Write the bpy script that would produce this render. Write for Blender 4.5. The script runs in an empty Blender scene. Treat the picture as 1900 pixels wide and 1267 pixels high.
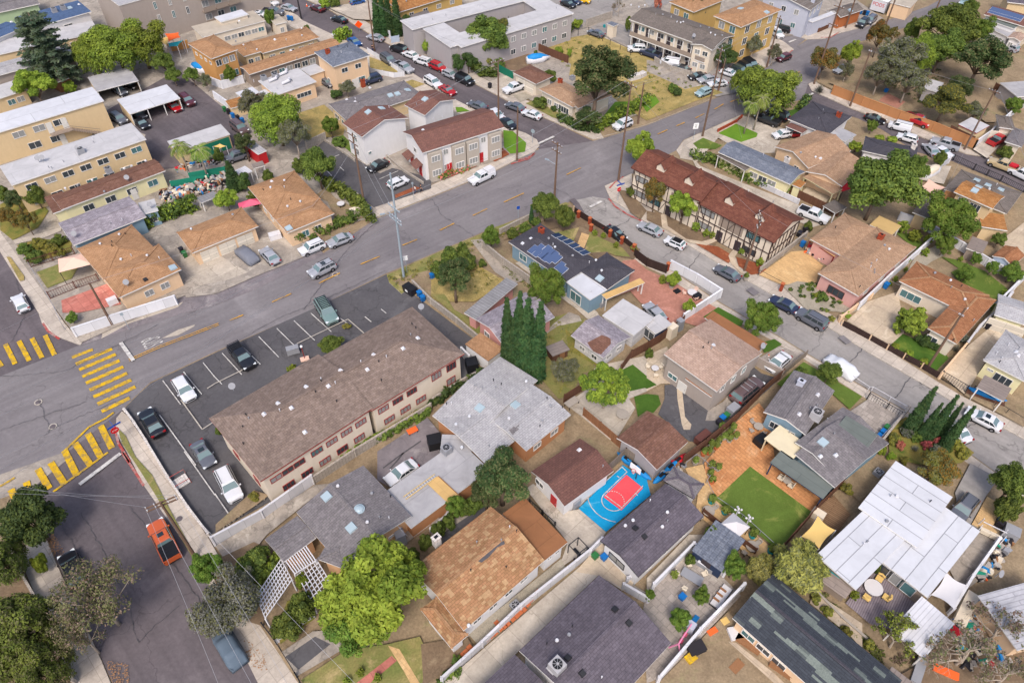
import bpy,math,random,re
import numpy as np
from mathutils import Vector,Matrix
random.seed(7);np.random.seed(7)
S=bpy.context.scene
COL=S.collection
# ---------------------------------------------------------------- camera, world, sun, exposure
CAM_H=74.0;F=1353.0;TH=0.8118;RO=0.01238
_c,_s=math.cos(RO),math.sin(RO)
FW=Vector((0,math.cos(TH),-math.sin(TH)));UP0=Vector((0,math.sin(TH),math.cos(TH)));RT0=Vector((1,0,0))
RT=_c*RT0+_s*UP0;UPV=-_s*RT0+_c*UP0
cam=bpy.data.cameras.new('camera');cam.lens=36*F/1900;cam.sensor_width=36;cam.clip_start=1;cam.clip_end=3000
cam_o=bpy.data.objects.new('camera',cam);COL.objects.link(cam_o)
cam_o.matrix_world=Matrix(((RT.x,UPV.x,-FW.x,0),(RT.y,UPV.y,-FW.y,0),(RT.z,UPV.z,-FW.z,CAM_H),(0,0,0,1)))
S.camera=cam_o
W=bpy.data.worlds.new('World');S.world=W;W.use_nodes=True
nt=W.node_tree;bg=nt.nodes['Background'];sky=nt.nodes.new('ShaderNodeTexSky');sky.sky_type='NISHITA'
sky.sun_disc=False;SUN_EL=52;SUN_AZ=188
sky.sun_elevation=math.radians(SUN_EL);sky.sun_rotation=math.radians(SUN_AZ);sky.dust_density=4;sky.air_density=0.8;sky.ozone_density=1
nt.links.new(sky.outputs[0],bg.inputs[0]);bg.inputs[1].default_value=0.15
sun=bpy.data.lights.new('sun','SUN');sun.energy=1.3;sun.angle=math.radians(14);sun.color=(1,.95,.89)
sun_o=bpy.data.objects.new('sun',sun);COL.objects.link(sun_o)
sun_o.rotation_euler=(math.radians(90-SUN_EL),0,math.radians(180-SUN_AZ));sun_o.location=(0,0,120)
S.view_settings.view_transform='Standard';S.view_settings.look='None';S.view_settings.exposure=0.63;S.view_settings.gamma=1
S.cycles.max_bounces=4;S.cycles.diffuse_bounces=2;S.cycles.use_denoising=True
# ---------------------------------------------------------------- helpers
TILES=dict(A=(0,0),B=(400,0),C=(800,0),D=(1200,0),E=(1500,0),F=(0,280),G=(400,280),H=(800,280),I=(1200,280),J=(1500,280),K=(0,560),L=(400,560),M=(800,560),N=(1200,560),O=(1500,560),P=(0,840),Q=(400,840),R=(800,840),S=(1200,840),U=(1500,840),V=(0,967),W=(400,967),X=(800,967),Y=(1200,967),Z=(1500,967))
TK={k:(a,b,4.2225)for k,(a,b)in TILES.items()}
TK.update(a=(0,0,8.445),b=(280,230,8.445),c=(400,0,8.445),d=(1040,0,8.636),e=(1380,0,7.917),f=(1590,0,21.11),g=(1780,0,14.075),h=(1740,180,10.56),i=(1700,280,8.445),j=(1700,560,6.335),k=(700,740,6.669),l=(1750,930,8.447),m=(1650,1130,7.6),n=(560,0,7.917))
def px(s):
 """'G:560,640 930,490' -> picture points of the survey sheet; no letter = full sheet"""
 t=(0,0,1.0);out=[]
 for w in s.split():
  if ':' in w:
   k,w=w.split(':');t=TK[k]
  x,y=w.split(',');out.append((t[0]+float(x)/t[2],t[1]+float(y)/t[2]))
 return out
def ray(q):return FW*F+RT*(q[0]-950)-UPV*(q[1]-633.5)
def at(q,z=0.0):
 d=ray(q);k=(CAM_H-z)/-d.z
 return Vector((d.x*k,d.y*k,z))
def ats(s,z=0.0):return[at(q,z)for q in px(s)]
def mpp(q,z=0):
 d=ray(q);return(CAM_H-z)/-d.z
def tag(o,label=None,cat=None,group=None,kind=None):
 if label:o['label']=label
 if cat:o['category']=cat
 if group:o['group']=group
 if kind:o['kind']=kind
 return o
def empty(name,loc,rz=0,label=None,cat=None,group=None):
 o=bpy.data.objects.new(name,None);COL.objects.link(o);o.location=loc;o.rotation_euler=(0,0,rz);o.empty_display_size=.2
 return tag(o,label,cat,group)
def copy_tree(o,parent=None,mats=None):
 c=o.copy();COL.objects.link(c)
 if parent is not None:c.parent=parent
 if mats and c.type=='MESH':
  for sl in c.material_slots:
   if sl.material and sl.material.name in mats:
    m=mats[sl.material.name];sl.link='OBJECT';sl.material=m
 for ch in CH.get(o.name,[]):
  copy_tree(ch,c,mats)
 return c
CH={}
def adopt(o,parent):
 o.parent=parent;CH.setdefault(parent.name,[]).append(o)
class MB:
 """collects faces of one mesh; uv in metres"""
 def __init__(s,uax=None):s.v=[];s.f=[];s.mi=[];s.uax=uax or Vector((1,0,0))
 def face(s,pts,mi=0):
  n=len(s.v);s.v+=[tuple(p)for p in pts];s.f.append(tuple(range(n,n+len(pts))));s.mi.append(mi)
 def box(s,c,d,u=None,mi=0,top=None,vz=None):
  """centre c (x,y,z), size d, heading vector u; top = (sx,sy) scale of the top face"""
  c=Vector(c);u=Vector(u if u is not None else(1,0,0)).normalized();w=vz.normalized()if vz is not None else Vector((0,0,1))
  v=w.cross(u).normalized();tx,ty=top or(1,1);P=[]
  for z,(a,b)in((-1,(1,1)),(1,(tx,ty))):
   for x,y in((-1,-1),(1,-1),(1,1),(-1,1)):P.append(c+u*(x*a*d[0]/2)+v*(y*b*d[1]/2)+w*(z*d[2]/2))
  n=len(s.v);s.v+=[tuple(p)for p in P]
  for q in((3,2,1,0),(4,5,6,7),(0,1,5,4),(1,2,6,5),(2,3,7,6),(3,0,4,7)):s.f.append(tuple(n+i for i in q));s.mi.append(mi)
 def bar(s,a,b,w,h=None,mi=0):
  a=Vector(a);b=Vector(b);d=b-a;L=d.length
  if L<1e-5:return
  up=Vector((0,0,1))if abs(d.normalized().z)<.95 else Vector((1,0,0))
  vz=(up-d.normalized()*up.dot(d.normalized()))
  s.box((a+b)/2,(L,w,h or w),d,mi,vz=vz)
 def prism(s,poly,z0,z1,mi=0,side=None,bottom=False):
  P=[Vector((p[0],p[1],0))for p in poly]
  A=sum(P[i].x*P[(i+1)%len(P)].y-P[(i+1)%len(P)].x*P[i].y for i in range(len(P)))
  if A<0:P.reverse()
  s.face([(p.x,p.y,z1)for p in P],mi)
  if bottom:s.face([(p.x,p.y,z0)for p in reversed(P)],mi)
  for i in range(len(P)):
   a,b=P[i],P[(i+1)%len(P)]
   s.face([(a.x,a.y,z0),(b.x,b.y,z0),(b.x,b.y,z1),(a.x,a.y,z1)],mi if side is None else side)
 def tube(s,pts,rs,n=6,mi=0,cap=True):
  pts=[Vector(p)for p in pts];rings=[]
  for i,p in enumerate(pts):
   d=(pts[min(i+1,len(pts)-1)]-pts[max(i-1,0)]).normalized()
   a=d.cross(Vector((0,0,1)))if abs(d.z)<.95 else d.cross(Vector((1,0,0)))
   a.normalize();b=d.cross(a);r=rs[i]if isinstance(rs,(list,tuple))else rs
   k=len(s.v);s.v+=[tuple(p+(a*math.cos(t)+b*math.sin(t))*r)for t in[2*math.pi*j/n for j in range(n)]];rings.append(k)
  for q,r in zip(rings,rings[1:]):
   for j in range(n):s.f.append((q+j,q+(j+1)%n,r+(j+1)%n,r+j));s.mi.append(mi)
  if cap:
   s.f.append(tuple(rings[-1]+j for j in range(n)));s.mi.append(mi)
   s.f.append(tuple(rings[0]+j for j in reversed(range(n))));s.mi.append(mi)
 def cyl(s,c,r,h,n=12,mi=0,r2=None):
  c=Vector(c);s.tube([c,c+Vector((0,0,h))],[r,r if r2 is None else r2],n,mi)
 def ball(s,c,r,n=8,mi=0,sz=1.0):
  c=Vector(c);k=len(s.v);R=n//2+1
  for i in range(R+1):
   ph=math.pi*i/R
   for j in range(n):s.v.append((c.x+r*math.sin(ph)*math.cos(2*math.pi*j/n),c.y+r*math.sin(ph)*math.sin(2*math.pi*j/n),c.z+r*sz*math.cos(ph)))
  for i in range(R):
   for j in range(n):s.f.append((k+i*n+j,k+(i+1)*n+j,k+(i+1)*n+(j+1)%n,k+i*n+(j+1)%n));s.mi.append(mi)
 def build(s,name,mats,parent=None,smooth=False,world=True):
  """mesh object; if world the points are in world space and are moved under the parent's base"""
  me=bpy.data.meshes.new(name);off=Vector((0,0,0))
  if parent is not None and world:off=parent.location
  V=np.array(s.v,dtype=float).reshape(-1,3)-np.array(off)
  if world and parent is None:
   b=np.array([(V[:,0].min()+V[:,0].max())/2,(V[:,1].min()+V[:,1].max())/2,V[:,2].min()]);V=V-b
  me.from_pydata(V.tolist(),[],s.f)
  mats=mats if isinstance(mats,(list,tuple))else[mats]
  for m in mats:me.materials.append(M[m]if isinstance(m,str)else m)
  me.polygons.foreach_set('material_index',s.mi)
  if smooth:me.polygons.foreach_set('use_smooth',[True]*len(s.f))
  uv=me.uv_layers.new(name='UVMap');data=np.zeros((len(me.loops),2));ux=Vector(s.uax)
  for p in me.polygons:
   n=p.normal
   if abs(n.z)>.97:u=(ux-n*ux.dot(n)).normalized()if abs(n.z)<1.1 else ux
   else:u=Vector((-n.y,n.x,0)).normalized()
   w=n.cross(u)
   for li in p.loop_indices:
    q=Vector(V[me.loops[li].vertex_index].tolist());data[li]=(q.dot(u),q.dot(w))
  uv.data.foreach_set('uv',data.ravel())
  me.update()
  o=bpy.data.objects.new(name,me);COL.objects.link(o)
  if parent is not None:adopt(o,parent)
  elif world:o.location=b.tolist()
  return o
  # ---------------------------------------------------------------- materials
M={}
def lin(c):
 """sRGB 0-255 hex string -> linear"""
 c=c.lstrip('#');r=[int(c[i:i+2],16)/255 for i in(0,2,4)]
 return tuple((x/12.92 if x<=.04045 else((x+.055)/1.055)**2.4)for x in r)+(1,)
def mul(c,k):return tuple(min(1,x*k)for x in c[:3])+(1,)
class NT:
 def __init__(s,name,rough=.8,spec=.3,metal=0):
  m=bpy.data.materials.new(name);m.use_nodes=True;M[name]=m;s.m=m;s.t=m.node_tree
  s.b=s.t.nodes['Principled BSDF'];s.b.inputs['Roughness'].default_value=rough;s.b.inputs['Specular IOR Level'].default_value=spec
  s.b.inputs['Metallic'].default_value=metal;s.co=None
 def n(s,k,**kw):
  x=s.t.nodes.new(k)
  for a,b in kw.items():setattr(x,a,b)
  return x
 def l(s,a,b):s.t.links.new(a,b)
 def coord(s,kind='Object',rot=0,loc=(0,0,0)):
  tc=s.n('ShaderNodeTexCoord');mp=s.n('ShaderNodeMapping');s.l(tc.outputs[kind],mp.inputs[0]);mp.inputs['Rotation'].default_value=(0,0,math.radians(rot));mp.inputs['Location'].default_value=loc
  return mp.outputs[0]
 def noise(s,co,scale,det=3,rough=.6,dist=0):
  x=s.n('ShaderNodeTexNoise');s.l(co,x.inputs['Vector']);x.inputs['Scale'].default_value=scale;x.inputs['Detail'].default_value=det;x.inputs['Roughness'].default_value=rough;x.inputs['Distortion'].default_value=dist
  return x.outputs['Fac']
 def ramp(s,v,p0,p1,c0=(0,0,0,1),c1=(1,1,1,1),interp='LINEAR'):
  x=s.n('ShaderNodeValToRGB');s.l(v,x.inputs[0]);e=x.color_ramp.elements;e[0].position=p0;e[1].position=p1;e[0].color=c0;e[1].color=c1;x.color_ramp.interpolation=interp
  return x.outputs[0]
 def mix(s,f,a,b,mode='MIX'):
  x=s.n('ShaderNodeMix',data_type='RGBA',blend_type=mode)
  for v,i in((f,0),(a,6),(b,7)):
   if isinstance(v,bpy.types.NodeSocket):s.l(v,x.inputs[i])
   else:x.inputs[i].default_value=v
  return x.outputs[2]
 def math(s,op,a,b=0.0):
  x=s.n('ShaderNodeMath',operation=op)
  for v,i in((a,0),(b,1)):
   if isinstance(v,bpy.types.NodeSocket):s.l(v,x.inputs[i])
   else:x.inputs[i].default_value=v
  return x.outputs[0]
 def col(s,c):
  if isinstance(c,bpy.types.NodeSocket):s.l(c,s.b.inputs['Base Color'])
  else:s.b.inputs['Base Color'].default_value=c
 def bump(s,v,k=.3,d=.05):
  x=s.n('ShaderNodeBump');x.inputs['Strength'].default_value=k;x.inputs['Distance'].default_value=d;s.l(v,x.inputs['Height']);s.l(x.outputs[0],s.b.inputs['Normal'])
def plain(name,c,rough=.6,var=.12,scale=3,spec=.3,metal=0):
 t=NT(name,rough,spec,metal);c=lin(c);co=t.coord()
 t.col(t.mix(t.noise(co,scale,4),mul(c,1-var),mul(c,1+var)));return t.m
def gloss(name,c,rough=.25,spec=.5,metal=0,coat=0):
 t=NT(name,rough,spec,metal);t.col(lin(c));t.b.inputs['Coat Weight'].default_value=coat;t.b.inputs['Coat Roughness'].default_value=.08;return t.m
def ground(name,c1,c2,c3=None,s1=.25,s2=3.0,crack=None,cw=.012,grid=None,gridc=.8,rot=0,rough=.92,fine=.22,streak=None,worn=None):
 """weathered ground: broad stains, fine grain, optional cracks and joints"""
 t=NT(name,rough,.15);co=t.coord();a=lin(c1);b=lin(c2)
 base=t.mix(t.ramp(t.noise(co,s1,5,.62,.6),.35,.65),a,b)
 if c3:base=t.mix(t.ramp(t.noise(co,s1*.55,6,.7,1.2),.55,.68),base,lin(c3))
 base=t.mix(1.0,base,t.ramp(t.noise(co,s2,4,.7),.2,.8,(1-fine,)*3+(1,),(1+fine*.7,)*3+(1,)),'MULTIPLY')
 if crack:
  wob=t.noise(co,.6,3,.6);v=t.n('ShaderNodeTexVoronoi',feature='DISTANCE_TO_EDGE');v.inputs['Scale'].default_value=crack
  add=t.n('ShaderNodeVectorMath',operation='ADD');t.l(co,add.inputs[0]);sc=t.n('ShaderNodeVectorMath',operation='SCALE');nc=t.n('ShaderNodeTexNoise');t.l(co,nc.inputs['Vector']);nc.inputs['Scale'].default_value=.5;nc.inputs['Detail'].default_value=4
  t.l(nc.outputs['Color'],sc.inputs[0]);sc.inputs['Scale'].default_value=4.0;t.l(sc.outputs[0],add.inputs[1]);t.l(add.outputs[0],v.inputs['Vector'])
  line=t.ramp(v.outputs['Distance'],cw*.4,cw*1.3,(0,0,0,1),(1,1,1,1));keep=t.ramp(t.noise(co,.12,2),.42,.52)
  f=t.math('MULTIPLY',t.math('SUBTRACT',1.0,line),keep);base=t.mix(t.math('MULTIPLY',f,.6),base,mul(a,.45))
 if streak is not None:
  sv=t.n('ShaderNodeVectorMath',operation='MULTIPLY');t.l(t.coord('Object',-streak),sv.inputs[0]);sv.inputs[1].default_value=(.025,.75,1);base=t.mix(1.0,base,t.ramp(t.noise(sv.outputs[0],1,4,.6),.3,.7,(.84,)*3+(1,),(1.09,)*3+(1,)),'MULTIPLY')
 if worn:base=t.mix(t.ramp(t.noise(co,1.6,7,.8),.46,.6),base,lin(worn))
 if grid:
  g=t.n('ShaderNodeTexBrick');t.l(t.coord('Object',rot),g.inputs['Vector']);g.offset=0 if grid[2]==0 else.5;g.inputs['Scale'].default_value=1;g.inputs['Brick Width'].default_value=grid[0];g.inputs['Row Height'].default_value=grid[1]
  g.inputs['Mortar Size'].default_value=grid[3];g.inputs['Mortar Smooth'].default_value=.2;g.inputs['Color1'].default_value=(.9,.9,.9,1);g.inputs['Color2'].default_value=(1.1,1.1,1.1,1);g.inputs['Mortar'].default_value=(gridc,)*3+(1,)
  base=t.mix(1.0,base,g.outputs[0],'MULTIPLY')
 t.col(base);t.bump(t.noise(co,s2*3,3),.25,.02);return t.m
def shingle(name,c1,c2,c3=None,bw=.5,rh=.28,stain=.16,patch=None,seed=0):
 """roof covering laid in rows across the slope (uv in metres)"""
 t=NT(name,.9,.15);uv=t.coord('UV');ob=t.coord('Object',0,(seed*7.3,seed*3.1,0));g=t.n('ShaderNodeTexBrick');t.l(uv,g.inputs['Vector'])
 g.inputs['Scale'].default_value=1;g.inputs['Brick Width'].default_value=bw;g.inputs['Row Height'].default_value=rh;g.inputs['Mortar Size'].default_value=.022;g.inputs['Mortar Smooth'].default_value=.3;g.inputs['Bias'].default_value=0
 g.inputs['Color1'].default_value=lin(c1);g.inputs['Color2'].default_value=lin(c2);g.inputs['Mortar'].default_value=mul(lin(c1),.56)
 base=g.outputs[0]
 if c3:
  g2=t.n('ShaderNodeTexWhiteNoise',noise_dimensions='2D');sn=t.n('ShaderNodeVectorMath',operation='SNAP');t.l(uv,sn.inputs[0]);sn.inputs[1].default_value=(bw*(1.3 if patch else 1.0),rh,1);t.l(sn.outputs[0],g2.inputs['Vector'])
  v=g2.outputs['Value']
  if patch:
   sc=t.n('ShaderNodeVectorMath',operation='MULTIPLY');t.l(sn.outputs[0],sc.inputs[0]);sc.inputs[1].default_value=patch;pn=t.noise(sc.outputs[0],1,3,.6)
   v=t.math('ADD',t.math('MULTIPLY',pn,.9),t.math('MULTIPLY',v,.06));f=t.ramp(v,.53,.55)
  else:f=t.ramp(v,.68,.84)
  base=t.mix(t.math('MULTIPLY',f,1.0 if patch else(.7 if name=='roof_multi' else.4)),base,t.mix(1.0,lin(c3),t.ramp(t.noise(uv,6,2),.2,.8,(.8,)*3+(1,),(1.2,)*3+(1,)),'MULTIPLY'))
 base=t.mix(1.0,base,t.ramp(t.noise(ob,.35,5,.65,.5),.25,.75,(1-stain,)*3+(1,),(1+stain*.6,)*3+(1,)),'MULTIPLY')
 base=t.mix(1.0,base,t.ramp(t.noise(ob,5,3,.7),.25,.75,(.86,)*3+(1,),(1.12,)*3+(1,)),'MULTIPLY')
 sv=t.n('ShaderNodeVectorMath',operation='MULTIPLY');t.l(uv,sv.inputs[0]);sv.inputs[1].default_value=(1.6,.22,1);base=t.mix(1.0,base,t.ramp(t.noise(sv.outputs[0],1,4,.7),.3,.7,(.88,)*3+(1,),(1.07,)*3+(1,)),'MULTIPLY')
 t.col(base);t.bump(g.outputs['Fac'],.5,.03);return t.m
def flatroof(name,c,seam=None,stain=.15,dark=.6,rot90=False):
 t=NT(name,.7,.25);uv=t.coord('UV',90 if rot90 else 0);ob=t.coord();c=lin(c)
 base=t.mix(1.0,c,t.ramp(t.noise(ob,.4,6,.7,.8),.25,.72,(1-stain*1.5,)*3+(1,),(1+stain*.4,)*3+(1,)),'MULTIPLY')
 if seam:
  g=t.n('ShaderNodeTexBrick');t.l(uv,g.inputs['Vector']);g.inputs['Scale'].default_value=1;g.inputs['Brick Width'].default_value=seam[1];g.inputs['Row Height'].default_value=seam[0];g.inputs['Mortar Size'].default_value=seam[2];g.inputs['Mortar Smooth'].default_value=.4
  g.inputs['Color1'].default_value=(.95,)*3+(1,);g.inputs['Color2'].default_value=(1.04,)*3+(1,);g.inputs['Mortar'].default_value=(dark,)*3+(1,)
  base=t.mix(1.0,base,g.outputs[0],'MULTIPLY');t.bump(g.outputs['Fac'],.4,.03)
 t.col(base);return t.m
def stucco(name,c,var=.08,boards=None):
 t=NT(name,.9,.15);ob=t.coord();uv=t.coord('UV');c=lin(c)
 base=t.mix(t.noise(ob,1.2,5,.65),mul(c,1-var),mul(c,1+var))
 sc=t.n('ShaderNodeVectorMath',operation='MULTIPLY');t.l(uv,sc.inputs[0]);sc.inputs[1].default_value=(2.5,.25,1)
 base=t.mix(1.0,base,t.ramp(t.noise(sc.outputs[0],1,4,.7),.3,.7,(.95,)*3+(1,),(1.02,)*3+(1,)),'MULTIPLY')
 if boards:
  g=t.n('ShaderNodeTexBrick');t.l(uv,g.inputs['Vector']);g.offset=0;g.inputs['Scale'].default_value=1;g.inputs['Brick Width'].default_value=boards[0];g.inputs['Row Height'].default_value=boards[1];g.inputs['Mortar Size'].default_value=.018
  g.inputs['Color1'].default_value=(.85,)*3+(1,);g.inputs['Color2'].default_value=(1.1,)*3+(1,);g.inputs['Mortar'].default_value=(.5,)*3+(1,);base=t.mix(1.0,base,g.outputs[0],'MULTIPLY')
 t.col(base);return t.m
def foliage(name,c1,c2,rough=.7):
 t=NT(name,rough,.2);at_=t.n('ShaderNodeAttribute',attribute_name='tone');oi=t.n('ShaderNodeObjectInfo')
 base=t.mix(at_.outputs['Fac'],lin(c1),lin(c2));v=t.math('ADD',t.math('MULTIPLY',oi.outputs['Random'],.3),.84)
 hs=t.n('ShaderNodeHueSaturation');t.l(v,hs.inputs['Value']);t.l(base,hs.inputs['Color']);t.l(t.math('ADD',t.math('MULTIPLY',oi.outputs['Random'],.03),.466),hs.inputs['Hue']);hs.inputs['Saturation'].default_value=.93
 t.col(hs.outputs[0]);tr=t.n('ShaderNodeBsdfTranslucent');t.l(hs.outputs[0],tr.inputs[0]);mx=t.n('ShaderNodeMixShader');mx.inputs[0].default_value=.22
 t.l(t.b.outputs[0],mx.inputs[1]);t.l(tr.outputs[0],mx.inputs[2]);t.l(mx.outputs[0],t.t.nodes['Material Output'].inputs[0]);return t.m
ground('asphalt','7f7a7b','736e70','8a8586',.09,2.2,crack=.055,cw=.004,fine=.16,streak=37)
ground('asphalt_dark','5d5b5d','504e51','6a686a',.12,2.5,crack=.22,cw=.02,fine=.2)
ground('asphalt_purple','6a6265','5b5558','746c6e',.1,2.2,crack=.07,cw=.004,fine=.2,streak=-46)
ground('asphalt_pale','97928e','898481','a19c97',.1,2.0,crack=.12,cw=.012,fine=.16,streak=-46)
ground('asphalt_patch','827a7c','6f696c','9a9391',.3,2.2,crack=.3,cw=.02,fine=.2)
ground('pavement','bbb0a3','ada297','c5bbae',.35,3,grid=(1.5,1.5,0,.035),gridc=.72,rot=45)
ground('concrete','b9ae9f','a59b8f','c2b8aa',.3,3,crack=.2,cw=.01,grid=(3,3,0,.035),gridc=.75,rot=45)
ground('concrete_old','a49a8e','8b837b','b8afa3',.35,3,crack=.35,cw=.03,fine=.25)
ground('concrete_warm','bfae97','ae9e8b','cdbfa9',.4,3,grid=(3,3,0,.04),gridc=.8,rot=45)
ground('kerb','b4aca1','a39b91',None,.5,3)
ground('dirt','99866c','806f59','8a8060',.35,4,fine=.38)
ground('dirt_dark','7e6a55','6b5b4a','8d7b63',.4,5,fine=.35)
ground('mulch','8f5136','7d4630','a5684a',.8,7,fine=.4)
ground('dry_grass','a9935c','857a4c','baa570',.45,5,fine=.5)
ground('mixed_grass','8a8050','6f7540','a8966a',.5,5,fine=.35)
ground('lawn','5d7230','55672b','8a8c4a',.3,6,fine=.3)
ground('lawn_bright','668a2a','587a26',None,.3,6,fine=.25)
ground('lawn_dark','4a6826','3e5a20','6a7a33',.3,6,fine=.3)
ground('gravel','a59c8c','8f8778','b5ad9d',.5,9,fine=.45)
ground('weeds','6b7036','8c7b42','4d5f2a',.5,6,fine=.4)
ground('brick_paving','c68f60','b47c52','cfa37a',.4,4,grid=(.9,.45,1,.05),gridc=.78,rot=52)
ground('red_paving','bf7a6d','a9685d','cc9a8b',.5,4,grid=(1.2,1.2,0,.06),gridc=.8,rot=45)
ground('pink_paving','ad7a6a','a07060','b88576',.3,4,grid=(.5,.5,1,.03),gridc=.9,rot=45)
ground('tan_paving','cba97a','bd9b6e','d6b88c',.3,4,grid=(.7,.35,1,.035),gridc=.88,rot=45)
ground('stone_paving','a59b92','918880','b3aaa0',.5,4,grid=(.8,.8,1,.05),gridc=.8,rot=48)
ground('decking','8b8085','7c7277',None,.3,4,grid=(9,.22,1,.04),gridc=.65,rot=-52)
ground('court_blue','1a8fc0','118ab8','6fb6ce',.28,4,fine=.14)
ground('court_red','e0535a','d84a52','e8908a',.25,4,fine=.12)
ground('wood_deck','8b6f55','775e48',None,.4,4,grid=(9,.25,1,.04),gridc=.6,rot=40)
ground('yellow_paint','d2aa22','c49a1e',None,.8,5,fine=.15,worn='8f7a4c');ground('white_paint','cfccc6','bab6b0',None,.8,5,fine=.15,worn='9a9594');ground('orange_line','d09a38','bf8a30',None,.8,5,worn='947f62');ground('red_paint','b04a46','9a403e',None,.8,5,worn='a08a82')
for a in(('roof_taupe','86756b','776860','94837a',0),('roof_rose','7d5a50','70504a',None,1),('roof_brown','7b5a4c','6e4f44','86665a',2),('roof_tan','ab8463','9d7858','b58f6d',3),('roof_tan2','a98a70','9b7d65','b5977c',4),('roof_grey','7d7879','716c6e','8b8587',5),('roof_charcoal','4f4d54','46444b',None,6),('roof_purple','655e66','5a545c','6e6770',7),('roof_slate','747a86','676d7a','858a94',8),('roof_blue','53688a','4a5e7e',None,9),('roof_pale','adabad','a3a1a3','b5b3b4',10),('roof_orange','a87648','96683f','b58a5c',11),('roof_rust','9d6c4c','8d5f43','a97a59',12),('roof_greybrown','79706a','6c645e',None,13),('roof_pinktan','ae9485','a18878','bba293',14),('roof_maroon','73524a','684a44',None,15),('roof_old','9a9299','877f86','b1aab0',16),('roof_multi','a87d5c','94704f','b59670',17),('roof_tudor','73493c','673f35','7f5446',18)):
 shingle(a[0],a[1],a[2],a[3],seed=a[4])
shingle('roof_striped','44484f','3c4047','747c76',.9,.26,.12,patch=(.11,.6,1),seed=3)
flatroof('flat_white','c6c7cc',(4,12,.05),.12);flatroof('flat_grey','a8a6a8',(3,9,.05),.2,.8);flatroof('flat_light','bbb9ba',(3.2,10,.05),.15,.8);flatroof('flat_beige','b4a999',(4,12,.05),.15,.85)
flatroof('flat_brown','8f6140',(2.4,8,.04),.15,.8);flatroof('panel_white','c5c6cb',(1.55,8.5,.055),.1,.5,True);flatroof('corrugated','b4b3b8',(.45,40,.06),.25,.75,True);flatroof('corrugated_white','cbcace',(.4,40,.05),.1,.8,True)
flatroof('metal_grey','8c8b8d',(.5,40,.06),.25,.7);flatroof('felt_green','6b716c',(1.1,9,.04),.15,.75);flatroof('plywood','c9a56c',(1.2,2.4,.02),.12,.8);flatroof('flat_cream','d4c7a8',None,.1);flatroof('flat_tan','c2a46f',None,.12)
flatroof('roof_taupeflat','8b7f78',(.5,40,.05),.2,.75)
for n,c in dict(wall_cream='d3c6b4',wall_white='d6d4d4',wall_tan='ccb48e',wall_peach='d8b998',wall_orange='bd8d57',wall_yellow='bb9c62',wall_paleyellow='d8d0a6',wall_blue='7a93a3',wall_skyblue='a9b6c8',wall_pink='c99a92',wall_grey='a29c9c',wall_greige='a0958d',wall_brick='a9663f',wall_green='9aae8c',wall_terracotta='b5805a',wall_stone='aaa196',wall_darkblue='2f3a52',wall_taupe='8f8175',wall_lavender='b0b3c0',wall_old='c4b5ae',wall_apricot='d3a983').items():stucco(n,c)
stucco('wall_whiteboard','cbc9ca',boards=(9,.25));stucco('block_wall','a89f95',boards=(.4,.2));stucco('block_white','c9c8cc',boards=(1.8,2));stucco('fence_wood','6a4a3b',boards=(.15,4));stucco('fence_brownwood','94694d',boards=(.15,4));stucco('fence_grey','8a7e72',boards=(.15,4))
stucco('fence_vinyl','d8d8dc',boards=(2.4,3));stucco('fence_terracotta','b27e55',boards=(4,3));stucco('wall_pinkold','c58f88');stucco('screen_green','1f6b55');stucco('metal_dark','2e2c30');stucco('brick_red','a04a33',boards=(.4,.14));stucco('stone_white','cfc8c2',boards=(.4,.3))
stucco('garage_door','d8cfc0',boards=(3,.5));stucco('lath_fence','3e302d',boards=(.2,4))
plain('trim_white','d9d6d2');plain('trim_brown','5f3a33');plain('trim_red','8d2f2b');plain('trim_cream','cdbd9e');plain('timber','3d2f2c');plain('wood_pole','6b5547',.9,.25,6);plain('steel_pole','8e9aa3',.5);plain('white_metal','cbcace',.4);plain('dark_metal','2b2b2e',.5)
plain('black_plastic','1d1d20',.5);plain('bin_blue','1565a8',.45,.06);plain('bin_green','2f6b3c',.45,.06);plain('bin_black','26242b',.45,.06);plain('orange_plastic','e2622b',.6);plain('red_cloth','b3202c',.8);plain('wood','8a6243',.8,.2,8);plain('bark','6a5a4d',.95,.3,5);plain('bark_pale','9b8f82',.95,.25,5)
plain('door_red','b01f26',.5);plain('door_dark','3a3236',.6);plain('door_white','cfccc6',.6);plain('sail_yellow','cfae6a',.8,.06);plain('sail_white','c6c3c4',.8,.05);plain('sail_pink','d9b5a2',.8,.05);plain('canvas_blue','1c7fc0',.6,.08);plain('teal','16858c',.5);plain('pink_plastic','d987a8',.5);plain('magenta','c4506c',.5)
plain('grey_plastic','8c8d92',.5);plain('cream_plastic','d6c9b4',.6);plain('tyre','1b1a1c',.9);gloss('rim','9a9ba0',.35,.5,.8);plain('terracotta_pot','b0623c',.8);plain('leaf_fall','9a7350',.9,.3,9);plain('stone','9d948a',.9,.25,3);plain('rubble','a39c95',.95,.4,3)
plain('skin','b98a6c',.7,.03);plain('shirt_dark','26242c',.9);plain('shirt_light','c9c4c0',.9);plain('trousers','2d3550',.9);plain('hair','231a16',.8);plain('insulator','c9cbd0',.4);plain('mesh_green','1e7a63',.9);plain('sign_red','c3151f',.5,.02);plain('sign_white','e6e6e6',.5,.02);plain('sign_blue','1c4aa0',.5,.02);plain('sign_orange','f2500f',.5,.02)
gloss('pane','3b4248',.12,.6);gloss('pane_curtain','8c8d8c',.25,.5);gloss('pane_teal','4a6f73',.15,.6);gloss('solar','4a5a7c',.25,.6);gloss('solar_dark','24324e',.2,.6);gloss('skylight','9fb0b8',.2,.6)
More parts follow.
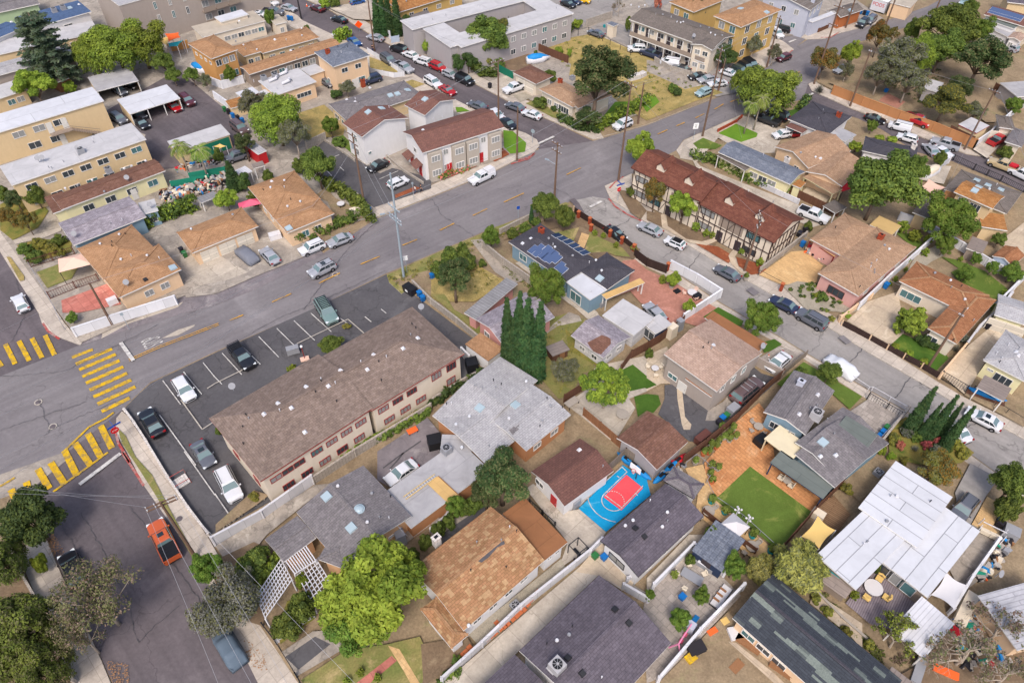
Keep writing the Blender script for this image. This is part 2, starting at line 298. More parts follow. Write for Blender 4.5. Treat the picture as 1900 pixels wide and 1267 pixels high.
gloss('car_glass','2a3338',.08,.7);gloss('car_screen','64797b',.06,.9);gloss('head_lamp','d8dde0',.15,.6);gloss('tail_lamp','8a1416',.2,.6)
for n,c in dict(white='cfd0d4',silver='9a9ca3',grey='5b5e67',black='1b1b20',navy='27304a',red='a5141e',blue='1f4a86',green='2d3f3b',maroon='54222a',orange='c25a2c',beige='b39f7a',sage='6f8684',yellow='d8a713',brown='5d4c4c',skyblue='8fa7ad').items():gloss('paint_'+n,c,.3,.5,.0,.6)
plain('cover_grey','6f727c',.85,.1,4);plain('cover_white','cfd1d6',.8,.06,3);plain('cover_blue','566472',.7,.06,3)
foliage('leaf_green','37501f','566f2a');foliage('leaf_lime','5d7a1a','8ba32a');foliage('leaf_bright','5a7e1c','93b32c');foliage('leaf_dark','2b4521','476332');foliage('leaf_olive','515a34','767a4c');foliage('leaf_pine','3c4a28','5f6b35');foliage('leaf_cedar','3a5340','64765a')
foliage('leaf_cypress','1f4022','3c6330');foliage('leaf_yellow','6f7a22','98982e');foliage('leaf_autumn','8a6a1a','5c6a20');foliage('leaf_grey','5b5f55','85857a');foliage('leaf_palm','4d6b20','7f9a35');foliage('leaf_red','8a4a40','9a6a4a');foliage('leaf_bamboo','7a8034','a6a650');foliage('leaf_brown','7b6a57','8f7f6c');foliage('leaf_ficus','3f661d','6a8f28')
foliage('leaf_mid','4a6422','72882f');foliage('leaf_coral','b5523a','d98a6a')
# ---------------------------------------------------------------- ground, roads, yards
zi=[0,0]
def patch(name,mat,s,lev=1,kind='structure',label=None):
 z=(.02+.004*zi[0])if lev==0 else(.17+.003*zi[1]);zi[lev]+=1
 P=ats(s,z);A=sum(P[i].x*P[(i+1)%len(P)].y-P[(i+1)%len(P)].x*P[i].y for i in range(len(P)))
 if A<0:P.reverse()
 m=MB();m.face(P);o=m.build(name,mat,None,world=False);o['kind']=kind;return o
def slab(name,mat,s,h=.15,kind='structure',z0=-.02,kerb=None):
 P=ats(s,h);m=MB();m.prism(P,z0,h,0,1);o=m.build(name,[mat,kerb or 'kerb'],None,world=False);o['kind']=kind;return o
m=MB();m.face([(-900,-60,0),(900,-60,0),(900,1500,0),(-900,1500,0)]);g=m.build('ground','dirt',None,world=False);g['kind']='structure'
patch('road','asphalt','-300,1010 -200,700 0,585 60,560 149,639 260,600 400,564 471,536 566,488 694,422 689,410 800,367 916,320 966,294 1000,277 1100,262 1200,233 1360,170 1423,125 1473,90 1500,73 1557,61 1642,40 1722,12 1790,-25 1900,-60 1840,-20 1784,14 1666,56 1595,78 1540,115 1503,158 1500,182 1373,214 1268,260 1255,279 1150,335 1132,370 1065,372 985,396 895,431 800,472 717,507 566,580 400,652 279,709 251,735 227,760 121,842 0,897',0)
patch('road','asphalt_purple','-120,300 -30,420 0,467 71,580 78,602 95,622 149,640 -160,760 -420,560 -300,300',0)
patch('road','asphalt_purple','227,760 236,840 268,902 369,1046 452,1213 520,1350 250,1350 206,1260 190,1225 104,1040 90,1000 40,880 121,842',0)
patch('road','asphalt_pale','1065,372 1100,365 1132,370 1200,413 1278,455 1332,488 1423,541 1538,607 1614,655 1737,726 1789,757 1865,795 1960,845 1960,945 1868,890 1798,840 1685,764 1618,726 1500,657 1446,624 1335,560 1243,498 1200,477 1094,413',0)
patch('road','asphalt_purple','420,-60 490,0 552,31 561,40 623,69 727,114 788,152 845,187 936,234 1001,277 1100,262 1027,227 975,206 880,156 800,116 779,111 700,73 613,21 566,0 500,-60',0)
patch('road','asphalt_purple','1500,154 1512,172 1576,201 1642,227 1727,263 1794,287 1841,294 1900,318 1980,345 1980,395 1889,351 1769,300 1700,282 1635,240 1592,220 1490,186',0)
patch('road','asphalt','1473,91 1451,76 1430,62 1380,36 1400,22 1437,45 1463,59 1496,72',0)
patch('parking_lot','asphalt_dark','227,761 251,737 279,711 400,654 578,574 717,509 728,520 765,545 800,566 900,645 895,700 860,720 502,930 388,994 294,858',0)
patch('concrete_apron','concrete_old','-60,900 0,880 121,838 125,852 60,905 0,925 -40,960',0)
patch('road_shoulder','asphalt_patch','149,641 130,632 205,606 340,545 360,470 480,410 560,420 600,470 700,405 694,424 566,490 471,538 400,566 265,602',0)
for s in('188,628 240,600 330,570 340,560 270,583 190,618','300,628 330,612 362,602 360,606 330,622'):patch('concrete_patch','concrete',s,0)
slab('pavement','pavement','-60,330 -30,420 0,467 71,580 78,600 95,620 149,640 152,636 120,600 90,555 45,480 20,440 -20,390')
slab('pavement','pavement','236,770 226,763 216,775 214,800 236,840 268,902 369,1046 452,1213 520,1350 620,1350 550,1262 463,1130 388,1000 294,858')
slab('pavement','pavement','20,1050 34,1015 88,1003 102,1040 188,1225 240,1350 170,1350 120,1230')
slab('pavement','pavement','686,408 800,364 916,318 966,292 992,281 1001,270 996,259 975,247 936,234 926,241 955,254 970,266 962,277 920,296 870,312 800,344 730,372 690,385')
slab('pavement','pavement','1132,368 1200,413 1278,455 1332,488 1423,541 1538,607 1614,655 1737,726 1789,757 1865,795 1960,845 1960,818 1900,790 1865,774 1789,737 1740,708 1620,632 1545,585 1425,512 1340,462 1240,412 1200,380 1175,352 1172,322 1145,335 1122,345')
slab('pavement','pavement','1094,415 1200,479 1243,500 1335,562 1446,626 1500,659 1618,728 1685,766 1798,842 1868,892 1900,912 1900,925 1860,905 1790,855 1680,780 1600,735 1490,665 1430,630 1330,575 1235,512 1190,490 1100,430')
slab('pavement','pavement','1255,279 1268,262 1373,216 1376,222 1290,258 1300,270 1330,300 1305,300 1262,290')
slab('pavement','pavement','936,232 845,185 788,150 727,112 623,67 561,38 552,29 490,-2 440,-40 420,-40 480,10 540,50 620,90 700,130 780,172 850,210 924,243')
slab('pavement','pavement','566,-2 613,19 700,71 779,109 880,154 975,204 1027,225 1100,258 1120,256 1110,240 1040,212 985,190 890,142 790,96 710,60 630,10 600,-20')
slab('pavement','pavement','1500,156 1506,168 1576,199 1642,225 1727,261 1794,285 1841,292 1800,278 1730,248 1650,212 1590,190 1525,160 1512,150')
slab('pavement','pavement','1473,92 1455,78 1430,64 1400,80 1370,100 1380,118 1423,124')
slab('pavement','pavement','1430,58 1463,60 1496,73 1531,72 1557,62 1642,40 1600,25 1540,45 1500,60 1445,45')
slab('road_shoulder','dirt','1100,258 1200,231 1290,196 1345,172 1320,155 1230,205 1130,235',.12)
slab('road_shoulder','mixed_grass','718,510 800,474 895,433 985,399 1050,375 1062,382 1000,408 930,434 890,452 850,482 790,512 745,545 722,524',.12)
for s in('149,639 95,622 96,619 150,636',):pass
def line(name,mat,s,w=.12,lev=0,kind='structure',z=None):
 P=ats(s,0);zz=z if z is not None else(.02+.004*zi[0]);zi[0]+=0 if z is not None else 1
 m=MB()
 for a,b in zip(P,P[1:]):
  d=(b-a).normalized();v=Vector((-d.y,d.x,0))*w/2
  m.face([(p.x,p.y,zz)for p in(a-v,b-v,b+v,a+v)])
 o=m.build(name,mat,None,world=False);o['kind']=kind;return o
for s in('K:340,172 380,235 470,298','K:900,980 930,1110 1020,1260','P:958,0 1060,150 1130,262','H:625,108 760,70 815,22','H:1395,300 1440,250 1505,208','H:1390,378 1440,440 1540,505 1660,560','E:95,300 170,300 240,258','D:1115,420 1140,400','C:680,1262 760,1240 810,1205'):
 line('kerb_paint','red_paint',s,.3,z=.156)
for s in('K:565,438 730,375','K:595,490 880,370','K:622,535 910,412','K:646,588 938,462','K:675,640 968,512','K:704,694 998,562','K:734,748 1030,614','K:766,804 1062,668','K:798,862 1018,756','K:355,265 430,420','K:252,288 332,442','K:150,310 232,465','K:45,335 122,490','K:-60,400 15,510'):
 line('crosswalk_stripe','yellow_paint',s,.62)
for s in('K:790,972 880,1150','K:690,1035 790,1215','P:590,-75 712,100','P:508,-15 607,185','P:400,80 507,245','P:300,130 390,285','P:210,230 230,320','P:90,290 120,350'):line('crosswalk_stripe','yellow_paint',s,.75)
for s in('K:895,870 835,915 700,985 500,1180','P:850,0 700,110 420,310','P:0,270 120,200'):line('crosswalk_stripe','yellow_paint',s,.28)
line('centre_line','orange_line','240,671 300,645 407,604',.13);line('centre_line','orange_line','239,668 299,642 406,601',.13)
for s in('505,562 541,546','592,527 631,508','669,492 705,477','747,457 774,446','816,429 843,416','877,402 904,389','935,377 972,360','1051,326 1078,313','427,596 452,586','1254,236 1270,229','1290,221 1306,213','1325,205 1342,195','1355,191 1369,186','1463,144 1484,135','1220,251 1238,243'):
 line('centre_line','orange_line',s,.2)
for s in('K:950,328 1050,468','P:628,255 950,12','C:840,1135 962,1078','D:1110,342 1165,318','D:1230,772 1302,740','H:1242,450 1335,402'):line('stop_line','white_paint',s,.5)
for s in('K:1280,625 1420,812','K:1443,558 1585,732','K:1595,485 1689,600','L:-10,590 55,655','L:56,412 210,580','L:205,350 355,500','L:342,282 500,445','L:483,218 640,372','L:617,158 780,312','L:750,100 910,245','L:980,140 1035,180','L:1172,128 1222,168','L:1298,68 1340,102','K:1255,895 1540,1290','Q:0,330 110,490','P:1450,0 1689,340','G:920,60 970,40','G:1220,182 1368,120','G:1285,230 1432,166','G:850,140 912,205','G:975,135 1008,165','G:1345,60 1395,130','G:1060,-60 1120,-90'):line('parking_line','white_paint',s,.13,z=.24 if s[0]=='G' else None)
for s in('K:1425,780 1590,1010 1689,945','L:-60,690 0,652 210,548 340,488','L:640,340 1040,148 1170,262'):line('lot_edge','kerb',s,.15)
def text_mesh(body,size,mat,name,ext=.0):
 cu=bpy.data.curves.new(name,'FONT');cu.body=body;cu.size=size;cu.align_x='CENTER';cu.align_y='CENTER';cu.extrude=ext;o=bpy.data.objects.new(name,cu);COL.objects.link(o)
 bpy.context.view_layer.update();me=bpy.data.meshes.new_from_object(o.evaluated_get(bpy.context.evaluated_depsgraph_get()));me.materials.clear();me.materials.append(M[mat]);COL.objects.unlink(o);bpy.data.objects.remove(o)
 r=bpy.data.objects.new(name,me);COL.objects.link(r);return r
o=text_mesh('STOP',1.0,'white_paint','road_lettering');c=at((284,633),.09)
dr=(at((560,480))-at((240,620))).normalized();sd=Vector((dr.y,-dr.x,0))
R_=Matrix(((-(-sd).x,-dr.x,0,0),(-(-sd).y,-dr.y,0,0),(0,0,1,0),(0,0,0,1)))
R_=Matrix(((-sd.x,-dr.x,0,0),(-sd.y,-dr.y,0,0),(0,0,1,0),(0,0,0,1)))
if R_.to_3x3().determinant()<0:R_=Matrix(((sd.x,-dr.x,0,0),(sd.y,-dr.y,0,0),(0,0,1,0),(0,0,0,1)))
o.matrix_world=Matrix.Translation(c)@R_@Matrix.Diagonal((.85,3.6,1,1));o['kind']='structure'
for q in((71,746),(98,791),(622,509),(333,962)):
 p=at(q,.09 if q[0]!=333 else.16);m=MB();m.cyl((p.x,p.y,p.z-.03),.5,.04,16,0);m.cyl((p.x,p.y,p.z-.01),.36,.03,16,1);o=m.build('manhole_cover',['kerb','asphalt_purple']);tag(o,{71:'round manhole cover left of the zebra crossing stripes',98:'dark manhole cover nearer the bottom of the junction',622:'manhole cover on the dashed line behind the silver car',333:'small utility cover set in the pavement by the parking lot wall'}[q[0]],'manhole cover')
for s,w,mt in(('H:1100,390 1130,420 1165,480 1180,520',1.1,'asphalt_purple'),('I:805,1125 850,1100',1.6,'asphalt'),('O:260,320 300,300',1.5,'asphalt')):line('road_patch',mt,s,w)
for n,mt,s in(('block_ground','concrete_old','-200,300 200,230 430,210 560,200 700,390 686,406 560,430 350,545 150,636 90,555 0,430'),('block_ground','concrete_old','-200,-60 480,-60 540,52 700,130 850,210 975,280 800,340 700,380 560,200 200,230 -200,300'),('block_ground','dirt','728,520 766,545 900,645 880,700 500,935 392,998 463,1130 550,1262 620,1350 1960,1350 1960,945 1860,905 1790,855 1680,780 1600,735 1490,665 1430,630 1330,575 1235,512 1190,490 1100,430 1065,376 900,445 800,500'),('block_ground','dirt','1175,325 1255,290 1300,300 1376,222 1490,190 1592,222 1700,284 1769,302 1889,353 1960,390 1960,828 1800,730 1620,632 1425,510 1240,412 1190,375'),('block_ground','concrete_old','640,-60 900,-60 1200,-60 1500,-60 1640,35 1500,60 1400,80 1320,155 1130,235 1040,212 890,142 710,60'),('block_ground','dirt','1512,150 1540,120 1600,80 1670,58 1790,16 1960,-50 1960,340 1841,290 1730,248 1590,190'),('parking_lot','concrete_old','268,425 330,405 470,400 560,430 580,470 480,510 400,545 345,552 330,500'),('concrete_patch','concrete','335,460 400,470 460,505 420,520 370,530 335,500'),('parking_lot','asphalt_dark','600,262 620,270 705,322 728,312 800,330 800,350 694,385 640,350 560,300'),('parking_lot','asphalt_purple','180,215 330,130 420,205 440,250 440,300 250,320 270,250'),('parking_lot','asphalt_pale','1185,95 1110,60 1095,50 1130,38 1400,130 1395,165 1330,180'),('driveway','asphalt_pale','1000,-20 1160,-20 1150,15 1110,45 1062,40'),('driveway','concrete_old','B:580,840 650,865 830,805 1000,730 1100,670 1400,650 1560,600 1400,610 1100,630 960,600 800,590 850,680 700,780'),('road','asphalt_pale','1210,20 1300,-20 1180,-20'),('dry_grass','dry_grass','B:640,890 850,820 1020,970 1000,1060 860,1080 720,1100'),('dry_grass','dry_grass','B:1205,445 1400,520 1430,570 1210,540'),('dry_grass','dry_grass','B:1350,690 1540,625 1640,660 1560,690'),('dry_grass','dry_grass','C:790,350 1240,270 1460,380 1500,520 1689,600 1689,800 1540,690 1450,640 1100,500'),('dry_grass','dry_grass','D:0,440 110,470 300,560 430,660 400,720 100,850 0,800 -200,700'),('dry_grass','dry_grass','C:1100,470 1450,600 1689,680 1689,860 1500,790 1300,720 1080,600'),('dry_grass','dry_grass','1000,75 1110,66 1190,100 1280,150 1342,172 1290,188 1200,224 1160,200 1100,150'),('driveway','concrete_old','D:0,470 60,480 330,600 430,670 300,700 180,640 0,560'),('dirt_yard','dirt_dark','C:480,470 640,410 800,430 830,480 700,560 560,540'),('driveway','concrete','C:420,655 640,575 800,690 800,760 620,770'),('gravel_bed','gravel','C:640,750 740,720 800,760 700,800'),('dry_grass','mixed_grass','C:740,810 820,780 1040,890 1020,940 950,920'),('lawn','lawn_bright','C:565,1020 640,1030 745,1120 735,1190 620,1205 570,1150'),('mulch_bed','mulch','C:440,1240 560,1160 615,1210 500,1267'),('verge','mixed_grass','K:925,990 985,1050 1060,1210 P:1190,170 1345,470 1545,830 1520,840 1200,300 1040,50 K:950,1100'),('mulch_bed','mulch','H:40,200 340,90 360,120 90,230'),('mulch_bed','mulch','G:1405,345 1560,280 1620,290 1410,370'),('lawn','lawn_bright','C:190,840 240,840 300,870 200,880'),('lawn','lawn_bright','C:1310,960 1440,800 1689,790 1420,960'),('lawn','lawn_bright','D:0,880 100,800 60,740 -60,790'),('lawn','lawn','B:920,1080 1000,1060 1130,1190 1100,1230'),('mixed_grass','mixed_grass','F:285,950 560,850 620,900 560,1000 370,1075'),('patio','red_paving','F:480,1170 840,1040 900,1110 950,1200 620,1267 490,1267'),('lawn_strip','dry_grass','F:50,830 80,830 190,980 190,1010 155,1020'),('garden_bed','weeds','F:130,740 300,690 560,700 560,790 240,880'),('garden_bed','weeds','F:0,420 240,300 380,470 300,600 100,700 0,620'),('garden_path','concrete','F:100,700 340,640 480,600 480,625 350,680 120,730'),('dirt_yard','dirt','G:780,350 860,290 940,370 1150,480 1180,520 950,570 880,400'),('driveway','concrete','D:290,1100 730,905 860,930 1100,1020 1010,1160 1000,1200 760,1200 560,1080 400,1267 260,1240'),('lawn','lawn','D:362,1125 440,1080 590,1140 540,1170 400,1165'),('lawn','lawn_bright','D:560,1045 700,970 870,1045 860,1075 740,1115'),('lawn','lawn_dark','D:1040,880 1200,850 1250,900 1110,930'),('driveway','concrete','I:320,0 420,120 900,310 1180,420 1420,560 1300,600 1200,560 400,150'),('patio','concrete_warm','I:1190,350 1260,280 1440,360 1400,410'),('mulch_bed','dirt_dark','H:1460,300 1560,320 1689,470 1640,540 1560,480'),('dirt_yard','dirt_dark','I:0,470 170,500 380,600 560,690 540,740 340,720 130,600 0,540'),('mulch_bed','mulch','I:370,720 560,750 690,830 640,880'),('mulch_bed','mulch','I:700,830 900,890 960,950 820,970 720,900'),('garden_path','concrete_warm','I:110,500 150,485 165,590 310,690 430,710 545,680 560,700 470,740 340,720 120,600'),('garden_path','concrete_warm','I:690,755 730,770 690,830 730,930 790,975 740,960 660,880 640,820'),('patio','tan_paving','I:880,970 1130,790 1240,780 1380,900 1340,980 1330,1030 1060,1050'),('gravel_garden','gravel','I:1070,1060 1180,1020 1330,1040 1600,1190 1580,1267 1250,1240'),('gravel_garden','gravel','N:1400,-80 1689,-50 1689,60 1560,100 1400,0'),('driveway','concrete_warm','O:300,150 460,0 700,-80 760,230 700,310 640,340'),('lawn','lawn_dark','O:640,340 740,250 1060,390 1100,440 990,550'),('lawn','lawn','J:680,640 800,650 900,720 850,780'),('lawn','lawn','J:1040,830 1150,850 1380,940 1560,1080 1470,1180 1200,1050 1120,950 1180,920'),('gravel_bed','gravel','J:840,820 1000,740 1060,820 960,870 700,1080'),('driveway','concrete_warm','O:1030,560 1220,370 1480,150 1560,200 1400,440 1330,560 1260,680 1220,720'),('garden_bed','dirt','O:1220,730 1290,650 1560,790 1689,880 1689,980 1510,880'),('patio','concrete_warm','J:1590,640 1689,560 1689,830 1480,720'),('dry_yard','dry_grass','H:200,900 320,870 600,1030 340,1180 0,1180 0,1000'),('driveway','concrete_old','H:310,700 400,690 420,760 740,1010 640,1040 500,950'),('mixed_grass','mixed_grass','M:0,-60 100,-60 120,-40 180,60 340,150 570,340 560,400 440,340'),('mixed_grass','mixed_grass','H:490,600 830,490 800,560 560,640'),('dirt_yard','dirt_dark','H:560,700 830,560 1100,500 1240,560 1640,770 1590,850 1500,830 1380,800 1300,850 1000,600'),('mixed_grass','mixed_grass','H:960,640 1160,600 1100,740 1060,700'),('mixed_grass','mixed_grass','H:1240,640 1500,760 1560,830 1440,820 1380,790 1200,800'),('garden_path','tan_paving','H:1180,640 1240,660 1190,780 1140,740'),('patio','concrete','H:660,880 700,860 1300,1260 1330,1310 1240,1330 1140,1240'),('patio','pink_paving','H:1500,860 1600,850 1689,930 1889,1020 2250,1240 2100,1380 1850,1300 1640,1190 1560,1100 1380,1160'),('patio','pink_paving','N:120,60 380,0 540,40 330,150 150,210'),('dry_yard','mixed_grass','M:860,150 1060,90 1230,150 1100,250 1130,380 1300,520 1190,560 1100,720 1000,760 860,600'),('garden_path','concrete_old','M:860,280 990,190 1180,150 1160,110 1080,80 960,170'),('dry_yard','weeds','M:1050,210 1110,260 1350,450 1330,520 1080,380'),('patio','concrete','M:1050,800 1200,700 1280,520 1400,480 1689,420 1689,700 1550,760 1600,830 1460,1060 1400,1080 1180,900'),('patio','concrete_warm','N:0,420 160,350 210,500 260,640 110,640 0,700'),('lawn','lawn_dark','M:1480,540 1580,490 1689,580 1689,670 1560,700'),('lawn','lawn_dark','M:1590,740 1689,720 1780,730 1800,800 1740,870 1689,850 1620,900'),('lawn','lawn_dark','N:-10,590 80,650 0,680 -80,650'),('driveway','asphalt_dark','N:140,650 290,640 480,820 560,860 800,480 900,560 1040,600 960,680 700,900 400,1100 330,1090 90,880 140,760'),('concrete_strip','concrete_warm','N:235,660 275,670 300,900 350,960 340,1000 290,1000 275,960 240,760'),('patio','concrete_old','N:480,850 600,780 660,700 740,810 600,880 540,930 460,930'),('lawn','lawn_dark','N:440,120 560,40 760,150 740,190'),('lawn','lawn_dark','N:920,400 900,320 1000,290 1060,330 1030,360'),('driveway','stone_paving','N:880,440 1040,345 1240,420 1050,580'),('lawn','lawn','N:1020,640 1230,470 1689,740 1590,840 1430,700 1260,620 1100,700'),('driveway','stone_paving','O:320,860 470,760 720,900 620,1020 540,1040'),('patio','brick_paving','N:700,940 880,790 1010,960 980,1010 1000,1210 1480,1570 1300,1640 460,1520 380,1470 480,1250'),('patio','brick_paving','S:450,80 520,0 960,60 990,180 1300,460 1290,470 800,110 540,365 480,230'),('lawn','lawn','S:810,105 1305,470 1040,770 535,365'),('patio','tan_paving','S:300,120 440,90 520,330 540,370 1020,775 900,830 820,820 380,470 400,330'),('garden_bed','dirt','U:520,0 690,60 500,290 400,380 330,310 240,290 340,120'),('garden_bed','weeds','O:620,1000 760,900 1040,980 1300,1180 1200,1260 980,1290 640,1230'),('driveway','asphalt_pale','U:1150,310 1270,80 1490,200 1390,340 1270,560 1180,520'),('gravel_bed','tan_paving','U:1280,560 1400,340 1530,410 1440,580 1480,620 1400,700'),('wood_deck','wood_deck','U:0,480 100,400 200,330 330,480 230,620 120,540'),('patio','concrete_old','U:1100,900 1280,560 1480,660 1330,1000 1200,1100'),('deck','decking','Z:290,640 520,380 830,590 1000,680 780,860 560,830 480,800'),('garden_bed','concrete_warm','Y:1300,540 1689,800 1689,1000 1600,900 1280,640'),('patio','stone_paving','Y:0,540 350,230 600,440 740,580 140,1210 0,1267 -30,700'),('patio','concrete','S:0,980 330,640 470,640 380,760 0,1100'),('dirt_yard','dirt','Y:90,1267 640,700 900,1000 1260,1267'),('concrete_strip','concrete_warm','Y:640,940 700,950 1000,1190 1080,1267 1000,1267'),('driveway','concrete','X:90,1267 1240,290 1689,560 1500,540 1310,420 690,1010 430,1267'),('patio','concrete','R:740,280 800,240 1040,460 1160,440 1370,620 1330,690 1040,880 1000,900 1070,700'),('patio','concrete_warm','R:1130,930 1330,700 1620,970 1540,1080 1310,960'),('gravel_bed','gravel','X:290,880 1020,290 1060,380 380,980'),('basketball_court','court_blue','R:1500,95 1690,210 1720,330 1370,618 1155,435'),('court_key','court_red','R:1530,170 1660,275 1490,450 1350,345'),('driveway','concrete_old','Q:0,730 780,250 900,240 400,640 250,830 130,920'),('driveway','asphalt_patch','k:0,850 0,650 330,430 620,230 780,420 770,690 150,1090 0,1000'),('garden_bed','dirt','Q:300,290 420,330 300,420 0,620 0,560'),('garden_bed','weeds','Q:800,190 1100,0 1040,-10 900,60 500,300'),('garden_strip','weeds','L:900,1240 1689,780 1689,830 1100,1180'),('patio','concrete_old','Q:1400,560 1580,520 1689,560 1500,700 1400,800'),('driveway','asphalt_dark','R:20,680 380,430 440,400 420,460 100,700 60,740'),('driveway','concrete_old','R:0,530 60,500 100,560 380,400 400,420 0,690'),('driveway','concrete_old','W:520,1020 760,860 1100,840 1000,1000 640,1210'),('concrete_strip','asphalt_dark','W:545,1060 780,900 900,960 650,1160'),('front_yard','mixed_grass','W:670,1240 1020,1010 1350,960 1600,900 1689,1100 1600,1300 700,1300'),('garden_path','red_paving','W:1100,1267 1380,1050 1420,1090 1180,1290'),('garden_path','tan_paving','W:1350,970 1440,1000 1600,1267 1540,1290 1480,1180'),('front_yard','dirt_dark','X:-80,960 280,900 340,1000 -60,1290'),('dirt_yard','dirt_dark','Z:1060,900 1340,580 1560,980 1689,1000 1689,1267 600,1267 900,1100'),('garden_bed','dirt_dark','W:0,300 300,160 500,250 330,560 400,830 0,700'),('garden_bed','weeds','W:480,870 560,620 760,600 780,760 510,960'),('dry_yard','dirt_dark','V:0,240 130,230 500,1100 520,1267 0,1267'),('dry_yard','dirt','E:1320,770 1510,780 1560,900 1480,960 1390,960 1290,880'),('driveway','concrete','E:1290,1170 1480,1000 1560,1080 1400,1240'),('dirt_yard','dirt','E:160,650 420,560 900,880 700,870 400,740'),('patio','pink_paving','E:550,790 620,730 760,800 700,850'),('driveway','concrete','J:580,150 700,80 800,100 1120,120 1060,260 900,230'),('driveway','concrete','B:880,60 1100,20 1220,0 1240,160 1080,150'),('patio','concrete_old','b:350,720 560,600 1200,600 1180,720 640,880 500,800')):patch(n,mt,s,1)
for s in('R:1490,130 1210,380 1160,435','R:1530,170 1350,345 1490,450 1655,277','R:1490,130 1530,170','R:1450,200 1470,215','R:1600,340 1612,355'):line('court_line','white_paint',s,.1,z=.17+.003*zi[1]+.01)
def arc_line(c,r,a0,a1,w,dash=False):
 p=at(px(c)[0],0);zz=.17+.003*zi[1]+.014;m=MB();n=28
 for i in range(n):
  if dash and i%2:continue
  t0=math.radians(a0+(a1-a0)*i/n);t1=math.radians(a0+(a1-a0)*(i+1)/n)
  m.face([(p.x+q*math.cos(t),p.y+q*math.sin(t),zz)for q,t in((r-w/2,t0),(r+w/2,t0),(r+w/2,t1),(r-w/2,t1))])
 o=m.build('court_line','white_paint',None,world=False);o['kind']='structure'
ax=at(px('R:1490,450')[0])-at(px('R:1350,345')[0]);aw=math.degrees(math.atan2(ax.y,ax.x));rk=ax.length/2
arc_line('R:1420,397',rk,aw,aw-180,.1);arc_line('R:1420,397',rk,aw,aw+180,.1,True)
line('court_line','white_paint','R:1222,352 1230,400 1252,447 1290,492 1335,526 1390,550 1442,562',.1,z=.17+.003*zi[1]+.014)
for s in('k:80,890 250,760 420,640 545,555','k:160,900 260,790 330,700'):line('driveway_crack','asphalt_dark',s,.18,z=.17+.003*zi[1]+.02)
for s,n in(('P:380,640 420,630 520,800 430,830',110),('V:820,1090 1000,1110 1010,1267 880,1267',150),('V:360,60 420,100 450,260 390,260',90),('W:220,900 400,1050 400,1180 230,1100',90)):
 P=ats(s,.2);V=np.array([P[0].lerp(P[1],a).lerp(P[3].lerp(P[2],a),b)for a,b in np.random.rand(n,2)]);k=len(V);m=MB()
 for v in V:
  r=random.uniform(.04,.1);a=random.random()*6;m.face([(v[0]+r*math.cos(a+j*1.57),v[1]+r*math.sin(a+j*1.57)*.7,.19+.0001*j)for j in range(4)])
 o=m.build('fallen_leaves','leaf_fall',None,world=False);tag(o,None,None,None,'stuff');o['label']='scattered orange fallen leaves on the roadside near '+{'P':'the dark hood car','V':'the brownish street tree','W':'the covered vehicle'}[s[0]]+(' kerb' if '360' in s else '')
def crack(s,w,lev,mat='asphalt_dark'):
 P=ats(s,.0);Q=[]
 for a,b in zip(P,P[1:]):
  n=max(2,int((b-a).length/.5));Q+=[a.lerp(b,i/n)+Vector((random.uniform(-.14,.14),random.uniform(-.14,.14),0))for i in range(n)]
 m=MB();z=.125 if lev==0 else.17+.003*zi[1]+.01
 for a,b in zip(Q,Q[1:]):
  d=(b-a).normalized();v=Vector((-d.y,d.x,0))*w/2*random.uniform(.5,1.3);m.face([(q.x,q.y,z)for q in(a-v,b-v,b+v,a+v)])
 o=m.build('sealed_crack',mat,None,world=False);o['kind']='structure'
for s,w in(('700,410 640,470 560,580',.07),('0,700 120,690 220,640 300,600',.06),('1000,340 1050,360 1062,371',.07),('880,440 820,400 800,367',.06),('1180,300 1150,270 1130,262',.06),('1270,510 1300,470 1330,487',.08),('1420,590 1450,560 1470,530 1500,560',.09),('1560,690 1600,650 1590,620',.08),('1660,740 1690,700 1745,735',.09),('1760,800 1800,790 1830,776',.08),('1230,480 1250,465 1262,448',.08),('1120,430 1150,420 1180,400',.08),('240,940 300,1010 330,1060 420,1180',.06),('150,950 190,1020 230,1100 260,1200',.06),('340,1120 290,1160 250,1200',.06),('30,520 50,580 20,640',.06),('600,30 660,70 700,72',.07),('830,150 880,200 930,232',.07),('1600,190 1680,235 1760,285',.07),('90,800 180,760 250,733',.05),('430,640 520,590 640,540 720,500',.05),('1290,235 1340,200 1420,165',.05)):crack(s,w,0)
for s in('P:330,230 480,560 700,900','K:0,1010 330,900 720,770','K:300,760 400,1000 330,1080'):crack(s,.06,0)
m=MB();z=.17+.003*zi[1]+.02
for x,y in((835,550),(808,580),(778,615),(755,650),(728,690),(700,710),(672,738),(640,765),(600,800),(575,820),(545,840),(515,795),(500,875),(470,895),(435,920),(300,985),(272,1020),(240,1050)):q=at(px('X:%d,%d'%(x,y))[0],z);m.box(q,(.5,.5,.04),(.7,.7,0))
o=m.build('garden_path','terracotta_pot',None,world=False);o['kind']='structure'
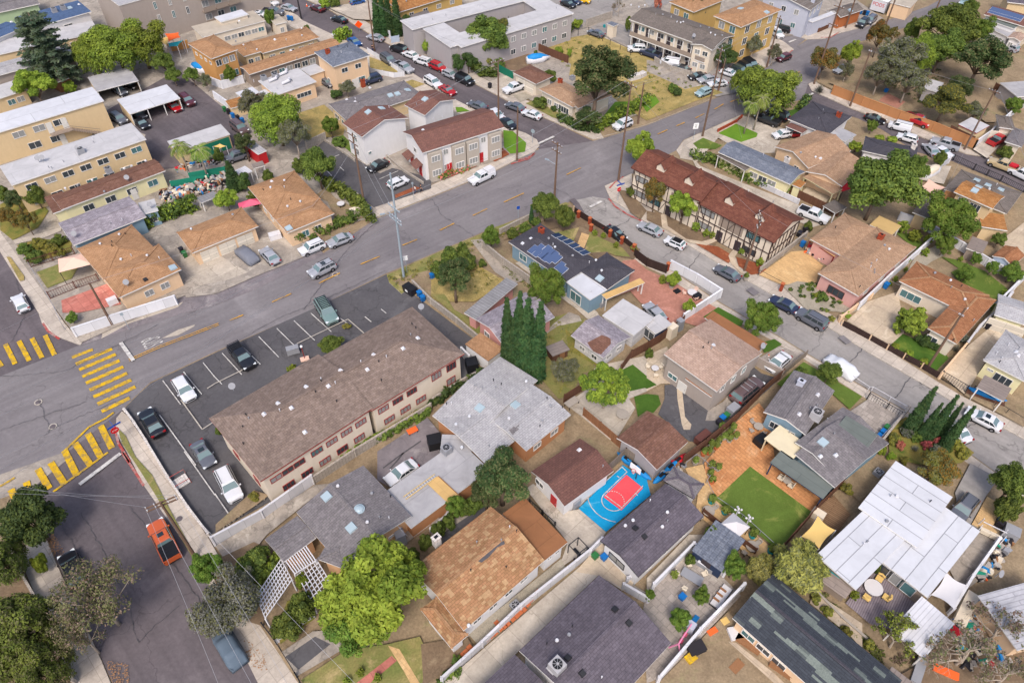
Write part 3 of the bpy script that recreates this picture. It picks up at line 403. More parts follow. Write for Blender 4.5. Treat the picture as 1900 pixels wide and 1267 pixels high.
# ---------------------------------------------------------------- buildings
def window(par,p,u,n,w,h,frame='trim_white',pane=None,mull=1):
 """a window on a wall: p centre, u along the wall, n outwards; the pane hangs under its frame"""
 e=MB();t=.065
 for s in(-1,1):e.box(p+u*(s*(w/2-t/2))+n*.03,(t,.1,h),u);
 for s in(-1,1):e.box(p+Vector((0,0,s*(h/2-t/2)))+n*.03,(w-2*t,.1,t),u)
 for i in range(mull):e.box(p+u*(w*((i+1)/(mull+1)-.5))+n*.025,(.06,.08,h-2*t),u)
 o=e.build('window',frame,par)
 g=MB(u);g.box(p+n*.004,(w-2*t,.05,h-2*t),u);q=g.build('pane',pane or random.choice(['pane','pane','pane_curtain','pane_curtain','pane_teal']),None,world=False)
 q.data.transform(Matrix.Translation(-par.location));adopt(q,o);return o
def door(par,p,u,n,w=.95,h=2.05,mat='door_white',name='door'):
 e=MB(u);e.box(p+Vector((0,0,h/2))+n*.02,(w,.08,h),u);o=e.build(name,mat,par)
 k=MB();k.box(p+u*(w*.38)+Vector((0,0,1.0))+n*.09,(.08,.07,.12),u);q=k.build('handle','grey_plastic',None,world=False);q.data.transform(Matrix.Translation(-par.location));adopt(q,o);return o
class Wing:
 def __init__(s,spec,i=0):
  pts,s.h,s.kind=spec[0],spec[1]+i*.013,spec[2];s.o=spec[4]if len(spec)>4 else.45;s.pitch=spec[3]if len(spec)>3 else{'hl':.28,'hr':.28,'gu':.3,'gv':.3,'hip':.28,'flat':0,'canopy':0,'carport':0,'shed':.08}.get(s.kind,0)
  P=[at(q,s.h)for q in px(pts)];s.i=i
  a,b,c=P[:3];s.u=(b-a);s.Lu=s.u.length;s.u=s.u/s.Lu;v=Vector((-s.u.y,s.u.x,0));d=v.dot(c-b)
  if d<0:v=-v
  s.v=v;s.Lv=abs(d);s.a=a
 def P(s,x,y,z=None):return s.a+s.u*x+s.v*y+Vector((0,0,(s.z(x,y)if z is None else z)-s.a.z))
 def z(s,x,y):
  k=s.kind;x=min(max(x,0),s.Lu);y=min(max(y,0),s.Lv)
  if k=='gu':return s.h+s.pitch*min(y,s.Lv-y)
  if k=='gv':return s.h+s.pitch*min(x,s.Lu-x)
  if k=='hip':return s.h+s.pitch*min(x,s.Lu-x,y,s.Lv-y)
  if k=='hl':return s.h+s.pitch*min(x,y,s.Lv-y)
  if k=='hr':return s.h+s.pitch*min(s.Lu-x,y,s.Lv-y)
  if k=='shed':return s.h+s.pitch*y
  return s.h
 def loc(s,p):d=Vector(p)-s.a;return d.dot(s.u),d.dot(s.v)
 def inside(s,p):x,y=s.loc(p);return-.3<x<s.Lu+.3 and-.3<y<s.Lv+.3
def roofpt(wings,q):
 best=None
 for w in wings:
  p=at(q,w.h)
  for _ in range(6):x,y=w.loc(p);p=at(q,w.z(x,y))
  if w.inside(p)and(best is None or p.z>best[0].z):best=(p,w)
 if best is None:w=wings[0];best=(at(q,w.h),w)
 return best
def roof_mesh(w,mat,trim,th=.2):
 m=MB(w.u);Lu,Lv=w.Lu,w.Lv;k=w.kind;F_=[]
 if k=='hip':
  r=min(Lu,Lv)/2
  A,B,C_,D=w.P(0,0),w.P(Lu,0),w.P(Lu,Lv),w.P(0,Lv)
  if Lu>=Lv:R1,R2=w.P(r,Lv/2),w.P(Lu-r,Lv/2);F_=[[A,B,R2,R1],[B,C_,R2],[C_,D,R1,R2],[D,A,R1]]
  else:R1,R2=w.P(Lu/2,r),w.P(Lu/2,Lv-r);F_=[[A,B,R1],[B,C_,R2,R1],[C_,D,R2],[D,A,R1,R2]]
  E_=[A,B,C_,D]
 elif k in('hl','hr'):
  r=Lv/2;A,B,C_,D=w.P(0,0),w.P(Lu,0),w.P(Lu,Lv),w.P(0,Lv);R1,R2=w.P(r if k=='hl' else 0,Lv/2),w.P(Lu if k=='hl' else Lu-r,Lv/2);F_=[[A,B,R2,R1],[R1,R2,C_,D]]+([[D,A,R1]]if k=='hl' else[[B,C_,R2]]);E_=[A,B,R2,C_,D]if k=='hl' else[A,B,C_,D,R1]
 elif k=='gu':
  A,B,C_,D=w.P(0,0),w.P(Lu,0),w.P(Lu,Lv),w.P(0,Lv);R1,R2=w.P(0,Lv/2),w.P(Lu,Lv/2);F_=[[A,B,R2,R1],[R1,R2,C_,D]];E_=[A,B,R2,C_,D,R1]
 elif k=='gv':
  A,B,C_,D=w.P(0,0),w.P(Lu,0),w.P(Lu,Lv),w.P(0,Lv);R1,R2=w.P(Lu/2,0),w.P(Lu/2,Lv);F_=[[A,R1,R2,D],[R1,B,C_,R2]];E_=[A,R1,B,C_,R2,D]
 else:
  E_=[w.P(0,0),w.P(Lu,0),w.P(Lu,Lv),w.P(0,Lv)];F_=[E_]
 flip=w.u.cross(w.v).z<0
 dz=Vector((0,0,-th))
 for f in F_:
  f=list(reversed(f))if flip else f
  m.face(f,0);m.face([p+dz for p in reversed(f)],1)
 n=len(E_)
 for i in range(n):
  a,b=E_[i],E_[(i+1)%n];f=[a+dz,b+dz,b,a];m.face(list(reversed(f))if flip else f,1)
 if k in('hip','gu','gv','hl','hr')and th>.1:
  if k=='hip' or True:
   t=Vector((0,0,.03));m.bar(R1+t,R2+t,.3,.05,2)
   if k=='hip':
    for a,b in((A,R1),(D,R1 if Lu>=Lv else R2),(B,R2 if Lu>=Lv else R1),(C_,R2)):m.bar(Vector(a)+t,Vector(b)+t,.28,.05,2)
 return m
def walls_mesh(w,z0=0.0):
 m=MB(w.u);o=w.o+w.i*.007;h=w.h-.16;th=.22
 c=[w.P(o,o,z0),w.P(w.Lu-o,o,z0),w.P(w.Lu-o,w.Lv-o,z0),w.P(o,w.Lv-o,z0)];tops=[Vector((p.x,p.y,w.z(*w.loc(p))-th))for p in c]
 ccw=w.u.cross(w.v).z>0
 for i in range(4):
  j=(i+1)%4;a,b=c[i],c[j];ta,tb=tops[i],tops[j];pts=[a,b,tb]
  mid=None
  if(w.kind=='gu' and i in(1,3))or(w.kind=='hl' and i==1)or(w.kind=='hr' and i==3):mid=w.P(w.Lu-o if i==1 else o,w.Lv/2)
  if(w.kind=='gv' and i in(0,2)):mid=w.P(w.Lu/2,o if i==0 else w.Lv-o)
  if mid is not None:pts.append(Vector((mid.x,mid.y,mid.z-th)))
  pts.append(ta);m.face(pts if ccw else list(reversed(pts)))
 m.face([p+Vector((0,0,0))for p in(tops if ccw else reversed(tops))])if w.kind in('flat','hip','shed')else None
 return m
def side(w,k):
 o=w.o+w.i*.007;Lu,Lv=w.Lu,w.Lv
 c=[w.P(o,o,0),w.P(Lu-o,o,0),w.P(Lu-o,Lv-o,0),w.P(o,Lv-o,0)];a,b=c[k],c[(k+1)%4];u=(b-a);L=u.length;u=u/L
 n=[-w.v,w.u,w.v,-w.u][k];return a,u,n,L
BLD=[]
def building(label,cat,wings,wall='wall_cream',roof='roof_tan',trim='trim_white',wins=(),items=(),name='house',doors=(),frame='trim_white',wallh=None,cap=None,group=None):
 ws=[Wing(s,i)for i,s in enumerate(wings)];c=ws[0].P(ws[0].Lu/2,ws[0].Lv/2,0)
 par=empty(name,(c.x,c.y,0),0,label,cat,group);BLD.append(par)
 roofs=roof if isinstance(roof,(list,tuple))else[roof]*len(ws);wl=wall if isinstance(wall,(list,tuple))else[wall]*len(ws);ro=[]
 for w,rm,wm in zip(ws,roofs,wl):
  if w.kind not in('canopy','carport'):walls_mesh(w).build('wall',wm,par)
  r=roof_mesh(w,rm,trim,.12 if w.kind=='canopy' else.17).build('roof',[rm,trim,cap or rm],par);ro.append(r)
  if w.kind in('canopy','carport'):
   m=MB();npost=max(2,int(w.Lu/3.2)+1)if w.kind=='carport' else 2
   for i in range(npost):
    x=.2+(w.Lu-.4)*i/(npost-1);m.box(w.P(x,.2,(w.h-.15)/2),(.14,.14,w.h-.17),w.u)
    if w.kind=='canopy':m.box(w.P(x,w.Lv-.2,(w.h-.15)/2),(.14,.14,w.h-.17),w.u)
   m.build('post',trim,par)
   if w.kind=='carport':
    q=MB(w.u)
    for a,b in((w.P(.15,.3,0),w.P(.15,w.Lv-.15,0)),(w.P(.15,w.Lv-.15,0),w.P(w.Lu-.15,w.Lv-.15,0)),(w.P(w.Lu-.15,.3,0),w.P(w.Lu-.15,w.Lv-.15,0))):q.bar(a+Vector((0,0,(w.h-.14)/2)),b+Vector((0,0,(w.h-.14)/2)),.12,w.h-.16)
    q.build('wall',wm,par)
 for s in wins:
  wi,sd,n,rows,ww,hh=s[:6];t0,t1=s[6:8]if len(s)>7 else(.06,.94);mu=s[8]if len(s)>8 else 1;fr=s[9]if len(s)>9 else frame
  a,u,nn,L=side(ws[wi],sd)
  for z in rows:
   for i in range(n):
    t=t0+(t1-t0)*((i+.5)/n);window(par,a+u*(L*t)+Vector((0,0,z)),u,nn,ww,hh,fr,None,mu)
 for s in doors:
  a,u,nn,L=side(ws[s[0]],s[1]);door(par,a+u*(L*s[2])+Vector((0,0,s[7]if len(s)>7 else.05)),u,nn,s[3],s[4],s[5],s[6]if len(s)>6 else 'door')
 for it in items:
  k=it.split()[0]
  for q in px(it[len(k)+1:]):roof_item(par,ws,k,q,ro)
 return par,ws,ro
def roof_item(par,ws,k,q,ro):
 p,w=roofpt(ws,q);m=MB(w.u);P=par;rf=ro[ws.index(w)];nm='roof_vent';mt='white_metal'
 x,y=w.loc(p);e=.3;nx=Vector((0,0,1));gx=(w.z(x+e,y)-w.z(x-e,y))/(2*e);gy=(w.z(x,y+e)-w.z(x,y-e))/(2*e);N=(nx-w.u*gx-w.v*gy).normalized();N=N if N.z>0 else-N
 uu=(w.u-N*w.u.dot(N)).normalized()
 if k=='vent':m.cyl(p-Vector((0,0,.1)),.11,.3,8);m.cyl(p+Vector((0,0,.18)),.2,.13,10,0,.15);mt=random.choice(['white_metal','grey_plastic','insulator'])
 elif k=='pipe':m.cyl(p-Vector((0,0,.15)),.05,.5,6);m.cyl(p+Vector((0,0,.3)),.08,.1,6);mt=random.choice(['dark_metal','white_metal','grey_plastic'])
 elif k=='box':m.box(p+N*.1,(.5,.5,.22),uu,0,(.45,.7),vz=N);mt=random.choice(['white_metal','insulator'])
 elif k=='darkbox':m.box(p+N*.1,(.6,.6,.22),uu,0,(.8,.8),vz=N);mt='dark_metal'
 elif k=='sky':m.box(p+N*.08,(1.05,1.05,.22),uu,0,(.9,.9),vz=N);nm='skylight';mt='skylight'
 elif k=='dome':m.cyl(p-Vector((0,0,.1)),.6,.25,14);m.ball(p+Vector((0,0,.12)),.52,10,0,.5);nm='skylight';mt='skylight'
 elif k=='dish':m.cyl(p-Vector((0,0,.1)),.04,.9,5);m.tube([p+Vector((0,0,.8)),p+Vector((.1,-.18,.95))],[.06,.42],12);nm='satellite_dish';mt='grey_plastic'
 elif k in('brick','chim','chimgrey'):
  nm='chimney';mt={'brick':'brick_red','chim':'stone_white','chimgrey':'wall_lavender'}[k];m.box(p+Vector((0,0,0)),(.8,.6,1.5),w.u);m.box(p+Vector((0,0,.8)),(.92,.72,.12),w.u);m.box(p+Vector((0,0,.9)),(.4,.3,.1),w.u,1)
  o=m.build(nm,[mt,'black_plastic'],P);return
 elif k in('ac','acbig'):
  s_=1.0 if k=='ac' else 1.25;nm='air_conditioner';m.box(p+Vector((0,0,s_*.5-.05)),(s_,s_,s_*.8),w.u);m.cyl(p+Vector((0,0,s_*.87)),s_*.38,.06,16,1);m.cyl(p+Vector((0,0,s_*.92)),s_*.1,.04,8,0)
  for i in range(4):m.box(p+Vector((0,0,s_*.93)),(s_*.76,.03,.02),Matrix.Rotation(i*math.pi/4,3,'Z')@w.u)
  m.box(p+Vector((0,0,.0)),(s_*1.15,s_*1.15,.12),w.u);m.build(nm,['grey_plastic' if k=='ac' else 'flat_grey','black_plastic'],P);return
 elif k in('solar','solard'):m.box(p+N*.1,(.92,1.6,.06),uu,0,vz=N);m.box(p+N*.07,(1.0,1.68,.05),uu,1,vz=N);nm='solar_panel';mt='solar' if k=='solar' else 'solar_dark'
 elif k=='duct':
  nm='duct';m.tube([p+Vector((0,0,.3)),p+w.u*1.6+Vector((0,0,.5)),p+w.u*2.2+w.v*1.0+Vector((0,0,.4))],.28,8)
 m.build(nm,[mt,'insulator']if nm=='solar_panel' else mt,P)
 # ---- the flats with the long taupe roof, in the middle of the parking lot
B1,W1,_=building('long two storey cream apartment block with taupe roof beside the parking lot','apartment building',[('483,893 692,757 596,654',5.9,'hl',.3),('689,762 862,656 775,563',5.75,'hr',.3),('478,893 560,838 478,725',5.88,'hip',.3),('Q:-60,-490 120,-600 60,-680',5.6,'hip',.25),('L:1230,240 1540,0 1420,-20',5.7,'hip',.25)][:2]+[],'wall_cream','roof_taupe','trim_red',frame='trim_red',wins=[(0,0,3,[4.2],1.4,.9,.04,.36),(0,0,4,[4.2],1.5,.95,.4,.98,2),(0,0,5,[1.7],1.5,1.0,.08,.95,2),(1,0,3,[4.2],1.5,.95,.02,.5,2),(1,0,2,[4.3],1.5,1.2,.62,.98,2),(1,0,3,[1.7],1.5,1.0,.05,.6,2),(1,0,1,[1.7],1.4,1.2,.8,.95),(1,1,2,[1.7,4.3],.9,1.1),(0,3,2,[1.7,4.3],1.2,1.1)],items=['box L:490,795 595,830 710,665 885,660 700,1020 1240,415 1190,530 1470,365 1585,285 980,537 380,880','pipe L:240,890 262,918 505,855 785,710 828,610 828,625 1340,435 1280,475 1140,475 1530,265 1570,210 1540,180 220,1115 215,985 950,785 940,640 1300,622','dish L:140,690 1610,70'],name='apartment_building')
building('grey shingled house with round skylight in front of the white lattice pergola','house',[('Q:1000,905 1535,495 1190,75',3.6,'gv',.2),('Q:385,675 640,490 790,660',3.3,'gu',.16),('Q:800,830 1000,905 1230,670',3.5,'hip',.2)],'wall_apricot','roof_grey',wins=[(0,0,2,[1.9],.7,.4)],items=['dome Q:1127,443','sky Q:870,343 1063,588','vent Q:960,265 1190,548 1225,322','pipe Q:1285,512 1360,515 1372,345'])
building('large pale grey roofed house with low gables and a patch of missing shingles','house',[('M:10,890 540,428 860,590',3.3,'gv',.13),('M:655,1085 425,1265 0,895',3.2,'gu',.13),('M:745,1165 1095,882 852,588',3.45,'gu',.13)],'wall_terracotta','roof_pale',wins=[(2,0,2,[1.7],1.3,1)],items=['sky M:380,832 660,808','vent M:300,902 195,965 745,628 935,822 868,937 610,918 240,1145','pipe M:488,620 550,650 400,680 505,678 907,762 1027,832 852,980 455,1137 520,1137 120,805','pipe M:342,665 160,800'],cap='roof_pale')
def patch_on(par,ws,name,mat,s,lift=.06):
 P=[roofpt(ws,q)[0]+Vector((0,0,lift))for q in px(s)];A=sum(P[i].x*P[(i+1)%len(P)].y-P[(i+1)%len(P)].x*P[i].y for i in range(len(P)))
 if A<0:P.reverse()
 m=MB();m.face(P);return m.build(name,mat,par)
_,ws_,_=BLD[-1],[Wing(('M:745,1165 1095,882 852,588',3.45,'gu',.13),2)],0
patch_on(BLD[-1],ws_,'bare_patch','roof_grey','M:605,1000 640,970 660,985 690,958 690,975 670,985 690,1000 660,1020 640,1045')
building('flat grey roofed addition carrying an air conditioner and a plywood sheet','house',[('k:415,1600 1390,872 1030,490',3.0,'flat',0,.25),('k:770,700 1160,712 900,440',2.9,'flat',0,.3)],'wall_terracotta','flat_grey',items=['ac k:858,650','vent k:1050,608'])
building('tan shingle house with orange flat rear roof and white chimney','house',[('R:255,1391 890,840 475,412',3.8,'gu',.26),('R:890,842 1070,700 725,355',3.6,'flat',0,.4),('780,1130 838,1203 868,1176',3.2,'hip',.3)],'wall_white',['roof_multi','flat_brown','roof_multi'],wins=[(0,0,4,[2.2],1.1,.8,.05,.9),(1,1,3,[2.4],.7,.6),(1,0,2,[2.2],.6,.6)],items=['pipe R:358,705 615,585 670,618 587,900 310,925 550,690','chim R:42,690','vent X:295,820'],cap='roof_tan')
p_,w_=BLD[-1],[Wing(('R:255,1391 890,840 475,412',3.8,'gu',.26))]
patch_on(p_,w_,'tar_patch','asphalt_dark','R:368,850 470,760 530,705 570,690 578,715 520,740 450,820 395,860')
building('white walled house with brown roof and red door next to the basketball court','house',[('R:785,145 1045,418 1415,125',3.4,'gv',.3)],'wall_white','roof_maroon',wins=[(0,0,1,[1.7],1.4,.9,.02,.22)],doors=[(0,0,.64,1.0,2.1,'door_red')],items=['box M:1160,1160','pipe R:1345,110'])
building('brown roofed garage with blue kayaks stored along its eave','garage',[('N:-235,1065 80,1315 325,1095',3.0,'gv',.26)],'wall_grey','roof_brown',name='garage')
building('white walled purple roofed cottage with a dark gable window above two bins','house',[('R:1322,685 1625,972 2124,482',3.4,'gv',.27),('S:130,215 370,360 450,245',3.3,'hip',.22)],'wall_white',['roof_purple','roof_grey'],trim='dark_metal',wins=[(0,0,1,[1.6],2.2,1.1,.2,.6,1,'dark_metal'),(0,1,3,[1.7],1.2,1)],items=['darkbox R:1670,655 1600,590','vent S:160,470 120,583','vent R:1580,533 1520,575','pipe S:25,378 160,540'],cap='roof_purple')
building('large dark purple roofed house at the bottom edge with a big roof air conditioner','house',[('X:690,1012 1315,420 1870,962',3.8,'gu',.3),('X:0,1660 655,1040 1100,1450',3.3,'gu',.25)],'wall_white','roof_purple',items=['acbig X:985,1150','darkbox X:1440,690 1548,795 1183,1190 1072,1070','pipe X:1105,825 905,960 1335,1225','vent X:1080,890 985,935'],cap='roof_purple')
building('house with striped green grey shingle roof at the bottom right','house',[('Y:1700,1670 672,755 1000,418',3.2,'gu',.3)],'wall_peach','roof_striped',wins=[(0,0,3,[1.6],1.5,1.0,.55,.95)],cap='roof_charcoal')
building('low house with bright white panel roofs around a grey deck','house',[('U:850,740 1130,345 690,55',3.5,'flat',0,.3),('U:60,800 375,1072 700,630',3.25,'flat',0,.3),('U:555,835 935,1130 1290,575',3.0,'flat',0,.3)],'wall_taupe','panel_white',wins=[(2,0,3,[1.6],1.7,1.7,.0,.8,0,'wall_whiteboard'),(0,2,2,[1.6],1.2,1)],items=['vent U:690,345 612,540','pipe U:640,340 950,385 460,700 430,720'])
building('white corrugated patio cover over the far end of the grey deck','patio cover',[('Z:645,845 905,1075 1110,770',2.8,'canopy')],roof='corrugated_white',name='patio_cover')
building('grey corrugated roof house behind the bare tree at the lower right edge','house',[('Z:1330,580 1640,1010 1950,640',3.2,'flat',0,.3)],'wall_peach','corrugated',items=['dish Z:1465,430'])
building('small weathered shed with brown flat roof at the bottom right corner','shed',[('Z:560,1290 655,1135 900,1290',2.6,'flat',0,.2)],'fence_grey','roof_taupeflat',name='shed')
building('blue walled house with charcoal roof and scattered solar panels','house',[('H:605,712 1060,1025 1290,850',3.3,'hip',.25),('H:1160,940 1380,1085 1605,942',3.3,'hip',.25),('H:1060,1027 1245,1167 1375,1080',3.2,'flat',0,.12)],'wall_blue',['roof_charcoal','roof_charcoal','flat_white'],wins=[(0,0,2,[1.7],1.6,1.2,.08,.6),(2,0,1,[1.5],2.2,1.8,.1,.7)],items=['solar H:800,775 835,800 850,765 880,815 905,775 930,800 905,835 960,820 985,850 1010,905 1030,940 940,850','solard H:985,665 1030,690 1075,715 1120,745 1160,775 1200,800','brick H:862,640','vent H:920,692 970,760 1108,827 1335,943 1290,862','pipe H:955,740 1238,880 1252,1110','sky H:1320,1000','box H:715,725 780,688'],cap='roof_charcoal')
building('narrow plywood topped lean-to on the side of the blue house','awning',[('H:1335,1125 1372,1162 1632,992',2.7,'canopy')],roof='plywood',name='awning')
building('old pink walled house with pale worn roof behind the tall cypresses','house',[('M:345,135 570,345 900,60',3.1,'gv',.3),('M:258,85 350,138 720,-120',2.95,'flat',0,.5)],'wall_pinkold',['roof_old','metal_grey'],wins=[(0,0,1,[1.5],1.2,1,.2,.4),(0,0,1,[1.2],.9,.6,.7,.9)])
building('run-down white shed with a big brown bald patch on its roof','shed',[('M:1095,262 1350,442 1580,285',2.8,'gu',.3)],'wall_whiteboard','roof_old',wins=[(0,1,2,[1.5],1.0,.8),(0,0,2,[1.3],1,.8)],name='shed')
patch_on(BLD[-1],[Wing(('M:1095,262 1350,442 1580,285',2.8,'gu',.3))],'bare_patch','roof_brown','M:1222,322 1335,262 1405,285 1408,330 1360,380 1330,415 1270,390')
building('white flat roofed outbuilding joined to the run-down shed','outbuilding',[('M:1340,105 1590,262 1760,130',2.9,'flat',0,.2)],'wall_whiteboard','flat_light',name='outbuilding')
building('white topped dark blue playroom behind the dark fence','outbuilding',[('N:-30,168 70,250 185,162',2.6,'flat',0,.2)],'wall_darkblue','flat_light',name='outbuilding',wins=[(0,0,1,[1.3],2,1.6)])
building('two storey greige house with pinkish tan roof and brown flat strips','house',[('N:135,408 550,702 880,385',5.1,'gu',.22),('N:455,125 880,386 955,332',4.9,'flat',0,.3),('N:300,600 505,745 550,703',3.2,'flat',0,.25)],'wall_greige',['roof_pinktan','flat_brown','flat_brown'],wins=[(0,1,3,[3.6],.9,1.2,.08,.85),(2,0,1,[1.9],1.4,1.1,.1,.5),(0,0,1,[1.8],1.5,.9,.05,.3)],doors=[(0,0,.4,1.4,2,'door_white')],items=['box N:520,340','pipe N:480,330 440,365 505,370','dish N:890,375'])
building('grey shingled house with slate blue walls beside the orange brick patio','house',[('N:915,860 1245,1040 1560,740',3.5,'gv',.26),('O:-105,1190 208,1452 548,1042',3.2,'gu',.22),('O:160,1050 412,1208 550,1042',3.9,'flat',0,.3),('N:1180,690 1300,760 1440,690',3.7,'hip',.3),('N:1165,1100 1420,1310 1720,960',3.35,'gv',.2)],'wall_blue',['roof_grey','roof_grey','felt_green','roof_grey','roof_grey'],wins=[(0,0,2,[1.7],1.2,1.1)],items=['acbig N:1320,900','chimgrey N:1200,650','box N:1340,728 1195,880 1360,1210','pipe N:1330,820 1275,840 1480,1200 1410,925 1465,1040','sky N:1380,1100','box N:1480,1200'])
building('cream flat patio roof joined to the slate blue house','patio cover',[('N:920,1070 1140,1235 1260,1120',2.9,'canopy')],roof='flat_cream',name='patio_cover',trim='trim_cream',items=['pipe N:1115,1025'])
building('grey green covered patio with dark frame along the square lawn','patio cover',[('S:965,75 1380,362 1475,265',2.9,'canopy')],roof='felt_green',trim='wall_darkblue',name='patio_cover')
gw_=Wing(('N:-235,1065 80,1315 325,1095',3.0,'gv',.26));a_,u_,n_,L_=side(gw_,0)
KAY=[(a_+u_*(L_*t)+n_*.55+Vector((0,0,z)),math.atan2(u_.y,u_.x))for t,z in((.3,.2),(.5,.3),(.74,.2))];a_,u_,n_,L_=side(gw_,1);KAY+=[(a_+u_*(L_*t)+n_*.6+Vector((0,0,z)),math.atan2(u_.y,u_.x))for t,z in((.15,.2),(.5,.3),(.8,.2))]
# ---- right of the side street
building('half-timbered two storey apartments with brown roof, the lower right wing','apartment building',[('I:395,405 1000,722 1270,550',5.4,'gu',.42)],'wall_cream','roof_tudor',trim='trim_brown',wins=[(0,0,1,[4.2,1.6],2.6,1.1,.04,.2,2,'timber'),(0,0,1,[4.2,1.5],2.4,1.1,.68,.84,2,'timber')],items=['pipe I:795,320 988,410 905,280'],cap='roof_tudor',name='apartment_building',doors=[(0,0,.34,1.1,2.1,'door_dark'),(0,0,.6,1.1,2.1,'door_dark'),(0,0,.38,2.3,1.9,'wall_taupe','balcony',3.1),(0,0,.53,2.3,1.9,'wall_taupe','balcony',3.1)])  # balcony panels are flat; the shade of the recesses is painted in as taupe
TU=BLD[-1];tw=Wing(('I:395,405 1000,722 1270,550',5.4,'gu',.42))
building('half-timbered two storey apartments with brown roof, the raised upper left wing','apartment building',[('I:-125,130 425,400 650,250',6.1,'gu',.42)],'wall_cream','roof_tudor',trim='trim_brown',wins=[(0,0,2,[4.4,1.6],2.4,1.1,.02,.5,2,'timber'),(0,1,1,[7.2],1.4,.7,.4,.7,1,'timber')],cap='roof_tudor',name='apartment_building',doors=[(0,0,.6,1.1,2.1,'door_dark'),(0,0,.7,2.6,1.9,'wall_taupe','balcony',3.1)])  # this balcony too is a flat taupe panel painted for a shaded recess
TU2=BLD[-1];tw2=Wing(('I:-125,130 425,400 650,250',6.1,'gu',.42))
def timber(par,w,sd,n,zmax,diag=True):
 a,u,nn,L=side(w,sd);m=MB()
 def P(t,z):return a+u*(L*t)+Vector((0,0,z))+nn*.05
 for z in(.15,2.8,zmax):m.bar(P(0,z),P(1,z),.2,.08)
 for i in range(n+1):m.bar(P(i/n,.1),P(i/n,zmax),.2,.08)
 if diag:
  for i in range(n):
   if(i%4)in(0,1)and i%2==(i//4)%2:
    for z0,z1 in((.2,2.7),(2.9,zmax-.1)):m.bar(P(i/n,z0 if i%2 else z1),P((i+.5)/n,(z1+z0)/2),.16,.07);m.bar(P((i+1)/n,z1 if i%2 else z0),P((i+.5)/n,(z1+z0)/2),.16,.07)
 m.build('timber_frame','timber',par)
timber(TU,tw,0,12,5.0);timber(TU,tw,1,7,5.0);timber(TU2,tw2,0,11,5.7)
def dormer(par,w,s):
 q=px(s)[0];p,_=roofpt([w],q);x,y=w.loc(p);u,v=w.u,w.v;m=MB(u);W_,hh=1.5,1.1;f=p+Vector((0,0,-.1))
 b=v*2.6;m.face([f-u*W_/2,f+u*W_/2,f+u*W_/2+Vector((0,0,.9)),f+Vector((0,0,1.6)),f-u*W_/2+Vector((0,0,.9))],0)
 for s_ in(-1,1):
  e=f+u*(s_*(W_/2+.2))+Vector((0,0,.75))-v*.2;r=f+Vector((0,0,1.72))-v*.2;k=v*3.4
  m.face([e,r,r+k+Vector((0,0,.0)),e+k],1);m.face([e-Vector((0,0,.1)),e,r,r-Vector((0,0,.12))],2)
  m.face([f+u*(s_*W_/2),f+u*(s_*W_/2)+b,f+u*(s_*W_/2)+b+Vector((0,0,.9)),f+u*(s_*W_/2)+Vector((0,0,.9))],0)
 m.build('dormer',['wall_cream','roof_tudor','trim_brown'],par)
for s in('I:640,420','I:880,545'):dormer(TU,tw,s)
for s in('I:105,160','I:325,265'):dormer(TU2,tw2,s)
building('pale yellow house with long slate grey roof and brown porch roof','house',[('I:560,10 1125,262 1262,172',3.3,'gu',.25),('I:550,35 770,155 830,115',2.8,'canopy'),('I:1140,265 1205,292 1255,250',2.5,'flat',0,.2)],'wall_paleyellow',['roof_slate','roof_greybrown','roof_orange'],wins=[(0,0,3,[1.7],1.6,1.1,.45,.85)],items=['chim I:1095,90','pipe I:912,35 1085,140'])
building('tan roofed peach house with two gables behind the slate roof','house',[('1437,272 1500,312 1560,268',3.4,'gv',.28),('1495,318 1563,346 1595,298',3.2,'gv',.24)],'wall_peach','roof_tan2',wins=[(0,0,1,[1.7],1.1,1,.5,.9),(1,0,1,[1.5],2,.9)],items=['vent I:1320,55 1205,20','box I:1360,60','chim I:1095,85'])
building('yellow carport with open side facing a small concrete yard','carport',[('I:1225,205 1460,340 1530,290',2.6,'canopy')],roof='roof_tan2',trim='wall_paleyellow',name='carport')
building('charcoal hip roofed house on the corner under the big willow','house',[('D:1105,932 1420,1060 1665,935',3.3,'hip',.22),('E:150,1045 290,1110 440,1085',3.0,'flat',0,.2),('E:420,1180 840,1275 945,1180',3.2,'hip',.2)],'wall_white',['roof_charcoal','flat_grey','roof_charcoal'],items=['brick D:1500,915','pipe D:1388,898 1345,935 1380,870','chim E:818,1165'],cap='roof_charcoal')
BLD[-1]['label']='charcoal hip roofed house on the corner under the big willow'
building('brown carport roof over a red car beside the charcoal house','carport',[('D:1090,990 1220,1045 1270,1000',2.6,'canopy')],roof='roof_rose',name='carport')
building('pink walled house with wide tan hip roof and a small brick chimney','house',[('J:75,955 395,1137 820,742',3.4,'hip',.22),('J:15,690 262,822 560,625',3.4,'hip',.22)],'wall_pink','roof_tan2',wins=[(0,0,1,[1.6],2.6,1.3,.3,.7,2,'trim_brown'),(0,1,3,[1.7],1.2,.9)],items=['brick J:560,690','vent J:595,745 630,775','pipe J:530,865 490,890 515,940 485,915 515,960 400,1070 210,605'])
building('yellow awning with red posts shading plants by the pink house','awning',[('J:0,702 205,830 245,798',2.5,'canopy')],roof='flat_tan',trim='trim_red',name='awning')
building('flat tan patio cover in the back yard of the pink house','patio cover',[('J:480,578 655,660 735,590',2.5,'canopy')],roof='flat_tan',name='patio_cover')
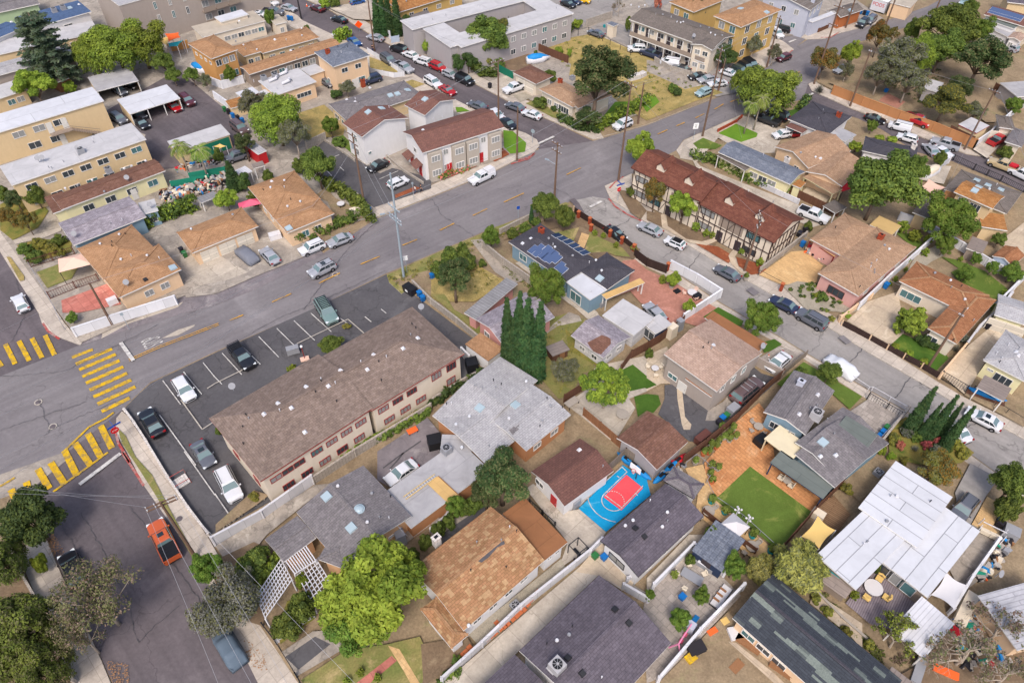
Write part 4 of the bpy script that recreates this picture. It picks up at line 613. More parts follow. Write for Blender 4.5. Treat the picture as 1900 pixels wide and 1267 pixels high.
building('rust brown roofed cream house with neat front lawn and round shrubs','house',[('O:935,205 1165,330 1440,-28',3.4,'hip',.2),('J:710,1018 1290,1300 1465,1155',3.4,'hip',.24)],'wall_cream','roof_rust',wins=[(0,0,1,[1.6],1.5,1.2,.0,.4),(1,0,1,[1.5],3,1.3,.08,.3,2)],items=['vent J:988,962 1110,1020 1222,1168','pipe J:1115,1075 1195,1065 1240,1245','pipe O:1132,305 1290,150'],cap='roof_tan')
building('two storey tan house with orange roof behind the round ficus','house',[('i:590,640 1200,905 1400,722',5.9,'gu',.28),('i:1020,1185 1430,1248 1600,1062',3.1,'shed',.08),('i:440,600 1420,985 1760,690',3.2,'hip',.2),('i:-60,960 200,1060 430,760',3.1,'gu',.2),('i:385,770 560,830 600,660',3.6,'flat',0,.2)],'wall_tan',['roof_orange','roof_orange','roof_greybrown','roof_greybrown','roof_orange'],wins=[(0,0,2,[4.6],1.7,1.3,.08,.8,2)],items=['sky i:915,625 980,565','vent i:1140,610','sky i:950,462 1125,540 1325,610','pipe i:1255,540 105,820 65,858 160,860','darkbox i:215,795'])
building('small flat brown roofed hut by the white fence','hut',[('J:1235,760 1360,808 1455,732',2.3,'flat',0,.2)],'wall_taupe','roof_taupeflat',name='hut')
building('pale blue playhouse with orange gable roof against the white fence','playhouse',[('J:1440,822 1600,905 1700,820',2.3,'gv',.4,.25)],'wall_skyblue','roof_rust',name='playhouse')
building('cream house with pale grey hip roof and white bay window','house',[('j:790,680 1300,945 1600,600',3.4,'hip',.2)],'wall_paleyellow','roof_pale',wins=[(0,0,1,[1.6],2.2,1.4,.42,.75,2),(0,0,1,[2.1],.8,.4,.1,.3)],items=['pipe j:940,610 1080,510 1000,670 975,712','box j:1175,590 1200,630'])
building('pale grey roofed garage behind the concrete drive at the right edge','garage',[('j:920,150 1300,275 1450,60',3.3,'gu',.2)],'wall_paleyellow','roof_pale',doors=[(0,0,.55,4.8,2.3,'garage_door','garage_door')],name='garage')
building('taupe patio cover with a blue canoe stored beside it','patio cover',[('j:712,1005 1032,1170 1150,1030',2.5,'canopy')],roof='roof_taupeflat',name='patio_cover')
# ---- top right
building('white roofed long shed with open brown doors behind the terracotta wall','shed',[('h:400,540 760,712 980,575',3.1,'shed',.06,.2)],'wall_tan','flat_light',trim='trim_red',name='shed',doors=[(0,0,.35,5.0,2.3,'fence_wood','barn_door')])
building('corrugated white shed roof glimpsed between the olive trees','shed',[('E:900,690 1010,722 1095,660',3,'flat',0,.2)],'wall_grey','flat_light',name='shed')
building('grey roofed house with red pickup on its drive at the right edge','house',[('h:1200,590 1520,640 1760,440',3.3,'hip',.2),('h:1310,870 1650,980 1950,740',3.2,'hip',.18)],'wall_cream',['roof_greybrown','roof_grey'],doors=[(0,0,.5,4.4,2.2,'garage_door','garage_door')])
building('grey flat roofed rear building below the solar roof','outbuilding',[('g:440,565 1260,960 1400,790',3.0,'flat',0,.2),('g:640,485 1420,755 1560,620',4.0,'flat',0,.2)],'wall_white',['flat_grey','felt_green'],name='outbuilding')
building('red roofed house carrying two long rows of solar panels','house',[('g:640,380 1900,760 2050,480',4.4,'gu',.22)],'wall_cream','roof_rose',items=['solar '+'g:'+' '.join('%d,%d'%(870+i*92+j*(-40),250+i*27+j*60)for i in range(9)for j in range(2))])
building('pink roofed white cottage beside a parked silver car','cottage',[('g:1250,985 1600,1090 1720,930',3.0,'gv',.28)],'wall_white','roof_pinktan',wins=[(0,0,1,[1.6],.9,1,.2,.5)],name='cottage')
building('grey roofed house with white fascia in the top right corner','house',[('g:1260,60 2100,160 2200,-80',4.5,'gu',.15)],'wall_tan','roof_purple')
building('grey roofed terrace at the right edge below the cottage','house',[('E:1500,650 1640,760 1760,640',3,'flat',0,.2)],'wall_grey','flat_grey')
building('pale blue two storey building with balcony rail at the street corner','apartment building',[('D:900,-25 1283,82 1425,-10',6.6,'gv',.2),('e:940,300 1010,330 1320,130',3.4,'flat',0,.15)],'wall_lavender',['roof_greybrown','flat_white'],wins=[(0,0,3,[5.2,2.2],1.1,1.2,.05,.9),(0,1,3,[5.2],.9,1.6)],items=['chimgrey D:1300,20','box D:1165,0'],name='apartment_building')
building('orange brick cottage with olive gable roof next to the driveway','cottage',[('e:1215,165 1425,258 1710,120',3.1,'gv',.35)],'wall_brick','roof_greybrown',wins=[(0,0,1,[1.6],1.2,1.1,.1,.5)],items=['pipe e:1390,110 1385,150','sky e:1565,160'],name='cottage')
building('white flat building at the top edge behind the storage container','house',[('E:640,20 800,60 860,0',3.2,'flat',0,.2)],'wall_peach','flat_beige')
building('mustard three storey apartments with brown hip roof behind bare trees','apartment building',[('D:740,215 1060,78 830,0',8.4,'hip',.18)],'wall_yellow','roof_tan',wins=[(0,0,3,[7,4.4,1.8],1.5,1.6,.05,.95),(0,3,2,[7,4.4],1.5,1.5)],items=['sky D:735,70 940,100'],name='apartment_building')
building('mustard apartments with brown roof partly out of the top edge','apartment building',[('D:370,97 610,0 400,-70',6.2,'hip',.18)],'wall_yellow','roof_tan',wins=[(0,3,2,[4.5],1.4,1.3)],name='apartment_building')
bp,bw,_=building('white two storey motel block with grey roof and open galleries','apartment building',[('1166.8,36 1322,92 1370,68',5.9,'gu',.22,.9),('D:345,345 515,395 720,300',6.0,'gv',.22),('d:850,425 930,390 820,345',3,'flat',0,.15)],'wall_cream',['roof_greybrown','roof_greybrown','roof_slate'],wins=[(0,0,7,[1.6,4.4],1.6,1.1,.05,.95),(1,0,2,[1.8,4.6],1.2,1),(0,3,2,[4.6],1.4,1,.1,.9,1,'timber')],doors=[(0,0,t,1,2.1,'door_dark','door',z)for t in(.04,.2,.35,.48,.62,.76,.9)for z in(.1,2.9)],items=['vent d:1130,95 1255,125 1350,100','vent D:125,122 235,178 265,185 285,180 420,215 487,225 535,282 590,285 500,265','pipe D:70,118 190,142 355,300 590,370 230,180','dish D:360,310'],name='apartment_building')
a,u,nn,L=side(bw[0],0);m=MB()
m.box(a+u*L/2+nn*.75+Vector((0,0,2.75)),(L-.2,1.4,.18),u);m.build('gallery_floor','trim_white',bp);m=MB()
for i in range(9):m.box(a+u*(L*(i+.3)/9)+nn*1.35+Vector((0,0,2.8)),(.14,.14,5.4),u)
m.build('post','trim_white',bp);m=MB();m.box(a+u*L/2+nn*1.42+Vector((0,0,3.3)),(L-.3,.06,.9),u);m.build('railing','wall_taupe',bp)
m=MB()
for i in range(12):m.box(at(px('d:1270,540')[0],0)+(at(px('d:1440,690')[0],0)-at(px('d:1270,540')[0],0))*(i/12)+Vector((0,0,2.7-i*.22)),(1.3,.35,.08),u.cross(Vector((0,0,1))))
for s_ in(-.65,.65):m.bar(at(px('d:1270,540')[0],2.7)+nn*s_,at(px('d:1440,690')[0],.1)+nn*s_,.08,.5)
o=m.build('staircase','orange_plastic');tag(o,'orange outdoor staircase leading to the upper gallery of the white motel block','staircase')
# ---- top middle
building('large pale grey flat roofed apartment block with a sunken inner court','apartment building',[('C:235,372 1120,105 985,35',6.4,'flat',0,.3),('C:-150,235 780,-5 640,-60',6.4,'flat',0,.3),('C:150,372 320,320 60,190',6.35,'flat',0,.3),('C:860,100 1020,60 780,-20',6.35,'flat',0,.3)],'wall_grey','flat_light',wins=[(0,0,6,[4.6,1.8],1.3,1.2,.4,.98)],items=['pipe C:115,125 12,160 270,95 455,270 980,70 605,145 370,60'],name='apartment_building')
building('beige flat roofed single storey building in front of the grey block','garage',[('B:1480,190 1720,150 1620,70',3,'flat',0,.2)],'wall_grey','roof_grey',name='garage')
building('yellow walled building with orange tan roof at the top edge','apartment building',[('B:1440,97 1950,-60 1850,-200',4.6,'gu',.2)],'wall_yellow','roof_orange',wins=[(0,0,4,[3],1.3,1)],items=['vent B:1495,15 1530,0'],name='apartment_building')
building('beige house with dark brown hip roof garage and a white door','garage',[('C:640,568 822,660 945,590',3.1,'hip',.3)],'wall_cream','roof_brown',doors=[(0,0,.5,4.6,2.2,'garage_door','garage_door')],name='garage')
building('low cream house with beige hip roof in the shade of the eucalyptus','house',[('C:845,700 1110,842 1290,770',3.3,'hip',.25),('C:1150,850 1420,750 1300,690',3.2,'gu',.2)],'wall_cream','roof_tan2',wins=[(0,0,2,[1.5],1.2,1.1,.15,.6),(0,0,1,[1.5],2.8,1.3,.55,.9,3)],items=['brick C:1010,650'])
ROSE='rose brown roof'
building('white gabled duplex with rose roof nearest the black fenced parking','house',[('B:1145,1075 1510,925 1360,822',6.2,'gv',.3)],'wall_white','roof_rose',wins=[(0,3,1,[1.6,4.4],1.0,1.4),(0,0,1,[2.3],.7,.6,.0,.2)],items=['sky B:1300,850 1195,880','pipe B:1360,845'])
building('white gabled duplex with rose roof set back behind the other two','house',[('B:1640,905 1884,780 1770,680',6.1,'gv',.3)],'wall_white','roof_rose',wins=[(0,0,1,[2.6],.9,.8,.0,.3)],items=['sky B:1640,780','pipe B:1575,825'])
building('white townhouse row with rose roof, red doors and beige bays','townhouse row',[('784,284 936,236 906,197',6.1,'gu',.34)],'wall_white','roof_rose',wins=[(0,0,1,[4.6,1.6],1.0,1.1,.2,.34),(0,0,1,[4.6],1.0,1.1,.68,.84),(0,3,1,[1.6,4.4],1.2,1)],doors=[(0,3,.25,1.3,2.3,'door_red'),(0,3,.72,1.1,2.3,'door_red'),(0,0,.3,1.1,2.1,'door_red'),(0,0,.72,1.1,2.1,'door_red')],items=['box B:1625,1020','pipe C:20,940 90,920'],name='townhouse_row')
tp=BLD[-1];tw3=Wing(('784,284 936,236 906,197',6.1,'gu',.34));a,u,nn,L=side(tw3,0)
for t in(.12,.42,.6,.9):
 m=MB(u);m.box(a+u*(L*t)+nn*.35+Vector((0,0,2.8)),(2.5,.7,5.4),u);m.build('bay','wall_stone',tp)
 for z in(1.6,4.4):window(tp,a+u*(L*t)+nn*.71+Vector((0,0,z)),u,nn,1.7,1.2,'trim_white','pane_curtain',2)
a,u,nn,L=side(tw3,3)
for t in(.25,.72):
 m=MB(u);c_=a+u*(L*t)+nn*.75+Vector((0,0,2.75));m.box(c_,(2.4,1.5,.12),u,vz=(Vector((0,0,1))+nn*.4));m.build('porch_roof','roof_rose',tp)
building('house with broad grey shingle roof between the dry yard and the white duplexes','house',[('B:1020,942 1620,745 1450,640',3.3,'hip',.2)],'wall_tan','roof_grey',wins=[(0,3,2,[1.6],1.8,.9)],items=['sky B:1370,750 1425,738 1505,708','box B:1028,782 1095,800 1210,690','pipe B:1095,780 1130,820','brick B:1155,655'])
building('white roofed building loaded with silver ducts and two air conditioners','house',[('B:470,748 790,640 640,535',3.6,'flat',0,.3),('B:735,592 855,552 780,500',3.2,'flat',0,.2)],'wall_peach','flat_light',wins=[(0,0,1,[1.7],3.2,1,.5,.85,3),(0,0,1,[1.6],.9,.9,.0,.3)],items=['ac B:380,625 470,610','duct B:420,650 500,600 520,670','pipe B:270,620 300,640 480,700 530,690 600,640'])
building('white awning on posts at the left end of the ducted roof','awning',[('B:155,728 215,772 330,712',2.6,'canopy')],roof='flat_white',name='awning')
building('white awning above the red bougainvillea','awning',[('B:335,722 430,772 475,745',2.6,'canopy')],roof='flat_white',name='awning')
building('small orange roofed shed beside the white vinyl fence','shed',[('B:120,850 245,815 190,760',2.3,'flat',0,.2)],'wall_tan','roof_orange',name='shed')
building('two storey peach house with slate hip roof and white entrance awning','house',[('B:920,525 1208,435 1040,330',6.2,'hip',.26)],'wall_peach','roof_slate',wins=[(0,0,2,[4.6],1.4,1,.08,.9),(0,0,2,[1.6],2,1.3,.05,.95),(0,3,1,[1.6],1,1)],doors=[(0,0,.55,1.6,2.1,'door_white')],items=['brick B:880,420','pipe B:1035,375 985,415 960,370'],cap='roof_slate')
building('very long brown gabled house between the slate roof and the tan hip roof','house',[('B:262,586 985,355 925,295',3.3,'gu',.2)],'wall_taupe','roof_tan',wins=[(0,0,6,[1.7],1.4,1.2,.2,.72)],items=['box B:590,400','pipe B:425,460 635,465 710,430 770,340'])
building('long house with tan hip roof and brick front bed by the upper street','house',[('c:735,838 1630,590 1385,430',3.2,'hip',.25),('c:440,888 740,800 580,640',3.2,'hip',.22)],'wall_tan','roof_tan',wins=[(0,0,5,[1.7],1.2,1,.05,.95),(1,0,2,[1.6],1.1,1)],items=['vent c:320,660 440,718 650,790 1355,570 1350,460','box c:930,625','pipe c:475,780 1110,638'])
building('two storey orange walled house with brown hip roof and a blue barrel','house',[('B:-35,462 175,388 10,265',6.1,'hip',.2)],'wall_orange','roof_tan',wins=[(0,0,3,[4.6,1.6],1.2,1.3),(0,3,4,[4.4],.8,.7)])
building('low cream building with beige flat roof and long row of white windows','house',[('c:-200,585 780,325 600,165',3.5,'flat',0,.25),('c:80,350 515,228 360,165',4.3,'flat',0,.2),('c:940,388 1115,345 960,230',3.1,'flat',0,.2)],'wall_cream',['flat_beige','flat_white','flat_beige'],wins=[(0,0,6,[1.8],1.4,1,.3,.98),(2,0,1,[1.5],.9,1.2)],items=['box c:370,335','pipe c:300,340 470,290 350,380 170,340'])
building('grey stucco apartment block with stacked balconies at the top edge','apartment building',[('A:930,45 2150,-290 1900,-420',9.5,'flat',0,.1)],'wall_greige','flat_grey',wins=[(0,0,3,[7.5,4.7],.7,1.6,.15,.42),(0,0,3,[7.8,5,2],1.6,1.4,.45,.7),(0,0,2,[7.5,4.5],.7,1.3,.72,1)],name='apartment_building')
gp_=BLD[-1];gw=Wing(('A:930,45 2150,-290 1900,-420',9.5,'flat',0,.1));a,u,nn,L=side(gw,0)
for t in(.5,.585,.67):
 for z in(6.3,3.5,.7):
  m=MB(u);m.box(a+u*(L*t)+nn*.5+Vector((0,0,z)),(2.9,1.0,.15),u);m.box(a+u*(L*t)+nn*.98+Vector((0,0,z+.5)),(2.9,.05,1.0),u);m.build('balcony','wall_taupe',gp_)
building('long two storey white building with blue roof behind the cedar','house',[('A:215,232 715,92 640,10',5.8,'shed',.05),('A:-250,400 185,215 125,140',5.4,'gu',.12)],'wall_white','roof_blue',wins=[(0,0,1,[4],1.8,1,.5,.7),(1,0,1,[3.8],2,1,.5,.8)],items=['ac a:860,190 1000,150','sky a:1090,130','box a:180,350 1240,75'],cap='roof_blue')
building('sage green walled building with grey roof in the top left corner','house',[('A:-150,130 310,30 250,-50',3.6,'gu',.15)],'wall_green','roof_grey')
building('light grey roofed tan building right behind the cedar branches','house',[('a:-200,900 1560,500 1500,310',4.4,'flat',0,.25)],'wall_tan','flat_light',wins=[(0,0,3,[3],1.2,1,.5,.98)])
building('light grey roofed building with grey end wall just below the cedar','house',[('a:-100,1205 1180,850 1050,700',4.4,'gu',.1)],'wall_greige','roof_pale',wins=[(0,1,1,[2],1.2,.9)])
building('white roofed bungalow beside the lime green tree at the left edge','house',[('A:-100,805 215,700 140,620',3.1,'flat',0,.3)],'wall_tan','flat_light',wins=[(0,0,2,[1.6],1.4,1.1,.4,.9)])
building('little brown flat shed in the yard below the cedar','shed',[('A:440,650 555,605 500,560',2.5,'flat',0,.2)],'fence_brownwood','roof_taupeflat',name='shed')
building('two storey tan apartments with bright white roof and outside stair','apartment building',[('A:-300,1125 815,790 710,685',5.9,'flat',0,.25)],'wall_tan','flat_white',wins=[(0,0,3,[4.4],2,1.2,.28,.72),(0,0,2,[1.7],2.1,1.3,.34,.66)],doors=[(0,0,.62,1,2,'door_white'),(0,0,.57,1,2,'door_white','door',2.9),(0,0,.68,1,2,'door_white','door',2.9)],name='apartment_building')
p5,w5=BLD[-1],Wing(('A:-300,1125 815,790 710,685',5.9,'flat',0,.25));a,u,nn,L=side(w5,0);m=MB()
m.box(a+u*(L*.63)+nn*.6+Vector((0,0,2.8)),(L*.16,1.2,.18),u)
for i in range(12):m.box(a+u*(L*.71+i*.36)+nn*.6+Vector((0,0,2.7-i*.2)),(.4,1.1,.12),u)
m.bar(a+u*(L*.71)+nn*1.15+Vector((0,0,3.6)),a+u*(L*.71+4.3)+nn*1.15+Vector((0,0,1.4)),.07,.07);m.bar(a+u*(L*.55)+nn*1.18+Vector((0,0,3.4)),a+u*(L*.71)+nn*1.18+Vector((0,0,3.7)),.06,.06);m.build('stair','wall_taupe',p5)
building('two storey tan apartments with light grey roof and many sliding windows','apartment building',[('F:90,270 1145,-92 1020,-217',5.9,'flat',0,.25)],'wall_tan','flat_light',wins=[(0,0,7,[4.5,1.7],1.8,1.1,.04,.98)],items=['dish F:345,85 620,10','pipe F:385,135 410,140 500,90 620,40 730,-90 735,-120 738,-60','dish F:310,90','ac F:640,15'],name='apartment_building')
building('long cream bungalow with dark brown roof below the tan apartments','house',[('F:480,462 1295,155 1230,55',3.5,'gu',.2),('F:415,490 560,440 430,335',3.2,'flat',0,.3)],'wall_paleyellow','roof_brown',wins=[(0,0,4,[1.9],1.7,1.2,.1,.98)],doors=[(0,0,.66,1,2.1,'door_white')],items=['vent F:515,300 610,275 725,235 1035,125 1143,85 975,145 820,325','dish F:1005,240','ac F:855,165'])
building('house with speckled pale grey shingle roof next to the clipped green hedge','house',[('F:575,740 1145,515 1045,342',3.3,'gu',.16),('F:1110,500 1240,465 1170,385',3.0,'flat',0,.2),('F:505,630 600,590 560,540',2.8,'canopy')],'wall_blue',['roof_old','flat_light','flat_light'],wins=[(1,0,1,[1.5],1.4,1)],items=['pipe F:870,575 960,545 1125,470','dish F:595,680 1185,450'])
building('tan hip roofed house on the corner behind the pink patio canopy','house',[('F:930,1150 1420,927 1245,730',3.4,'hip',.24),('F:815,1010 1255,805 1035,578',3.4,'hip',.22)],'wall_peach','roof_tan',wins=[(0,0,2,[1.6],1.3,1.1,.28,.85)],items=['vent F:787,733 937,660 950,855 1155,825','pipe F:880,720 880,750 1030,825 1250,845 985,655','sky F:1355,915','dish F:1003,1060','darkbox F:1140,1010'])
building('tan roofed triple garage with cream doors beside the corner house','garage',[('F:1505,800 2024,590 1879,447',3.1,'hip',.24)],'wall_peach','roof_tan',doors=[(0,0,.2,2.6,2.2,'garage_door','garage_door'),(0,0,.5,2.6,2.2,'garage_door','garage_door'),(0,0,.8,2.6,2.2,'garage_door','garage_door')],items=['vent F:1500,618 1825,505'],name='garage')
building('tan hip roofed house with vine hedge along its street wall','house',[('G:560,642 930,490 790,380',3.4,'hip',.22),('G:450,520 825,378 590,165',3.4,'hip',.22)],'wall_peach','roof_tan',wins=[(0,0,2,[1.6],1.2,1.2,.2,.8),(1,3,3,[1.6],1,1)],items=['vent G:432,292 540,238 565,440 665,402','sky G:573,607','pipe G:375,310 540,290 590,385','box G:440,240'])
building('pale flat roofed workshop with green screened side in the junk yard','workshop',[('b:390,440 1240,160 1085,5',3.0,'flat',0,.15)],['wall_tan'],'flat_light',name='workshop')
p6,w6=BLD[-1],Wing(('b:390,440 1240,160 1085,5',3.0,'flat',0,.15));a,u,nn,L=side(w6,0);m=MB(u);m.box(a+u*L*.6+nn*.12+Vector((0,0,1.4)),(L*.75,.06,2.3),u);m.build('green_screen','screen_green',p6)
building('grey roofed open carport in the upper left parking court','carport',[('A:755,718 1085,632 1000,528',2.8,'carport')],'wall_tan','flat_grey',name='carport')
building('bright white roofed carport with a red sports car inside','carport',[('A:1015,895 1412,770 1330,655',2.8,'carport')],'wall_tan','flat_white',name='carport')
building('small patched canopy of white sheets over the junk yard corner','canopy',[('b:1420,820 1590,740 1510,640',2.4,'canopy'),('b:1610,700 1790,650 1700,590',2.5,'canopy')],roof=['corrugated_white','roof_taupeflat'],name='canopy')
building('low grey sheet roofed lean-to in the scrap heap','lean-to',[('b:790,1240 1060,1130 950,1060',2.1,'canopy')],roof='metal_grey',name='lean_to')
building('red walled shed roof by the pepper tree above the parking','shed',[('B:330,1210 400,1180 290,1030',2.6,'flat',0,.1)],'door_red','corrugated',name='shed')
building('white and blue gazebo tent beside the corner drive','gazebo',[('I:1380,430 1480,490 1550,430',2.3,'canopy')],roof='roof_greybrown',name='gazebo')
# ---------------------------------------------------------------- trees and plants
PROTO={}
def leaves(cent,rad,n,size,flat=0.,tonev=.5,up=.35,asp=1.6,droop=0.):
 """n leaf faces scattered over the clumps (cent, rad); returns verts, faces, tone"""
 cent=np.array(cent,float);rad=np.array(rad,float);w=rad**2/np.sum(rad**2);k=np.random.choice(len(cent),n,p=w);d=np.random.normal(size=(n,3));d/=np.linalg.norm(d,axis=1)[:,None]
 d[:,2]=np.abs(d[:,2])*np.where(np.random.rand(n)<.72,1,-1);rr=rad[k]*(np.random.rand(n)**.35);P=cent[k]+d*rr[:,None]*np.array([1,1,1-flat])
 nn=d+np.random.normal(size=(n,3))*.55+np.array([0,0,up]);nn/=np.linalg.norm(nn,axis=1)[:,None]
 t=np.cross(nn,np.random.normal(size=(n,3)));t[:,2]-=droop;t-=nn*np.sum(t*nn,axis=1)[:,None];t/=np.linalg.norm(t,axis=1)[:,None];b=np.cross(nn,t)
 s=size*(.6+.8*np.random.rand(n))[:,None];a=t*s*asp*.5;c=b*s*.5
 V=np.stack([P-a,P+c*.9-a*.1,P+a,P-c*.9-a*.1],1).reshape(-1,3);tone=np.clip(tonev+(np.random.rand(len(cent))[k]-.5)*.8+(np.random.rand(n)-.5)*.35,0,1)
 return V,tone
def leafmesh(name,V,tone,mats,mi=None):
 me=bpy.data.meshes.new(name);n=len(V)//4;me.vertices.add(n*4);me.vertices.foreach_set('co',V.ravel());me.loops.add(n*4);me.loops.foreach_set('vertex_index',np.arange(n*4));me.polygons.add(n)
 me.polygons.foreach_set('loop_start',np.arange(0,n*4,4));me.polygons.foreach_set('loop_total',np.full(n,4));me.update(calc_edges=True)
 for m in mats:me.materials.append(M[m])
 if mi is not None:me.polygons.foreach_set('material_index',mi)
 at_=me.attributes.new('tone','FLOAT','FACE');at_.data.foreach_set('value',tone.astype(np.float32));return me
def clumps(n,rx,rz,cz,shell=.75,low=-.55):
 out=[]
 while len(out)<n:
  d=np.random.normal(size=3);d/=np.linalg.norm(d)
  if d[2]<low:continue
  r=shell+(1-shell)*random.random()if random.random()<.8 else random.random()*shell
  r*=.86+.2*math.sin(3*math.atan2(d[1],d[0])+rx*n)*math.cos(2.3*d[2]+n)+.1*random.random()
  out.append((d[0]*rx*r,d[1]*rx*r,cz+d[2]*rz*r))
 return out
def limbs(mb,base_r,h,targets,n=9,bend=.25):
 fork=Vector((0,0,h));mb.tube([(0,0,-.1),(bend*.3,0,h*.5),fork],[base_r,base_r*.8,base_r*.65],8)
 for t in random.sample(targets,min(n,len(targets))):
  t=Vector(t);m_=fork.lerp(t,.5)+Vector((random.uniform(-.3,.3),random.uniform(-.3,.3),.25));mb.tube([fork,m_,t],[base_r*.45,base_r*.28,base_r*.08],5)
def proto(kind):
 """one tree of each kind at the world origin, 5 m crown radius; trees are copies of it"""
 if kind in PROTO:return PROTO[kind][0]
 QN=2.7;K=dict(round=(['leaf_mid','leaf_green'],5,4.2,6,60,1.5,7500,.42,2.6,.28),lime=(['leaf_bright','leaf_lime'],5,3.8,5.6,46,1.35,6500,.42,2.2,.22),dark=(['leaf_dark','leaf_green'],5,4.4,6,56,1.5,7500,.42,2.6,.3),ficus=(['leaf_ficus','leaf_mid'],5,4.4,5.6,80,1.15,9000,.36,2.2,.28),willow=(['leaf_mid','leaf_lime'],5,3.8,5.2,64,1.4,9000,.34,2.4,.4),pepper=(['leaf_lime','leaf_mid'],5,4.6,6.2,52,1.55,8500,.34,3,.35),euc=(['leaf_olive','leaf_grey'],5,5,7.5,46,1.35,5200,.34,3.5,.26),eucgreen=(['leaf_dark','leaf_olive'],5,5.2,8,50,1.4,6800,.36,4.2,.4),sparse=(['leaf_olive','leaf_brown'],5,3.6,6,50,1.15,2100,.24,2.4,.22),pine=(['leaf_pine','leaf_yellow'],5,5.2,7.5,44,1.45,7500,.36,4,.32),scrub=(['leaf_grey','leaf_olive'],5,4,4.6,50,1.4,6500,.3,1.2,.16),autumn=(['leaf_autumn','leaf_olive'],5,3.4,5.8,40,1.3,5000,.36,2.6,.2),shrub=(['leaf_green','leaf_mid'],5,4.2,3.6,34,1.7,3600,.7,.6,.2),shrublime=(['leaf_lime','leaf_bright'],5,4.2,3.6,34,1.7,3600,.7,.6,.2),shrubdark=(['leaf_dark','leaf_green'],5,4.2,3.6,34,1.7,3600,.7,.6,.2),shrubyellow=(['leaf_yellow','leaf_olive'],5,4,3.4,34,1.7,3200,.7,.5,.2),shrubred=(['leaf_red','leaf_coral'],5,4,3.4,30,1.7,3000,.7,.5,.2),topiary=(['leaf_lime','leaf_mid'],5,5,4.9,90,1.0,5200,.55,.4,.2),bamboo=(['leaf_bamboo','leaf_olive'],5,3.2,4,60,1.3,8500,.5,.6,.1),dusky=(['leaf_mid','leaf_olive'],5,4.6,6.2,60,1.4,8500,.34,3,.35),jacaranda=(['leaf_bright','leaf_ficus'],5,2.6,5,60,1.0,5200,.42,2.2,.24),shrubgrey=(['leaf_grey','leaf_dark'],5,4,3.4,34,1.7,3400,.7,.5,.2))
 root=empty('tree',(0,0,0));tk=MB()
 if kind in K:
  lm,R,zr,cz,nc,cr,nl,sz,th,tr=K[kind];cs=clumps(nc,R-cr*.6,zr-cr*.5,cz,.62 if kind!='bamboo' else.3,-.5 if kind not in('topiary','bamboo')else-1);rs=[cr*random.uniform(.45,1.1)for _ in cs]
  V,tone=leaves(cs,rs,int(nl*QN),sz*.6,.15,asp=3.2 if kind in('bamboo',)else 1.7,droop=1.2 if kind in('willow','pepper','bamboo','euc','dusky')else 0)
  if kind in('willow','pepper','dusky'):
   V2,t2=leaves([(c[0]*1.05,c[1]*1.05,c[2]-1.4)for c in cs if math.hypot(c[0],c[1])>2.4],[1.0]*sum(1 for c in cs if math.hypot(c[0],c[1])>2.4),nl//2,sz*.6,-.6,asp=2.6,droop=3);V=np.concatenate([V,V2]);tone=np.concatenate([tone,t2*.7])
  mi=(np.random.rand(len(V)//4)<.35).astype(int);me=leafmesh('crown',V,tone,lm,mi);limbs(tk,tr,th,cs,12)
  if kind in('euc','sparse','jacaranda'):limbs(tk,tr*.9,th*1.2,cs,16)
  bk='bark_pale' if kind in('euc','sparse','jacaranda')else 'bark'
 elif kind=='cypress':
  cs=[];rs=[]
  for i in range(46):t=i/45;r=1.15*(1-t)**.55*(.75+.25*math.sin(i));a=i*2.4;cs.append((r*.45*math.cos(a),r*.45*math.sin(a),.6+t*11.6));rs.append(max(.28,1.0*(1-t)**.5))
  V,tone=leaves(cs,rs,9000,.22,-.35,up=.8,asp=2.2);me=leafmesh('crown',V,tone,['leaf_cypress','leaf_dark'],(np.random.rand(len(V)//4)<.3).astype(int));tk.tube([(0,0,-.1),(0,0,9)],[.2,.05],7);bk='bark'
 elif kind=='cedar':
  cs=[];rs=[]
  for t in range(9):
   z=2.2+t*1.45;R=(5.6-t*.42)*random.uniform(.8,1.05)
   for i in range(11-t//2):a=i*2*math.pi/(11-t//2)+random.random();tk.tube([(0,0,z-.2),(R*.5*math.cos(a),R*.5*math.sin(a),z+.25),(R*math.cos(a),R*math.sin(a),z)],[.12,.07,.02],4);[cs.append((R*f*math.cos(a)+random.uniform(-.3,.3),R*f*math.sin(a)+random.uniform(-.3,.3),z+random.uniform(-.1,.35)))for f in(.3,.55,.78,.98)];rs+=[.9,.95,.8,.55]
  V,tone=leaves(cs,rs,15000,.26,.72,up=1.2,asp=2.4);me=leafmesh('crown',V,tone,['leaf_cedar','leaf_dark'],(np.random.rand(len(V)//4)<.12).astype(int));tk.tube([(0,0,-.1),(0,0,8),(0,0,15)],[.42,.28,.06],8);bk='bark'
 elif kind=='palm':
  V=[];tone=[]
  for i in range(17):
   a=i*2.4;el=random.uniform(-.2,.95);L=random.uniform(2.6,3.3);p=Vector((0,0,8));dd=Vector((math.cos(a)*math.cos(el),math.sin(a)*math.cos(el),math.sin(el)))
   for j in range(12):
    q=p+dd*(L/12);dd=(dd+Vector((0,0,-.16))).normalized();sd=dd.cross(Vector((0,0,1))).normalized();tk.bar(p,q,.05)
    for s_ in(-1,1):
     ll=1.0*math.sin(math.pi*(j+1.5)/14);e=q+sd*s_*ll+dd*.35+Vector((0,0,-.3*ll));V+=[tuple(p),tuple(q),tuple(e),tuple((p+e)/2)];tone.append(random.random())
    p=q
  me=leafmesh('crown',np.array(V),np.array(tone),['leaf_palm']);tk.tube([(0,0,-.1),(.12,0,4),(0,0,8)],[.24,.17,.2],9);bk='bark_pale'
 elif kind in('bare','twig'):
